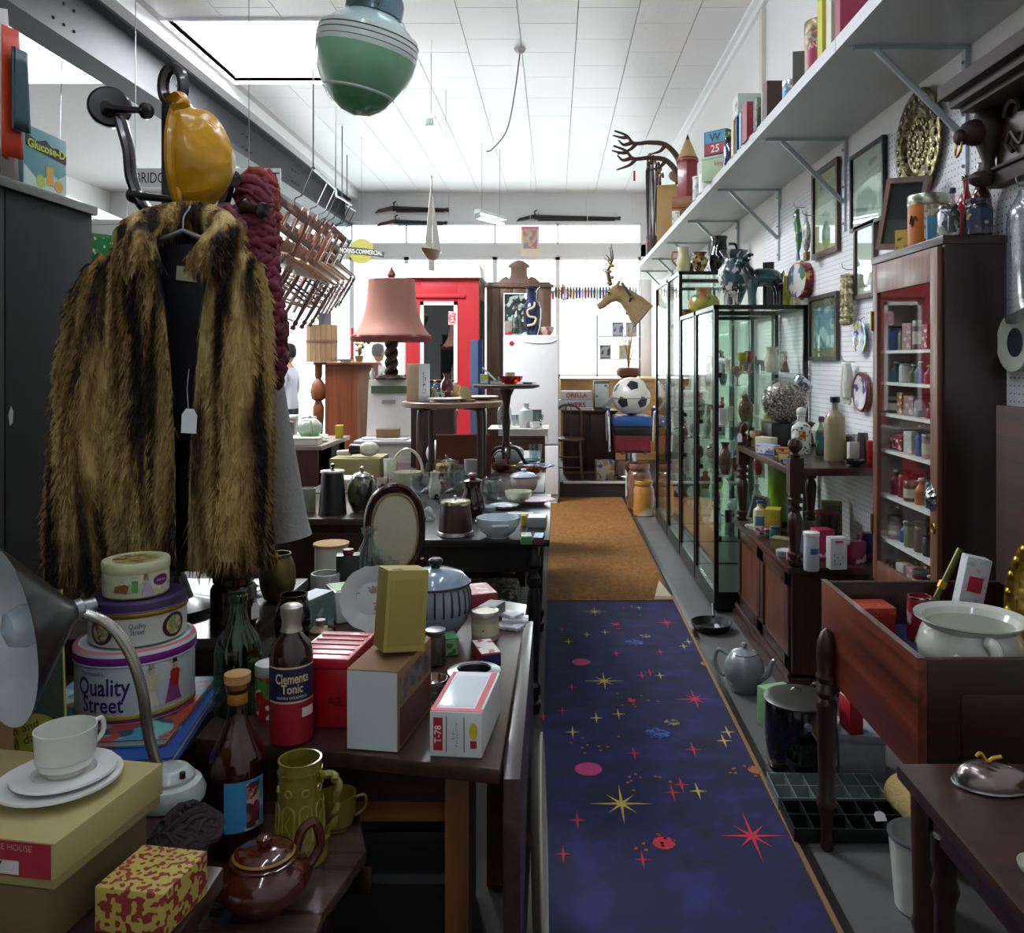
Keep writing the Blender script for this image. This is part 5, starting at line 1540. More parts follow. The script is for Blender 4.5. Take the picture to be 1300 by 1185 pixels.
# ON TOP OF THE WARDROBE
gx = carton('health_drink_box', 'tall blue green box of glucose powder with drink picture on the wardrobe', (-1.535,2.515,2.001),(.215,.06,.175), PI / 2, M('#5f9298', .45, var=.05))
mk('black_wave', G().prism([(-.095,.115),(.105,.1),(.105,.125),(.06,.14),(.03,.135),(0,.15),(-.04,.138),(-.095,.15)],0,.0008).tf((0,-.0305,0),(PI / 2,0,0)), M('#10151c', .4), gx)
text('Glucose-D', gx, M('#b9c83c', .5), width=.185, height=.026, loc=(.004,-.032,.125), bold=.03)
mk('white_panel', G().prism([(-.105,.0),(.105,.0),(.105,.07),(.06,.045),(.03,.06),(-.03,.02),(-.105,.06)],0,.0008).tf((0,-.0305,0),(PI / 2,0,0)), M('#b9cfc4', .5), gx)
gl_ = mk('printed_glass', G().prism([(-.016,.02),(.016,.02),(.02,.075),(-.02,.075)],0,.0012).tf((.02,-.031,0),(PI / 2,0,0)), M('#c9a040', .5), gx)
for x, col in ((-.025, '#a8b844'),(.065, '#d09a34')):
    mk('printed_fruit', G().prism([(x + .022 * math.cos(a * PI / 9),.025 + .018 * math.sin(a * PI / 9)) for a in range(18)],0,.0016).tf((0,-.0305,0),(PI / 2,0,0)), M(col, .5), gx)
fo = T('foil_packet', 'silver foil wrapped packet beside the glucose box', 'packet', (-1.54,2.2,2.001),.05)
mk('packet', G().cbox(.1,.2,.085), SPOT('#a9bcc6', ['#e8eef2', '#5a6a74'],16., .5,.15, bump=.6), fo, bevel=.012)
mk('crimped_end', G().cbox(.1,.012,.06,.012,0,-.106), SPOT('#a9bcc6', '#5a6a74', 30., .5,.15), fo)
js = T('racing_jersey', 'white orange and teal jockey jersey draped on the wardrobe', 'jersey', (-1.56,2.375,2.001))
def drape(x0, x1, z0, z1, y, amp, n=16, taper=.7):
    v, f = [],[]
    for j in range(7):
        t_ = j / 6
        for i in range(n + 1):
            u = i / n
            w_ = 1 - (1 - taper) * t_
            x = (x0 + x1) / 2 + (u - .5) * (x1 - x0) * w_
            v.append((x, y + amp * math.sin(u * 9 + t_) - .05 * math.sin(u * PI), z0 + (z1 - z0) * t_))
    for j in range(6):
        for i in range(n):
            a = j * (n + 1) + i
            f.append((a, a + 1, a + n + 2, a + n + 1))
    return G().add(v, f)
for nm_, g_, mm in (('white_front', drape(-.10,.075,0,.47,-.02,.008), M('#c9c4c0', .5, var=.15)),('orange_panel', drape(.058,.105,.05,.40,-.045,.004, taper=.6), M('#c8401c', .5)),('teal_sleeve', drape(.095,.128,.12,.34,-.05,.004, taper=.6), M('#1c3f4a', .5))):
    o = mk(nm_, g_, mm, js)
    md = o.modifiers.new('s', 'SOLIDIFY')
    md.thickness = .008
oc = T('tall_cupboard', 'plain dark cupboard standing behind the wardrobe', 'cupboard', (-2.1,2.86,0))
mk('body', G().box(0,.6,0,.5,0,1.78), WDM, oc, bevel=.004)
mk('top', G().box(-.01,.62,-.01,.51,1.78,1.8), WDM, oc, bevel=.003)
gb_ = carton('green_tea_carton', 'small bright green carton with printed arches on the dark cupboard', (-1.56,2.92,1.801),(.09,.07,.13),.9, M('#1f7a3e', .45), face=SPOT('#1f7a3e', '#d8d89a', 50., .6), side=SPOT('#1f7a3e', '#d8d89a', 50., .6))
carton('white_carton', 'plain white carton on top of the dark cupboard', (-1.60,3.06,1.801),(.16,.1,.2),.1, PAPER, lid=.02)
# HANGING FROM THE CEILING
# green glass globe
GLP = Q(463,78,3.0)
gl = T('pendant_globe', 'big green and white ringed glass pendant lamp shade hanging tilted', 'lamp', GLP, rot=(.05,.2,0))
u = 3.0 / F
def yy(a):
    return (78 - a) * u
mk('chrome_gallery', G().lathe([(.0, yy(-4)),(34 * u, yy(-4)),(36 * u, yy(2)),(36 * u, yy(20)),(33 * u, yy(22))],32, cap=False), M('#5f7880', .2,.8), gl)
mk('thumb_screw', G().tube([(36 * u, 0, yy(12)),(44 * u, 0, yy(12))],.004,6).tf(rot=(0,0,-1.2)), STEEL, gl)
GW1 = M('#a3bab6', .2, coat=.6, var=.03)
GW2 = M('#cfdcd2', .2, coat=.6, var=.03)
GG = M('#7db58c', .22, coat=.6, var=.04)
mk('glass_shoulder', G().lathe([(33 * u, yy(20)),(40 * u, yy(27)),(52 * u, yy(36)),(58 * u, yy(42))],40, cap=False), GW1, gl)
rb_ = mk('ringed_band', G().lathe([(58 * u, yy(42)),(61 * u, yy(43)),(62 * u, yy(48)),(61 * u, yy(49)),(63 * u, yy(50)),(63.5 * u, yy(55)),(62.5 * u, yy(56)),(64 * u, yy(57)),(64 * u, yy(63)),(63 * u, yy(64)),(64 * u, yy(65)),(63.5 * u, yy(70))],48, cap=False), GW2, gl)
for y in (49,56,63.5):
    mk('gilt_line', G().lathe([(62.2 * u, yy(y - .8)),(63.8 * u, yy(y)),(62.2 * u, yy(y + .8))],48, cap=False), M('#5a4632', .3,.5), rb_)
mk('green_body', G().lathe([(63.5 * u, yy(70)),(62 * u, yy(82)),(56 * u, yy(100)),(47 * u, yy(116)),(45 * u, yy(118))],48, cap=False), GG, gl)
mk('white_line', G().lathe([(45.5 * u, yy(117)),(45.5 * u, yy(119.5)),(43.5 * u, yy(121))],48, cap=False), GW2, gl)
mk('green_base', G().lathe([(43.5 * u, yy(121)),(38 * u, yy(129)),(29 * u, yy(137)),(27 * u, yy(138)),(18 * u, yy(144)),(0, yy(147))],48, cap=False), M('#4f9463', .22, coat=.6), gl)
mk('hanging_rod', G().tube([(0,0, yy(-4)),(-.20,.02, ZC - GLP.z + .02)],.006,6), STEEL, gl)
# ceiling rose with loose cord
pr_ = Q(660,62,7.2)
rs = T('ceiling_rose', 'white ceiling rose with a loose dark cord dangling', 'ceiling rose', (pr_.x, 7.2, ZC))
mk('rose', G().lathe([(0,0),(.05,0),(.045,-.02),(.02,-.04),(0,-.045)],18), M('#c9c4bc', .5), rs)
mk('cord', G().tube(spl([(0,0,-.04),(-.05,.1,-.35),(-.12,.15,-.65),(-.25,.2,-.8),(-.3,.2,-.82)]),.006,6), M('#4a4440', .6), rs)
# street sign
bs = T('street_sign', 'long white street name sign with black letters hung on wires', 'sign', Q(262,226,6.0))
mk('board', G().cbox(1.05,.012,.135,-.0675), M('#d9d8d4', .5), bs)
text('BRIDGE', bs, BLACK, height=.075, width=.24, loc=(-.375,-.0075,0))
text("S", bs, BLACK, height=.075, loc=(.14,-.0075,0))
text("ST", bs, BLACK, height=.075, loc=(.465,-.0075,0))
for x in (-.5,.3):
    mk('hanging_wire', G().tube([(x, 0,.06),(x, 0, ZC - Q(262,226,6.).z)],.003,5), STEEL, bs)
# lorry maker's sign
ms = T('enamel_sign', 'yellow disc enamel sign with dark banner hung before the shop window', 'sign', Q(459,319,10.0))
mk('yellow_disc', G().lathe([(0,-.008),(.145,-.008),(.148,0),(.145,.008),(0,.008)],36).tf(rot=(PI / 2,0,0)), M('#9c9a3c', .4), ms)
pts = [(-.27,-.035),(-.15,-.03),(0,-.04),(.15,-.06),(.27,-.085),(.275,-.01),(.15,.02),(0,.035),(-.15,.05),(-.275,.04)]
bn = mk('banner', G().prism(pts, 0,.008).tf((0,-.008,0),(PI / 2,0,0)), M('#30333a', .4), ms)
text('MORRIS-COMMERCIAL', ms, M('#c9c8bc', .5), width=.5, height=.055, loc=(0,-.0175,-.008), rot=(PI / 2,.07,0), bold=.02)
mk('hanging_wire', G().tube([(0,0,.14),(0,0, ZC - Q(459,319,10.).z)],.002,4), STEEL, ms)
# model yacht
my = T('model_yacht', 'model sailing yacht with tall white sails hung by a thread', 'model boat', Q(548,325,7.0), rot=(0,0,1.2))
hull = G()
v, f = [],[]
for i in range(9):
    x = -.16 + .04 * i
    w_ = .045 * max(.05,1 - (abs(x) / .165) ** 2.2)
    dph = .09 * max(.15,1 - (abs(x) / .18) ** 2)
    v += [(x, -w_, .05),(x, -w_ * .7,.05 - dph * .6),(x, 0,.05 - dph),(x, w_ * .7,.05 - dph * .6),(x, w_, .05)]
for i in range(8):
    for k in range(4):
        a = i * 5 + k
        f.append((a, a + 1, a + 6, a + 5))
    f.append((i * 5 + 4, i * 5, i * 5 + 5, i * 5 + 9))
mk('hull', hull.add(v, f), WOOD('#6b4326', '#9a6b3e', 'x'), my)
mk('keel', G().box(-.05,.04,-.004,.004,-.12,-.03), WHITE, my)
mk('mast', G().tube([(0,0,.05),(0,0,.66)],.005,6), OAK, my)
mk('mainsail', G().prism([(-.004,.07),(-.15,.07),(-.004,.64)],0,.003).tf(rot=(PI / 2,0,.15)), M('#e4e0d6', .7), my)
mk('jib', G().prism([(.01,.06),(.13,.06),(.01,.5)],0,.003).tf(rot=(PI / 2,0,-.1)), M('#e4e0d6', .7), my)
mk('thread', G().tube([(0,0,.66),(0,0, ZC - Q(548,325,7.).z)],.0015,4), STRING, my)
# hanging poster
po = T('hanging_poster', 'small faded poster of a furniture advert dangling before the window', 'poster', Q(673,307,11.0))
mk('sheet', G().cbox(.23,.003,.39,-.19), M('#cfc0a4', .7), po)
mk('picture', G().cbox(.18,.001,.24,-.09,0,-.002), SPOT('#a8a890', ['#7a8088', '#c8a054', '#b86a7a'],9., .52), po)
mk('red_head', G().cbox(.22,.001,.035,.155,0,-.002), M('#b87a8a', .7), po)
mk('string', G().tube([(0,0,.2),(0,0,.5),(.02,0, ZC - Q(673,307,11.).z)],.002,4), STRING, po)
# guns on the back wall
def longgun(label, px0, px1, py, seed, stock):
    a, b = Q(px0, py, YB - .06), Q(px1, py + 2, YB - .06)
    L = (b - a).length
    t = T('antique_musket', label, 'gun', a, rot=(0, math.atan2(a.z - b.z, b.x - a.x),0), group='old guns above the shop window')
    mk('stock', G().prism([(0,-.06),(.1,-.04),(.3,.0),(.33,.04),(.27,.06),(.2,.04),(.05,.0)],0,.04).tf((0,.02,0),(PI / 2,0,0)), stock, t, bevel=.008)
    mk('barrel', G().tube([(.28,0,.02),(L, 0,.02)],[.04,.022],10), BLACK, t)
    mk('ramrod', G().tube([(.34,-.0,-.03),(L * .95,0,-.012)],.01,6), stock, t)
    mk('hammer', G().tube([(.3,0,.05),(.29,0,.11),(.33,0,.13)],.012,6), BLACK, t)
    mk('muzzle_ring', G().lathe([(.03,0),(.035,.02),(.03,.04),(0,.04)],10).tf((L - .03,0,.02),(0, PI / 2,0)), BLACK, t)
    mk('wall_hook', G().tube([(.35,.06,.09),(.35,0,.09),(.35,-.01,-.02),(.35,.06,-.03)],.006,5), STEEL, t)
    return t
longgun('long black musket hung alone above the shop window', 655,787,277,1, BLACK)
longgun('dark red stocked musket, upper of the hung pair', 476,569,266,2, WOOD('#301410', '#5a2a20', 'x'))
longgun('dark red stocked musket, lower of the hung pair', 478,567,283,3, WOOD('#301410', '#5a2a20', 'x'))
# hung chairs
CHW = WOOD('#2c150f', '#54301f', 'z', .2)
def hung_chair():
    t = T('wooden_chair', 'x', 'chair', (0,0,0), group='wooden chairs hung in a row under the beam')
    W_ = .4
    for s in (-1,1):
        mk('back_post', G().tube([(s * W_ / 2,.0,0),(s * W_ / 2,.02,.45),(s * W_ / 2,.08,.95)],.017,8), CHW, t)
        mk('front_leg', G().lathe(turned(.44,.02),10, s * W_ / 2,-.38), CHW, t)
        mk('side_rail', G().tube([(s * W_ / 2,-.38,.2),(s * W_ / 2,.01,.2)],.01,6), CHW, t)
    for z, y in ((.9,.075),(.72,.055),(.58,.04)):
        mk('back_slat', G().box(-W_ / 2, W_ / 2, y - .008, y + .008, z - .03, z + .03), CHW, t, bevel=.004)
    for k in range(3):
        mk('spindle', G().tube([(-.1 + .1 * k, .055,.74),(-.1 + .1 * k, .075,.88)],.008,6), CHW, t)
    mk('seat', G().prism([(-.19,-.4),(.19,-.4),(.21,.0),(-.21,.0)],.44,.465), WOOD('#6b4a30', '#8d6a4a'), t, bevel=.008)
    mk('front_rail', G().tube([(-W_ / 2,-.38,.24),(W_ / 2,-.38,.24)],.011,6), CHW, t)
    mk('hook', G().tube(spl([(0,.075,.93),(0,.1,1.0),(.0,.05,1.04),(0,.06,1.12),(0.0,.09,1.3)]),.006,5), BLACK, t)
    return t
ch0 = hung_chair()
labs = ['slatted wooden chair hung next to the ruffled scarves', 'slatted chair hung second along the beam from the scarves', 'slatted chair hung third along the beam from the scarves', 'slatted chair hung fourth along the beam from the scarves',
        'slatted chair hung fifth along the beam from the scarves', 'slatted chair hung sixth along the beam from the scarves', 'slatted chair hung seventh along the beam toward the shop window', 'slatted chair hung last along the beam nearest the enamel sign']
for i, lb in enumerate(labs):
    Y = 6.6 + i * .66
    X = -2.42 - .115 * i
    px = PX + X / Y * F
    z = EYE + (458 - (372 - .25 * max(0, px - 345))) / F * Y - .12
    rot = (.25,.42,1.1)
    if i == 0:
        ch0.location, ch0.rotation_euler = (X, Y, z), rot
        ch0['label'] = lb
    else:
        dup(ch0,(X, Y, z),(rot[0] + .04 * (i % 3), rot[1] + .03 * (i % 2), rot[2]), lb)
bpy.context.view_layer.update()
tips = [o.matrix_world @ Vector((0,.09,1.3)) for o in bpy.data.objects if o.name.split('.')[0] == 'wooden_chair' and o.type == 'EMPTY']
tips.sort(key=lambda q: q.y)
hr = T('hanging_rail', 'dark metal rail hung from the ceiling carrying the chairs', 'rail', (0,0,0))
mk('rail_bar', G().tube(tips, .014,8), BLACK, hr)
for a in tips[::2]:
    mk('drop_rod', G().tube([a, (a.x, a.y, ZC)],.006,5), BLACK, hr)
# ON THE LONG SHELF
ZS = SH + .0225
def onshelf(px, X=1.1):
    return Vector((X, F * X / (px - PX), ZS))
ct = tin('big red and gold biscuit tin with arched label on the long shelf', onshelf(1043,1.14),.07,.27, M('#8a7a52', .35,.3), M('#7c6c48', .35,.5), rz=-.45)
mk('red_panel', G().patch(.0712,-1.0,1.0,.02,.17,16), M('#9c1f3c', .4), ct)
mk('silver_arch', G().patch(.0714,-.9,.9,.17,.215,16), SPOT('#9a9478', ['#b8324a', '#5a563c'],30., .52), ct)
text('ANGUS', ct, M('#c9b98c', .4), width=.1, height=.026, bend=.0716, loc=(0,0,.155), bold=.02)
for i, (px, h, col, lb) in enumerate(((1066,.30, '#b9b62c', 'tall yellow green paper packet'),(1078,.26, '#c9c8b4', 'cream folded packet'),(1090,.27, '#8c2440', 'maroon tall book'))):
    book(lb + ' standing next to the biscuit tin on the long shelf', onshelf(px, 1.15),(.16,.06, h),0, M(col, .5), flat=False, name='tall_book')
vessel('dark_crock', 'dark grey lidded crock on the long shelf beside the biscuit tin', onshelf(1015,1.26),.06,.17, 'cyl', M('#3c3d44', .4), 'jar', hollow=0, cap=BLACK)
sc_ = T('kitchen_scales', 'black iron mechanism standing behind the big biscuit tin', 'scales', onshelf(1050,1.40))
mk('body', G().cbox(.12,.1,.18), BLACK, sc_, bevel=.01)
mk('weighing_arm', G().tube([(0,0,.18),(0,0,.25),(-.07,0,.27)],.012,8), BLACK, sc_)
mk('pan', G().lathe([(.0,.27),(.05,.275),(.055,.28),(0,.278)],16, x=-.02), BLACK, sc_)
carton('large_pale_card', 'tall pale green and white box at the back of the long shelf', onshelf(1022,1.40),(.2,.12,.42), PI / 2, M('#a8b89a', .6), face=SPOT('#c8d4c4', '#5a7a54', 8., .5))
book('grey board leaning against the biscuit tin', onshelf(1027,1.13),(.14,.012,.2),-.2, M('#5c5a56', .6), flat=False, name='thin_board')
tin('small blue picture tin on the long shelf', onshelf(1003,1.1),.035,.13, SPOT('#4a9cc8', ['#d8683a', '#e8d8c0'],14., .56), M('#b8b8b0', .3,.7))
book('dark brown leather book on the long shelf', onshelf(991,1.11),(.15,.06,.19),0, M('#43281f', .5), flat=False)
book('thin cream pamphlet beside the brown book', onshelf(984.5,1.11),(.14,.012,.17),0, PAPER, flat=False, name='pamphlet')
book('dark green marbled book on the long shelf', onshelf(976,1.1),(.14,.075,.165),0, SPOT('#36524a', ['#7a8a5c', '#5a2a30'],22., .52), flat=False)
book('broad pinkish red ledger on the long shelf', onshelf(964,1.1),(.16,.11,.2),0, M('#9c3a48', .5), flat=False, name='ledger')
book('pale blue slim book on the long shelf', onshelf(955.5,1.1),(.14,.05,.2),0, M('#8fb4c8', .5), flat=False)
book('navy spined book on the long shelf', onshelf(950,1.1),(.14,.05,.2),0, NAVY, flat=False)
book('cream yellow spined book on the long shelf', onshelf(945,1.1),(.14,.06,.2),0, M('#cfc69c', .5), flat=False)
cpk = carton('small_card_box', 'white card box with tiny car picture lying across the books', Vector((1.11, F * 1.1 / (950 - PX), ZS + .201)),(.15,.17,.12), PI / 2 * 3, M('#b9c4b8', .5), face=SPOT('#c9d4c8', ['#8a2a3a', '#3a4448'],14., .6))
f1 = frame('small black framed print leaning on the wall above the shelf', Vector((1.44, F * 1.44 / (985 - PX), ZS + .35)),.36,.34, BLACK, SPOT('#c4c8c0', '#8a8a84', 6., .52), None, .02, rot=(0,0,-PI / 2))
carton('picture_rest', 'mustard box under the small black framed print', Vector((1.42, F * 1.44 / (985 - PX), ZS)),(.3,.14,.178), PI / 2, M('#94701c', .5))
w25 = carton('soap_powder_box', 'navy washing powder box printed 25 on the long shelf', onshelf(917,1.09) + Vector((.0,.06,.1605)),(.17,.13,.165),-.75, NAVY)
mk('blue_panel', G().cbox(.15,.001,.075,.085,0,-.066), M('#3a94b4', .5), w25)
mk('red_panel', G().cbox(.15,.001,.07,.012,0,-.066), M('#a8283a', .5), w25)
text('W', w25, NAVY, height=.05, width=.09, loc=(0,-.0675,.12), bold=.03)
text('25', w25, PAPER, height=.05, loc=(0,-.0675,.047), bold=.02)
mk('yellow_panel', G().cbox(.001,.11,.045,.1,.086), M('#c9b82c', .5), w25)
text('UP', w25, M('#a8283a', .5), height=.03, loc=(.0875,0,.123), rot=(PI / 2,0, PI / 2), bold=.03)
gt = carton('grocery_tin', 'pale green lettered tin under the washing powder box', onshelf(917,1.09) + Vector((.0,.06,0)),(.2,.15,.16),-.75, M('#a9bf9a', .45), lid=.02, cat='tin')
text('Hop', gt, M('#b85a5a', .5), height=.04, loc=(.04,-.0765,.1))
vessel('violet_jar', 'jar with green lid and violet contents at the shelf edge', onshelf(930,1.07),.055,.17, 'jar', GLASS('#b8b4d0', .15), 'jar', hollow=0, fill=(.75, M('#5a4a8a', .5)), cap=M('#3a6a4a', .4))
for i, (px, h, m_) in enumerate(((897,.15, PAPER),(889,.17, SPOT('#c8c8c4', '#8a98b0', 20., .55)))):
    vessel('white_jar', ('plain white jar' if i == 0 else 'white jar with faint blue print') + ' at the foot of the giant pencil', onshelf(px, 1.07),.055, h, 'cyl', m_, 'jar', hollow=0, cap=PAPER)
# crates, giant pencil
p = onshelf(873,1.22)
c2 = T('pine_crate', 'reddish wooden crate stencilled on its side under the giant pencil', 'crate', p, -.3)
for k in range(3):
    mk('board', G().cbox(.26,.2,.103, k * .106), WOOD('#7a4a2a', '#9a6238', 'x'), c2, bevel=.004)
mk('stencil', G().tube([(.05 * math.cos(a * PI / 8),-.1015,.16 + .04 * math.sin(a * PI / 8)) for a in range(16)],.004,5, True), M('#4a2a1a', .6), c2)
pc_ = T('giant_pencil', 'oversized dark red novelty pencil standing on its end', 'pencil', p + Vector((0,0,.3165)),.3)
hexp = [(.1 * math.cos(a * PI / 3),.1 * math.sin(a * PI / 3)) for a in range(6)]
mk('barrel', G().prism(hexp, 0,.34), M('#7c0f1c', .3, coat=.3), pc_, bevel=.004)
mk('wood_cone', G().lathe([(.1,.34),(.055,.45),(.018,.535),(0,.535)],18, cap=False), M('#b89a62', .6), pc_)
mk('scalloped_edge', G().lathe([(.1,.325),(.097,.36),(.09,.365)],18, cap=False), M('#7c0f1c', .3), pc_)
mk('lead_point', G().lathe([(.022,.525),(0,.59)],12), M('#1a1730', .5), pc_)
carton('tall_cardboard_box', 'tall open brown cardboard box on the long shelf', onshelf(848,1.16),(.2,.24,.6),-.25, KRAFT, lid=.03)
carton('label_packet', 'small white labelled packet in front of the cardboard box', onshelf(858,1.06),(.06,.05,.13),-.3, PAPER, face=SPOT('#e0ddd4', '#8a7a6a', 30., .55))
# walking stick bundle and antlers
sb = T('walking_stick_bundle', 'bundle of dark walking sticks and clubs standing on the shelf end', 'sticks', onshelf(829,1.13))
rdm = random.Random(9)
for k in range(11):
    a = rdm.uniform(0,6.28)
    b0 = Vector((.05 * math.cos(a),.05 * math.sin(a),0))
    b1 = Vector((.08 * math.cos(a + .5),.16 * math.sin(a + .5), rdm.uniform(.85,1.1)))
    st = mk('stick', G().tube([b0, b1],[.012,.014],7),(BLACK, DARKWOOD, STEEL, DARKWOOD)[k % 4], sb)
    mk('handle', G().tube(spl([b1, b1 + Vector((.0,-.02,.06)), b1 + Vector((.02,-.07,.08)), b1 + Vector((.02,-.1,.03))]),.013,7),(BLACK, OAK)[k % 2], st)
mk('stick_pot', G().lathe([(.08,0),(.085,.25),(.08,.25),(.075,.02),(0,.02)],18, cap=False), SPOT('#3a2a26', '#9c3a34', 20., .58), sb)
AN = M('#4a3026', .6, var=.3, scale=30, bump=.4)
an = T('deer_antlers', 'branching brown deer antlers mounted above the walking sticks', 'antlers', Q(858,250,8.7))
u8 = 8.7 / F
def A(px, py, d=0.):
    return Vector(((px - 858) * u8, d, -(py - 250) * u8))
for off, dep in (((0,0),0.),((-8,26),-.22)):
    ox, oy = off
    def B(px, py, d=0.):
        return A(px + ox * .4, py + oy, d + dep)
    bb_ = mk('main_beam', G().tube(spl([B(866,218 if oy == 0 else 206), B(860,200), B(845,184), B(825,181), B(805,182), B(795,172), B(780,166)]),[.035 - .0007 * i for i in range(37)],8), AN, an)
    for q in ([(845,184),(838,192),(826,196)],[(808,182),(800,190),(784,196)],[(803,181),(792,184),(785,178)],[(797,174),(790,175),(778,172)]):
        mk('tine', G().tube(spl([B(*w) for w in q]),[.024 - .0014 * i for i in range(13)],7), AN, bb_)
mk('skull_plate', G().ball(.09,0,0,0,12,1., .8,.7).tf(A(858,226,-.1)), M('#8a7a62', .7), an)
mk('mount_stem', G().tube([A(858,232,-.1), A(858,236.5,-.09)],.02,8), DARKWOOD, an)
mk('red_ticket', G().cbox(.02,.003,.1).tf(A(803,235,-.2)), RED, an)
# ON THE SIDE WALL
frame_wall('tall brown framed print with yellow slip mount on the pegboard', 1034,222,1067,318, WOOD('#3a2018', '#54301f'), SPOT('#cdd3cc', '#9aa49a', 5., .5), M('#c8c46a', .6), fw=.03)
frame_wall('black framed landscape under glass on the pegboard', 1083,200,1126,278, BLACK, SPOT('#d4d6d0', '#8f9a92', 5., .5), M('#cfd2ca', .6), fw=.018)
frame_wall('narrow brown framed print hung below the black framed landscape', 1088,288,1114,376, WOOD('#3f2a20', '#5e4334'), SPOT('#d8d6cc', '#a49a80', 6., .52), PAPER, fw=.02)
frame_wall('olive mounted sea picture in dark frame near the glass case', 1030,378,1066,458, WOOD('#2a2220', '#43342c'), SPOT('#7fa0b4', ['#c8d4d8', '#5a8090'],6., .5), M('#6a6c4a', .7), fw=.022)
# embossed brass platter
c = WL(1168,182, XW - .02)
bp = T('brass_platter', 'large embossed antique brass platter hung on the pegboard', 'platter', (XW - .012, c.y, c.z), rot=(0,-PI / 2,0))
ANT = SPOT('#6e673f', ['#a39a66', '#403c26'],30., .5,.3, bump=.8)
for mm in (ANT,):
    p_ = [n_ for n_ in mm.node_tree.nodes if n_.type == 'BSDF_PRINCIPLED'][0]
    p_.inputs['Metallic'].default_value = .8
mk('dish', G().lathe([(0,.012),(.12,.012),(.128,.02),(.14,.03),(.215,.024),(.222,.018),(.215,.016),(.13,.008),(0,.0)],48, cap=False), ANT, bp)
for R_, n_ in ((.178,24),(.09,14),(.045,8)):
    for k in range(n_):
        a = 2 * PI * k / n_
        mk('embossed_boss', G().ball(.014 if R_ > .1 else .018,0,0,0,8,1,1,.5), ANT, bp, (R_ * math.cos(a), R_ * math.sin(a),.028 if R_ > .1 else .014))
# small tilted frame on cabinet, carved cornice
ZR = 1.921
frame('small empty wooden frame leaning on the mahogany cabinet', Vector((1.40,3.40, ZR + .165)),.2,.29, WOOD('#4a2a1e', '#6e4634'), M('#35393a', .15, coat=.5), None, .022, rot=(-.1,.12,-PI / 2 + .5))
tn = tin('orange and cream toffee tin on top of the mahogany cabinet', Vector((1.405,3.2, ZR)),.072,.2, M('#b8651c', .4), M('#9aa08c', .25,.8), rz=-.75)
mk('cream_panel', G().patch(.0725,.15,.95,.03,.155,10), SPOT('#c9c6a4', '#8a8a70', 60., .52), tn)
mk('red_edge', G().patch(.0727,.95,1.2,.02,.16,6), M('#a02a24', .4), tn)
mk('script_mark', G().tube(spl([(.073 * math.sin(a),-.073 * math.cos(a), z) for a, z in ((-.7,.09),(-.55,.12),(-.5,.08),(-.35,.115),(-.2,.1))]),.003,5), BLACK, tn)
carton('yellow_match_carton', 'little yellow carton with round emblem on the cabinet', Vector((1.36,3.31, ZR)),(.06,.05,.085),-.5, M('#b9a63c', .5), face=SPOT('#c9b64a', '#6a5a4a', 40., .58))
carton('blue_tin_box', 'blue and olive oblong tin on the cabinet', Vector((1.37,3.04, ZR)),(.075,.07,.095),-.35, M('#2f7a9a', .4), side=M('#6a7a54', .5), cat='tin')
vessel('sauce_bottle', 'clear wrapped bottle with dark stopper behind the blue tin', Vector((1.44,3.08, ZR)),.028,.2, 'bottle', GLASS('#d8c8c8', .2), 'bottle', hollow=0, cap=M('#1c2a3a', .4), fill=(.4, M('#7a2a34', .4)))
vessel('ruby_bottle', 'ruby red bottle with cellophane top on the cabinet', Vector((1.45,3.0, ZR)),.032,.23, 'bottle', M('#8a1420', .15, coat=.6), 'bottle', hollow=0, cap=GLASS('#e0e0e0', .3))
vessel('amber_bottle', 'tall brown amber glass bottle on the cabinet', Vector((1.46,2.91, ZR)),.033,.25, 'bottle', M('#4a1f18', .12, coat=.6), 'bottle', hollow=0, cap=STEEL)
vessel('blue_label_jar', 'dark glass jar with gold lettered blue label on the cabinet', Vector((1.43,2.87, ZR)),.045,.125, 'jar', M('#2a2c30', .15, coat=.6), 'jar', hollow=0, lab=(SPOT('#1c2c4a', '#b8a850', 40., .6),.2,.7,-1.4,1.4))
vessel('crystal_stopper', 'crumpled cellophane wrapped jar beside the blue label jar', Vector((1.35,2.915, ZR)),.036,.11, 'jar', SPOT('#8a8c86', ['#e8ecec', '#4a4c48'],24., .5,.12, bump=.6), 'jar', hollow=0)
# carved overmantel
OVM, OVMY = WOOD('#190e0b', '#38211b', 'z', .6,1., 0.), WOOD('#190e0b', '#38211b', 'y', .65,1., 0.)
cv = T('carved_overmantel', 'dark carved oak overmantel shelf with lion bracket high on the wall', 'shelf', (XW - .009,2.9,2.1))
for z0, z1, d, y0 in ((.285,.335,.2,.02),(.255,.285,.17,0),(.235,.255,.14,-.02)):
    mk('cornice_moulding', G().box(-d, 0,-1.2,.0 + y0, z0, z1), OVMY, cv, bevel=.008)
mk('frieze', G().box(-.035,0,-1.2,-.06,.02,.235), WOOD('#201311', '#3c2420', 'y'), cv)
mk('lower_rail', G().box(-.05,0,-1.2,-.02,-.02,.03).box(-.062,0,-1.2,-.02,.03,.042), OVMY, cv, bevel=.006)
for k in range(7):
    y = -.18 - k * .14
    mk('carved_scroll', G().tube(spl([(-.045, y, .07),(-.05, y + .03,.1),(-.05, y, .13),(-.05, y - .03,.1),(-.048, y - .055,.085),(-.045, y - .07,.12)]),.008,6), OVM, cv)
    mk('gadroon', G().tube(arc(0,.19,.045,0, PI, 8),.012,6).tf((-.045, y, 0),(0,0, PI / 2)), OVM, cv)
ln_ = mk('lion_bracket', G().lathe([(.02,0),(.034,.02),(.022,.05),(.02,.07),(.03,.1),(.045,.14),(.055,.18),(.04,.235)],14).tf((-.055,-.045,0)), OVM, cv)
mk('lion_head', G().ball(.05,-.1,-.045,.165,14,1.1,.9,.9).ball(.028,-.145,-.045,.15,10), OVM, ln_)
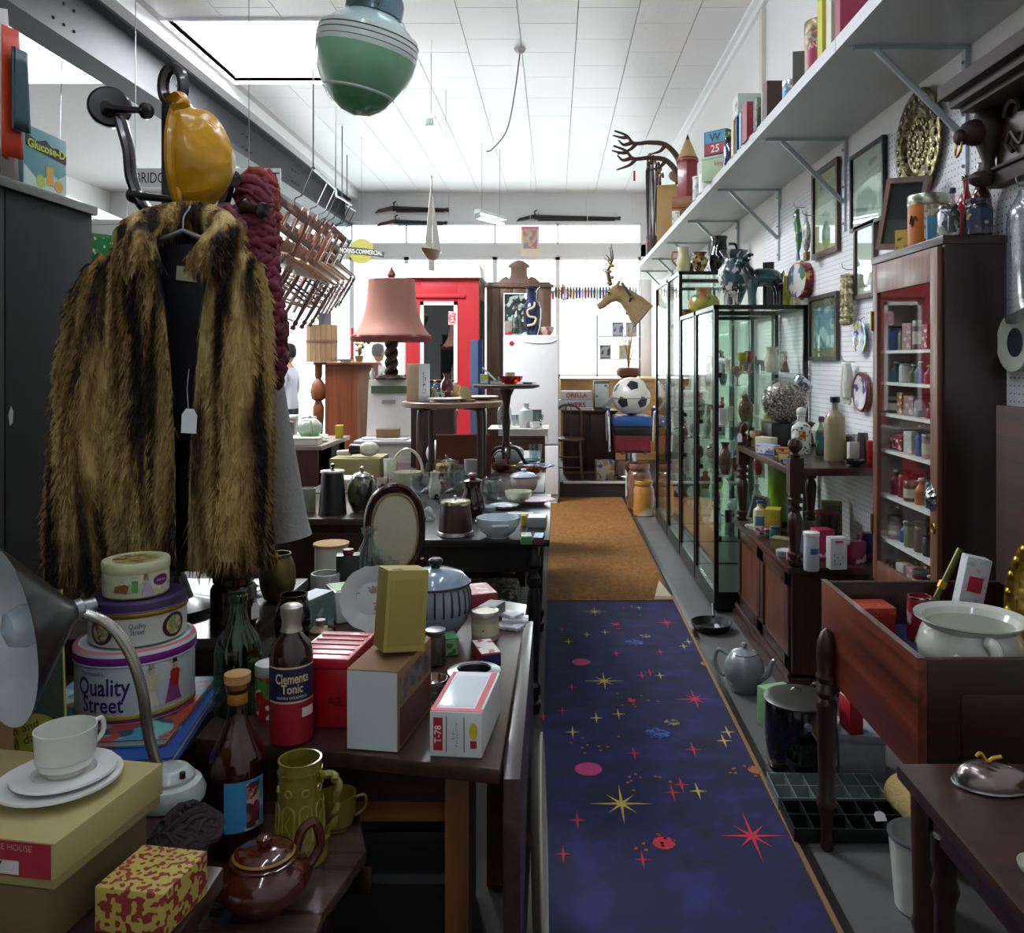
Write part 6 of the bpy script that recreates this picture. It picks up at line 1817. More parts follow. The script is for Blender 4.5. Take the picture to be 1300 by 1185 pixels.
mk('brass_ring', G().tube([(-.155 + .006 * math.sin(a * PI / 8),-.045 + .02 * math.cos(a * PI / 8),.115 + .032 * math.sin(a * PI / 8)) for a in range(16)],.004,6, True), BRASS, ln_)
mk('claw_foot', G().ball(.04,-.075,-.045,.01,12,1.2,.9,.7), OVM, ln_)
# things hung on pegboard hooks
HX = XW - .05
def hook(o, x=0., z=0.):
    mk('peg_hook', G().tube(spl([(.045,0, z + .03),(.0,0, z + .03),(-.02,0, z + .04),(-.025,0, z + .06)]),.0025,5), STEEL, o)
c = WL(1013,295, HX)
fs = T('ceramic_fish', 'long green and cream painted fish hung on a peg hook', 'wall ornament', c)
mk('body', G().tube(spl([(0,0,.14),(-.01,0,.09),(0,0,0),(.005,0,-.08),(0,0,-.12)]),[.012,.018,.022,.026,.03,.032,.033,.034,.035,.036,.037,.038,.039,.038,.036,.034,.03,.027,.024,.022,.02,.018,.016,.014,.012][:25],12, flat=.6), SPOT('#3f7a4e', ['#c9c9a0', '#2f5a8a'],22., .55,.2, coat=.5), fs)
mk('tail_fin', G().prism([(-.03,-.17),(.03,-.17),(.008,-.11),(-.008,-.11)],-.005,.005).tf(rot=(PI / 2,0, PI / 2)), M('#2f5a7a', .3), fs)
hook(fs, 0,.12)
c = WL(1024,300, HX - .03)
sh2 = T('shell_purse', 'grey white mother of pearl purse hung beside the fish', 'purse', c)
mk('pouch', G().ball(.06,0,0,0,16,.35,.75,1.5), SPOT('#a8aaa2', ['#d8d8d0', '#7a7a74'],18., .5,.25), sh2)
mk('wooden_tab', G().box(-.012,.012,-.03,.03,-.14,-.09), OAK, sh2, bevel=.004)
hook(sh2,0,.09)
c = WL(1018,356, HX)
tmb = T('tambourine', 'crimson painted tambourine with white skin hung on the pegboard', 'tambourine', c, rot=(0,-PI / 2,.25))
mk('frame', G().lathe([(.098,-.035),(.105,-.035),(.105,.035),(.098,.035),(.098,-.035)],32, cap=False), SPOT('#8e1838', ['#c8a04a', '#5a1428'],24., .53), tmb)
mk('skin', G().lathe([(0,.034),(.1,.034)],32, cap=False), SPOT('#d4d4cc', ['#3a6a48', '#4a6a9a'],9., .56), tmb)
for k in range(6):
    a = k * PI / 3
    mk('jingle', G().lathe([(0,-.002),(.016,0),(0,.002)],10).tf((.104 * math.cos(a),.104 * math.sin(a),0),(PI / 2,0, a)), BRASS, tmb)
hook(tmb, 0,.09)
c = WL(1075,380, HX)
bk_ = T('plaited_straw_basket', 'plaited straw ornament of two hanging braids', 'ornament', c)
for s in (-1,1):
    mk('braid', G().tube([(0, s * .028 + .006 * math.sin(i * 1.6),.12 - i * .0135) for i in range(19)],[.024 + .006 * math.sin(i * 3.1) for i in range(19)],8), SPOT('#b8ab84', ['#e0d8b8', '#8a7a4c'],40., .5,.8), bk_)
hook(bk_, 0,.12)
for (px, py, r_, lb, mm, rim) in ((1095,428,.085, 'blue and yellow painted pottery plate on the pegboard', SPOT('#c6cdd8', ['#2f4f9c', '#b8b23c', '#e4e8ee'],14., .5,.2, coat=.5), None),
                                  (1096,498,.085, 'white picture plate in a round brown frame on the pegboard', SPOT('#d8dade', ['#5a5a8c', '#c9ccd4'],14., .55,.25), WOOD('#5a2c18', '#8a4a2a')),
                                  (1292,435,.095, 'ribbed cream plate with dark centre hung beyond the cabinet', M('#b9bfae', .3, coat=.3), None)):
    c = WL(px, py, XW - .02)
    t = plate(lb, c, r_, mm, tilt=(0,-PI / 2,0), name='wall_plate', centre=M('#2c2f3c', .3) if px > 1200 else None)
    mk('plate_hanger', G().tube([(r_ * .98,0,.01),(r_ * 1.1,0,.0),(r_ * 1.15,0,-.012)],.002,5), STEEL, t)
    if rim:
        mk('wood_ring', G().lathe([(r_ * .95,.016),(r_ * 1.1,.022),(r_ * 1.16,.012),(r_ * 1.14,0),(r_ * .98,0)],36, cap=False), rim, t)
c = WL(1075,490, HX)
gv = T('white_gloves', 'pair of long crumpled white gloves hung on a hook', 'gloves', c)
for s in (-1,1):
    gl__ = mk('glove', G().tube(spl([(0, s * .008,.11),(.0, s * .02,.06),(0, s * .025,0),(0, s * .028,-.06)]),[.016,.018,.02,.021,.022,.023,.023,.024,.025,.026,.027,.028,.028,.028,.027,.026,.026,.025,.024][:19],10), M('#cfcfc4', .85, bump=.4, scale=40), gv)
    for k in range(4):
        mk('finger', G().tube([(0, s * .028 + (k - 1.5) * .011,-.055),(0, s * .028 + (k - 1.5) * .014,-.1 + .01 * abs(k - 1.5))],[.008,.006],7), M('#cfcfc4', .85), gl__)
hook(gv, 0,.09)
cl2 = T('clear_garment_bag', 'crinkled clear plastic bag hung high beside the cabinet', 'plastic bag', WL(1300,330, HX))
mk('bag', G().tube(spl([(0,0,.22),(-.01,0,.12),(0,.01,0),(0,0,-.1),(0,-.02,-.17)]),[.02,.03,.04,.05,.06,.062,.064,.066,.068,.07,.072,.074,.076,.078,.08,.082,.084,.086,.088,.09,.092,.094,.096,.098,.1][:25],14, flat=.5), GLASS('#c8ccd0', .3, rough=.15), cl2)
hook(cl2,0,.2)
# WHATNOT, UPPER SHELF  (z = 1.02)
ZU = 1.021
def U(px, py, dy=0.):
    v = S(px, py, ZU)
    return Vector((v.x, v.y + dy, ZU))
rs_ = carton('display_riser', 'black card riser under the big glass globe of sweets', Vector((1.26,4.66, ZU)),(.2,.22,.14),0, BLACK)
sj = T('sweet_globe_jar', 'big tilted glass globe jar filled with brown and white boiled sweets', 'jar', Vector((1.255,4.64, ZU + .141)))
mk('glass_globe', G().ball(.126,0,0,.122,32), GLASS('#f2f6f5', .1), sj)
rsw = random.Random(2)
g = G()
for k in range(900):
    th, ph = rsw.uniform(0,6.283), math.acos(rsw.uniform(-1,.55))
    r_ = .116
    x, y, z = r_ * math.sin(ph) * math.cos(th), r_ * math.sin(ph) * math.sin(th),-r_ * math.cos(PI - ph)
    s_ = rsw.uniform(.006,.01)
    q = G().cbox(s_ * 1.6, s_ * 1.6, s_, -s_ / 2)
    q.tf((x, y, .122 + z),(rsw.uniform(0,3), rsw.uniform(0,3), rsw.uniform(0,3)))
    g.cat(q)
g.ball(.108,0,0,.118,20)
o = mk('boiled_sweets', g, SPOT('#b0a096', ['#dcd8d4', '#8a5a52', '#6a6a5a'],60., .52), sj)
o['kind'] = 'stuff'
mk('chrome_mouth', G().lathe([(.05,0),(.056,.01),(.056,.04),(.046,.05),(0,.052)],24).tf((.075,-.03,.2),(.25,.75,0)), M('#a8b0b8', .1,.8), sj)
mk('lid_knob', G().ball(.014,0,0,0,12).tf((.125,-.045,.26)), GLASS('#e0e8ec', .3), sj)
dk = vessel('soda_siphon', 'white and black patterned ceramic decanter with round stopper', Vector((1.27,4.38, ZU)),.05,.2, 'squat', SPOT('#c9cfc8', '#2a2c2c', 45., .57,.25, coat=.4), 'decanter', hollow=0)
mk('stopper', G().ball(.026,0,0,.215,14), M('#c9cfc8', .25, coat=.4), dk)
mk('crest', G().patch(.051,-.5,.2,.07,.12,8), SPOT('#8a3a2c', '#c8b04a', 60., .5), dk)
ic = T('ice_cream_money_box', 'white plastic ice cream sundae model with red cherry', 'ornament', Vector((1.405,4.47, ZU)))
mk('cup', G().lathe([(.02,0),(.03,.005),(.028,.02),(.05,.1),(.048,.1),(0,.09)],20, cap=False), M('#d4d4c8', .5), ic)
mk('cream', G().lathe([(.055,.1),(.058,.115),(.04,.14),(.03,.15),(0,.16)],20, cap=False), M('#dedccb', .5), ic)
mk('cherry', G().ball(.019,0,0,.168,12), M('#b0182c', .25, coat=.4), ic)
sbt = vessel('stoneware_bottle', 'tall beige stoneware bottle with black stopper', U(1060,585),.05,.3, 'stone', M('#8c8462', .3, coat=.4, var=.06), 'bottle', hollow=0, cap=BLACK)
vessel('green_label_bottle', 'small bottle with teal label and purple cap', U(1042,577),.026,.19, 'bottle', GLASS('#b8c8c0', .15), 'bottle', hollow=0, lab=(SPOT('#1f6a68', '#c8b83c', 30., .6),.15,.5,-1.4,1.4), cap=M('#5a2a7a', .4), fill=(.6, M('#8a7a6a', .5)))
figurine('pink and violet china lady before the white decanter', U(1020,572),.12, M('#a8709a', .3, coat=.3), M('#c9a8b0', .3))
figurine('black painted figure beside the sundae model', U(1030,566),.11, BLACKGL, M('#5a4a3a', .4))
vessel('turned_wooden_pot', 'plain turned wooden pot', Vector((1.135,4.76, ZU)),.042,.085, 'cyl', WOOD('#7a6238', '#9c8250', 'z', .5), 'pot', hollow=.86)
card = carton('green_note', 'folded pale green card behind the wooden pot', Vector((1.19,4.80, ZU)),(.06,.008,.15),-.3, M('#b8c49a', .6))
carton('cream_red_packet', 'cream packet with red label on the upper whatnot shelf', Vector((1.12,4.50, ZU)),(.1,.06,.075),-.85, M('#c9c2a4', .5), face=None, side=None, txt=None)
carton('blue_white_packet', 'blue and white printed packet before the red labelled one', Vector((1.095,4.36, ZU)),(.12,.05,.05),-.95, M('#8fb4d4', .5), face=SPOT('#d8d4dc', ['#3a6aa8', '#b85a6a'],30., .55))
pkr = carton('domino_box', 'orange and brown matchbox tray with metal corners', Vector((1.135,4.19, ZU)),(.09,.06,.05),-.7, M('#9c5a3a', .5), top=SPOT('#c8683c', '#7a2a1c', 30., .5), face=SPOT('#c8a45a', '#5a3a2a', 40., .5))
carton('jelly_packet', 'small yellow and maroon packet on the whatnot', Vector((1.115,4.06, ZU)),(.08,.05,.04),-.8, M('#5c1f2a', .4), face=M('#b8a85a', .5), top=SPOT('#7a3a2a', '#b8862c', 40., .5))
book('blue and cream card game box at the whatnot edge', Vector((1.115,3.955, ZU)),(.1,.07,.02),-.7, M('#4a78b4', .5), cat='box', name='card_game')
figurine('brown carved wooden bear beside the white ticket', Vector((1.085,4.73, ZU)),.07, M('#2c1a16', .4), kind=1, rz=1.2)
tkt = T('price_ticket', 'white swing ticket tied to the turned whatnot finial', 'ticket', Vector((1.045,4.80,1.07)))
price_tag(tkt, (0,0,-.03),.026,.05,(0,0,-.4),[(0.0,.0,.02),(.01,.02,.055),(.035,.05,.075)])
vessel('silver_mould', 'fluted silver jelly mould behind the stoneware bottle', Vector((1.43,4.10, ZU)),.05,.12, 'tumbler', CHROME, 'mould', hollow=.9, wob=lambda a, h: 1 + .06 * math.cos(a * 12))
vessel('pewter_beaker', 'plain pewter pointed shell case on the whatnot', Vector((1.45,4.0, ZU)),.03,.14, 'cone', M('#5a5c62', .3,.8), 'beaker', hollow=0)
carton('grey_upright_packet', 'grey upright packet beside the stoneware bottle', Vector((1.39,3.96, ZU)),(.05,.03,.1),.1, M('#b4b4ac', .6))
carton('red_wedge_box', 'red and black slanting box against the cabinet side', Vector((1.455,3.92, ZU)),(.03,.06,.11),-.2, M('#a81c28', .4), side=BLACK)
mtr = bowl('dull metal tray of small parts on the whatnot', Vector((1.36,3.86, ZU)),.045,.03, M('#2e2f33', .35,.7), name='metal_tray')
# WHATNOT, LOWER SHELF  (z = .58)
ZL = .581
def Lw(px, py, dx=0.):
    v = S(px, py, ZL)
    return Vector((v.x + dx, v.y, ZL))
vessel('talc_bottle', 'tall white talc bottle with blue label', Lw(1030,724,.0),.033,.165, 'cyl', M('#b4bec4', .4), 'bottle', hollow=0, cap=PAPER, lab=(M('#2a5a9c', .5),.45,.6,-.4,.9))
wc = carton('medicine_carton', 'white medicine carton with small red heading', Lw(1062,722),(.075,.05,.14),.12, M('#c4c6c4', .5))
mk('red_heading', G().cbox(.035,.0008,.008,.118,0,-.0262), RED, wc)
mk('printed_lines', G().cbox(.05,.0008,.05,.02,0,-.0262), SPOT('#c4c6c4', '#5a5a5e', 120., .55), wc)
carton('pink_carton', 'pink and white carton behind the talc bottle', Lw(1044,708),(.085,.08,.135),.15, M('#a8264c', .5), face=SPOT('#b02a54', '#d8d0d0', 14., .5))
vessel('black_lidded_jar', 'squat black jar with red lid on the whatnot', Lw(1050,690),.055,.16, 'cyl', M('#23201f', .35), 'jar', hollow=0, cap=M('#8a2a30', .4))
carton('yellow_green_box', 'tall yellow and green packet at the back of the lower shelf', Vector((1.42,4.36, ZL)),(.1,.05,.2),-.25, M('#8a8a4a', .5), face=SPOT('#9a9a50', '#3a7a3c', 14., .5))
carton('navy_packet', 'navy blue cellophane packet by the cabinet', Vector((1.45,3.95, ZL)),(.07,.05,.12),.1, SPOT('#1c2450', '#8a2a4a', 14., .5,.2))
carton('crimson_packet', 'crimson wrapped packet at the end of the lower shelf', Vector((1.36,3.87, ZL)),(.1,.05,.1),.1, SPOT('#7a1838', '#c8b8c0', 20., .6,.15))
carton('olive_box', 'olive brown small wooden box on the lower shelf edge', Lw(993,697),(.1,.07,.055),-.6, M('#7d7048', .6), lid=.012)
tin('flat white lidded ointment tin on the lower shelf', Lw(996,706),.04,.03, M('#8a8a84', .4), M('#b8b8ac', .4))
carton('mustard_packet', 'yellow lettered packet with brown side', Vector((1.17,4.55, ZL)),(.08,.1,.13),-.35, M('#b8a42c', .5), side=M('#7a4a3c', .6))
vessel('washing_up_bottle', 'cream and blue squeezy bottle beside the yellow packet', Vector((1.11,4.60, ZL)),.035,.16, 'squat', M('#b8b894', .4), 'bottle', hollow=0, cap=M('#2a4a8a', .4), lab=(M('#3a6a9c', .5),.2,.5,-1., 1.))
bowl('pink floral sugar bowl on the lower whatnot shelf', Vector((1.09,4.46, ZL)),.045,.04, SPOT('#b8909a', ['#d8d4cc', '#8a3a4a'],30., .5), name='sugar_bowl')
vessel('teal_jar', 'little teal jar behind a turned whatnot post', Vector((1.13,4.36, ZL)),.028,.07, 'jar', M('#2a5a58', .3), 'jar', hollow=0)
vessel('tall_lime_vase', 'tall lime green glass vase with black serpent pattern', Vector((1.24,4.72, ZL)),.055,.36, 'cyl', SPOT('#6f9c2c', ['#1c1c14'],9., .6,.15, coat=.5), 'vase', hollow=.85)
fr_ = frame('small grey framed card leaning at the glass case end of the lower shelf', Vector((1.14,4.74, ZL + .095)),.1,.15, M('#8a8478', .5), SPOT('#3a3c38', '#8a8a80', 20., .55), None, .012, rot=(-.15,.25,-.5))
for k, (x, y, c_) in enumerate(((1.09,4.69, '#a8a894'),(1.10,4.64, '#7f8a7c'))):
    book(('pale cream' if k == 0 else 'grey green') + ' small booklet on the lower whatnot shelf by the leaning card', Vector((x, y, ZL)),(.07,.05,.014),.3 * k, M(c_, .6), name='booklet')
vessel('violet_phial', 'small pink scent phial before a turned whatnot post', Vector((1.085,3.93, ZL)),.014,.06, 'bottle', M('#b88a94', .3), 'bottle', hollow=0)
# INSIDE AND ON THE GLASS CASES
def case_items(yc, shelves, seed, tagline):
    rc = random.Random(seed)
    cols = [('cream', '#c9c4ae'),('green', '#4a6a50'),('brown', '#5a3c2a'),('yellow', '#a89c30'),('blue', '#3a5a8c'),('grey', '#8a8c88'),('white', '#d4d6d0'),('red', '#8c2a2a'),('black', '#1c1c1e'),('amber', '#9a6224')]
    kinds = [('vase', 'vase', .035,.16),('ginger', 'lidded jar', .04,.13),('lady', 'china lady', 0,.15),('animal', 'china animal', 0,.10),('jug', 'jug', .04,.13),('bottle', 'bottle', .028,.18),('goblet', 'goblet', .035,.14),('tumbler', 'beaker', .03,.09),('pot', 'round pot', .045,.09)]
    used = set()
    for si, z in enumerate(shelves):
        nm_sh = ['lowest', 'second', 'third', 'top'][si] if len(shelves) == 4 else 'shelf'
        for k in range(5):
            while True:
                kd, cl = rc.choice(kinds), rc.choice(cols)
                if (kd[1], cl[0]) not in used:
                    break
            used.add((kd[1], cl[0]))
            x = 1.03 + .10 * k + rc.uniform(-.015,.015)
            y = yc + rc.choice((-.16,-.02,.14)) + rc.uniform(-.04,.04)
            p = Vector((x, y, z + .007))
            sc2 = rc.uniform(.85,1.25)
            lb = '%s %s on the %s glass shelf %s' % (cl[0], kd[1], nm_sh, tagline)
            mm = M(cl[1],.2, coat=.5)
            if kd[0] == 'lady':
                figurine(lb, p, kd[3] * sc2, mm, M('#d0b8a8', .4), rz=rc.uniform(0,6))
            elif kd[0] == 'animal':
                figurine(lb, p, kd[3] * sc2, mm, kind=1, rz=rc.uniform(0,6))
            else:
                vessel({'vase': 'vase', 'lidded jar': 'lidded_jar', 'jug': 'jug', 'bottle': 'bottle', 'goblet': 'goblet', 'beaker': 'beaker', 'round pot': 'round_pot'}[kd[1]], lb, p, kd[2] * sc2, kd[3] * sc2, kd[0], mm, kd[1].split()[-1], hollow=.8 if kd[0] not in ('ginger', 'bottle') else 0,
                       lid=mm if kd[0] == 'ginger' else None, handle=(mm, 1) if kd[0] == 'jug' else None, seg=16)
case_items(5.36,(.45,.80,1.10,1.42),21, 'of the case by the whatnot')
case_items(6.08,(.45,.80,1.10,1.42),22, 'of the second glass case')
case_items(6.78,(.45,.9,1.3),23, 'of the tall glass case')
vessel('floral_ginger_jar', 'large yellow green ginger jar painted with pink fruit inside the tall case', Vector((1.17,6.66,1.797)),.125,.27, 'ginger', SPOT('#a39a3e', ['#b8404a', '#4f7a38', '#c86a5a'],9., .54,.2, coat=.5, soft=.1), 'jar', hollow=0, seg=32)
vessel('orange_bowl', 'rust and green squat pot inside the tall case', Vector((1.02,6.62,1.797)),.055,.1, 'pot', SPOT('#8a3a1c', '#4a6a34', 20., .5,.25), 'pot', hollow=.8)
# on top of the tall case (z = 2.18) and the lower case (z = 1.83)
ZH, ZM = 2.181,1.831
p = Vector((1.0,6.60, ZH))
jg = vessel('cream_jug', 'tall cream jug with long brown handle on the tall case', p, .055,.2, 'jug', M('#c6bf92', .25, coat=.5), 'jug', hollow=.85, handle=(M('#b07a2c', .3),-1))
vessel('mottled_vase', 'brown and yellow mottled vase with three necks on the tall case', Vector((1.13,6.62, ZH)),.065,.16, 'urn', SPOT('#8a5a34', ['#b89a34', '#4a2c1c', '#c8a878'],18., .53,.25, coat=.4), 'vase', hollow=.8)
vessel('black_jug', 'large black glazed jug on the tall case', Vector((1.29,6.66, ZH)),.085,.29, 'jug', BLACKGL, 'jug', hollow=.85, handle=(BLACKGL, 1))
vessel('dark_pot', 'small dark brown pot between the vases on the tall case', Vector((1.07,6.75, ZH)),.035,.09, 'pot', M('#3a2420', .3), 'pot', hollow=.8)
vessel('blue_white_vase', 'big blue green and white crackled vase with flared neck on the glass case', Vector((1.16,5.5, ZM)),.105,.38, 'urn', SPOT('#3f5a60', ['#d8d8cc', '#26403c'],14., .55,.2, coat=.5), 'vase', hollow=.85, seg=32)
# glazed foo dog / goat
fd_ = T('glazed_goat', 'teal and black glazed ceramic goat standing on the glass case', 'figurine', Vector((1.285,5.24, ZM)),.05)
GZ = SPOT('#1d4f4c', ['#15161a', '#0e0d12'],7., .47,.15, bump=.3, coat=.7, soft=.12)
body = G().tube(spl([(-.085,0,.165),(-.02,0,.18),(.05,0,.178),(.1,0,.165)],4),[.04,.05,.055,.057,.057,.056,.055,.055,.056,.056,.054,.048,.034],14)
body.tube(spl([(-.07,0,.18),(-.1,0,.23),(-.11,0,.265)],4),[.05,.046,.042,.038,.034,.03,.028,.027,.026],12).ball(.034,-.125,0,.275,14,1.25,.85,.95).ball(.02,-.155,0,.262,10)
for sx, sy in ((-.06,.035),(-.07,-.035),(.085,.035),(.08,-.035)):
    body.tube(spl([(sx, sy, .16),(sx + .012 * (1 if sx > 0 else -.4), sy, .09),(sx + (.012 if sx > 0 else 0), sy, .0)],3),[.036,.032,.027,.022,.019,.018,.019],10)
body.tube(spl([(.1,0,.18),(.122,0,.2),(.125,0,.225)],3),[.016,.015,.014,.013,.011,.009,.006],8)
mk('body', body, GZ, fd_)
for s in (-1,1):
    mk('horn', G().tube(spl([(-.11, s * .016,.3),(-.095, s * .026,.32),(-.07, s * .03,.315)]),.008,7), GZ, fd_)
    mk('ear', G().ball(.014,-.1, s * .036,.285,8,.7,1.3,.5), GZ, fd_)
mk('beard', G().lathe([(.012,0),(.008,-.03),(0,-.05)],8).tf((-.145,0,.25)), GZ, fd_)
pd = figurine('white and brown spotted china spaniel on the glass case', Vector((1.075,5.2, ZM)),.12, SPOT('#d4d0c4', '#5a2420', 30., .57,.2, coat=.4), kind=1, rz=.5)
vessel('clear_yellow_vase', 'tall smoky yellow glass vase on the glass case', Vector((1.455,5.34, ZM)),.05,.2, 'tumbler', GLASS('#cfcfa8', .16), 'vase', hollow=.9, seg=20)
mr = frame('small dark upright box frame behind the goat', Vector((1.40,5.55, ZM + .16)),.07,.3, BLACK, M('#1c1a1a', .3), None, .012, rot=(0,0,-.6), cat='frame')
mk('stand_foot', G().box(-.035,.035,-.04,.01,-.16,-.148), BLACK, mr)
# INSIDE THE MAHOGANY CABINET
rc = random.Random(31)
combos = [('red', '#8c1f28'),('crimson', '#7a1430'),('white', '#c4c6c0'),('yellow', '#b8a428'),('green', '#3a7a3c'),('black', '#1c1c1e'),('pink', '#b88a90'),('teal', '#2f6a6c'),('amber', '#9a6a2a'),('blue', '#34508c'),('orange', '#b8622a'),('grey', '#8a8c8c'),('olive', '#6a6a3a'),('brown', '#5a3a2a')]
hts = {.79: .12,.965: .12,1.145: .1,1.29: .09,1.415: .09,1.54: .12,.64: .10}
shn = {.64: 'lowest', .79: 'second', .965: 'third', 1.145: 'fourth', 1.29: 'fifth', 1.415: 'sixth', 1.54: 'top'}
for z in sorted(shn):
    cs_ = rc.sample(combos, 9)
    if z > 1.2:
        cs_ = [combos[0], combos[1]] + rc.sample(combos[2:],7)
    for k, (cn_, hx) in enumerate(cs_):
        y = (3.0 + k * .08 if k < 6 else 3.2 + (k - 6) * .085) + rc.uniform(-.006,.006)
        p = Vector(((1.365 if k < 6 else 1.445) + rc.uniform(-.006,.006), y, z + .001))
        h = hts[z] * rc.uniform(.6,.95)
        kd = rc.choice(('tin', 'box', 'jar', 'bottle'))
        lb = '%s %s on the %s white shelf of the mahogany cabinet' % (cn_, {'tin': 'round tin', 'box': 'carton', 'jar': 'small jar', 'bottle': 'little bottle'}[kd], shn[z])
        mm = M(hx, .35)
        if kd == 'tin':
            tin(lb, p, .03, h, mm, STEEL, band=M('#c9c4b0', .5), rz=-1.2, name='round_tin')
        elif kd == 'box':
            carton('little_carton', lb, p, (.05,.045, h),-1.3 + rc.uniform(-.3,.3), mm, face=SPOT(hx, '#d8d4c4', 50., .57))
        elif kd == 'jar':
            vessel('small_jar', lb, p, .027, h, 'jar', mm, 'jar', hollow=0, cap=M('#2a2a2c', .4), seg=16)
        else:
            vessel('little_bottle', lb, p, .022, h, 'bottle', mm, 'bottle', hollow=0, cap=PAPER, seg=16)
# IN THE MAHOGANY BOX (floor z = .70)
ZC2 = .67
p = Vector((1.075,2.2, ZC2))
cp = T('chamber_pot', 'large white ironstone chamber pot with moulded handle', 'pot', p, .2)
cp.scale = (1.07,1.07,1.0)
IR = M('#c9cdc2', .15, coat=.6, var=.03)
mk('body', G().lathe([(0,0),(.075,0),(.08,.008),(.095,.03),(.118,.065),(.122,.095),(.112,.13),(.105,.145),(.112,.158),(.128,.166),(.128,.17),(.108,.162),(.1,.146),(.108,.1),(.1,.05),(0,.012)],48, cap=False), IR, cp)
mk('handle', G().tube(spl([(-.04,-.112,.14),(-.042,-.14,.135),(-.042,-.148,.09),(-.04,-.12,.05),(-.04,-.105,.04)]),.012,10, flat=1.4), IR, cp)
mk('paper_ticket', G().cbox(.03,.002,.016).tf((-.085,-.1,.04),(-.8,0,-.5)), PRICE, cp)
for k in range(2):
    a = -1.57 + (.9 if k else -.9)
    mk('moulded_scroll', G().tube(spl([(.121 * math.cos(a + d),.121 * math.sin(a + d), z) for d, z in ((-.1,.08),(0,.1),(.1,.085),(.05,.07),(0,.08))]),.004,6), IR, cp)
carton('red_leather_box', 'flat red gilt lined box in the mahogany chest', Vector((.965,2.59, ZC2)),(.11,.1,.09),.05, M('#8a2418', .35), lid=.03, top=SPOT('#a03020', '#c8702c', 60., .62,.35))
enm = vessel('enamel_cup', 'red and silver tin beaker beside the chamber pot', Vector((1.085,2.53, ZC2)),.035,.13, 'cyl', SPOT('#8a1c24', '#b8b0a0', 12., .52,.3), 'beaker', hollow=.88, rim=CHROME)
wcx = carton('bandage_carton', 'tall white carton with red crest leaning in the chest', Vector((1.19,2.5, ZC2 + .009)),(.07,.05,.25), rot=(.0,.2,-.1), mat=SPOT('#c0c2c4', '#a4a6aa', 60., .6,.5))
mk('red_crest', G().cbox(.04,.0008,.045,.15,0,-.0265), M('#b01f38', .5), wcx)
stk = T('brass_sword_hilt', 'greenish brass tube lying propped across the chest', 'tube', Vector((1.15,2.64, ZC2 + .02)))
mk('tube', G().tube([(0,0,0),(.12,.02,.22)],.011,10), M('#5a5a30', .35,.6), stk)
mk('ferrule', G().tube([(.055,.009,.10),(.066,.011,.12)],.016,10), BRASS, stk)
TRB = SPOT('#a88a34', ['#c9b05a', '#8a6c28'],18., .5,.25, bump=.8)
TRB.node_tree.nodes['Principled BSDF'].inputs['Metallic'].default_value = .9
brp = T('brass_tray', 'oval embossed brass tray propped upright in the chest', 'tray', Vector((1.29,2.25,.855)), rot=(0,-PI / 2 + .1,.1))
mk('dish', G().lathe([(0,.006),(.13,.006),(.14,.014),(.175,.02),(.18,.016),(.14,.006),(0,0)],40, sy=.75, cap=False), TRB, brp)
for k in range(20):
    a = 2 * PI * k / 20
    mk('embossed_scroll', G().ball(.012,0,0,0,8,1,1,.5), BRASS, brp, (.158 * math.cos(a),.158 * .75 * math.sin(a),.018))
for k, (x, y) in enumerate(((1.22,2.63),(1.28,2.62))):
    bowl(('silver' if k == 0 else 'dull pewter') + ' teaspoon dish at the back of the chest', Vector((x, y, ZC2)),.025,.015, CHROME if k == 0 else STEEL, name='spoon_dish')
# small dark table
ZQ = .651
sl = T('silver_dish_cover', 'pear shaped silver dish cover with twig finial', 'dish cover', Vector((.865,1.70, ZQ)),-.25)
g = G()
v, f = [],[]
for i in range(9):
    t_ = i / 8
    rr_ = math.cos(t_ * PI / 2) ** .7
    for k in range(32):
        a = 2 * PI * k / 32
        tip_ = 1 + .45 * max(0, math.cos(a)) ** 6
        v.append((.062 * rr_ * tip_ * math.cos(a),.045 * rr_ * math.sin(a),.045 * math.sin(t_ * PI / 2)))
for i in range(8):
    for k in range(32):
        k2 = (k + 1) % 32
        f.append((i * 32 + k, i * 32 + k2,(i + 1) * 32 + k2,(i + 1) * 32 + k))
mk('cover', g.add(v, f), M('#8a7f7c', .22,.9), sl)
mk('rim_bead', G().tube([(.064 * math.cos(a) * (1 + .45 * max(0, math.cos(a)) ** 6),.047 * math.sin(a),.003) for a in [2 * PI * k / 32 for k in range(32)]],.003,6, True), STEEL, sl)
mk('twig_finial', G().tube(spl([(-.02,0,.055),(-.012,0,.062),(0,0,.048),(.012,0,.056),(.026,0,.06)]),.004,6), BRASS, sl)
bowl('ribbed brass dish on the small dark table', Vector((.97,1.66, ZQ)),.045,.03, BRASS, name='brass_dish', wob=lambda a, h: 1 + .03 * math.cos(a * 16))
bowl('little pearl shell dish on the small dark table', Vector((.80,1.40, ZQ)),.035,.02, M('#b8b8a4', .3, coat=.4), name='shell_dish')
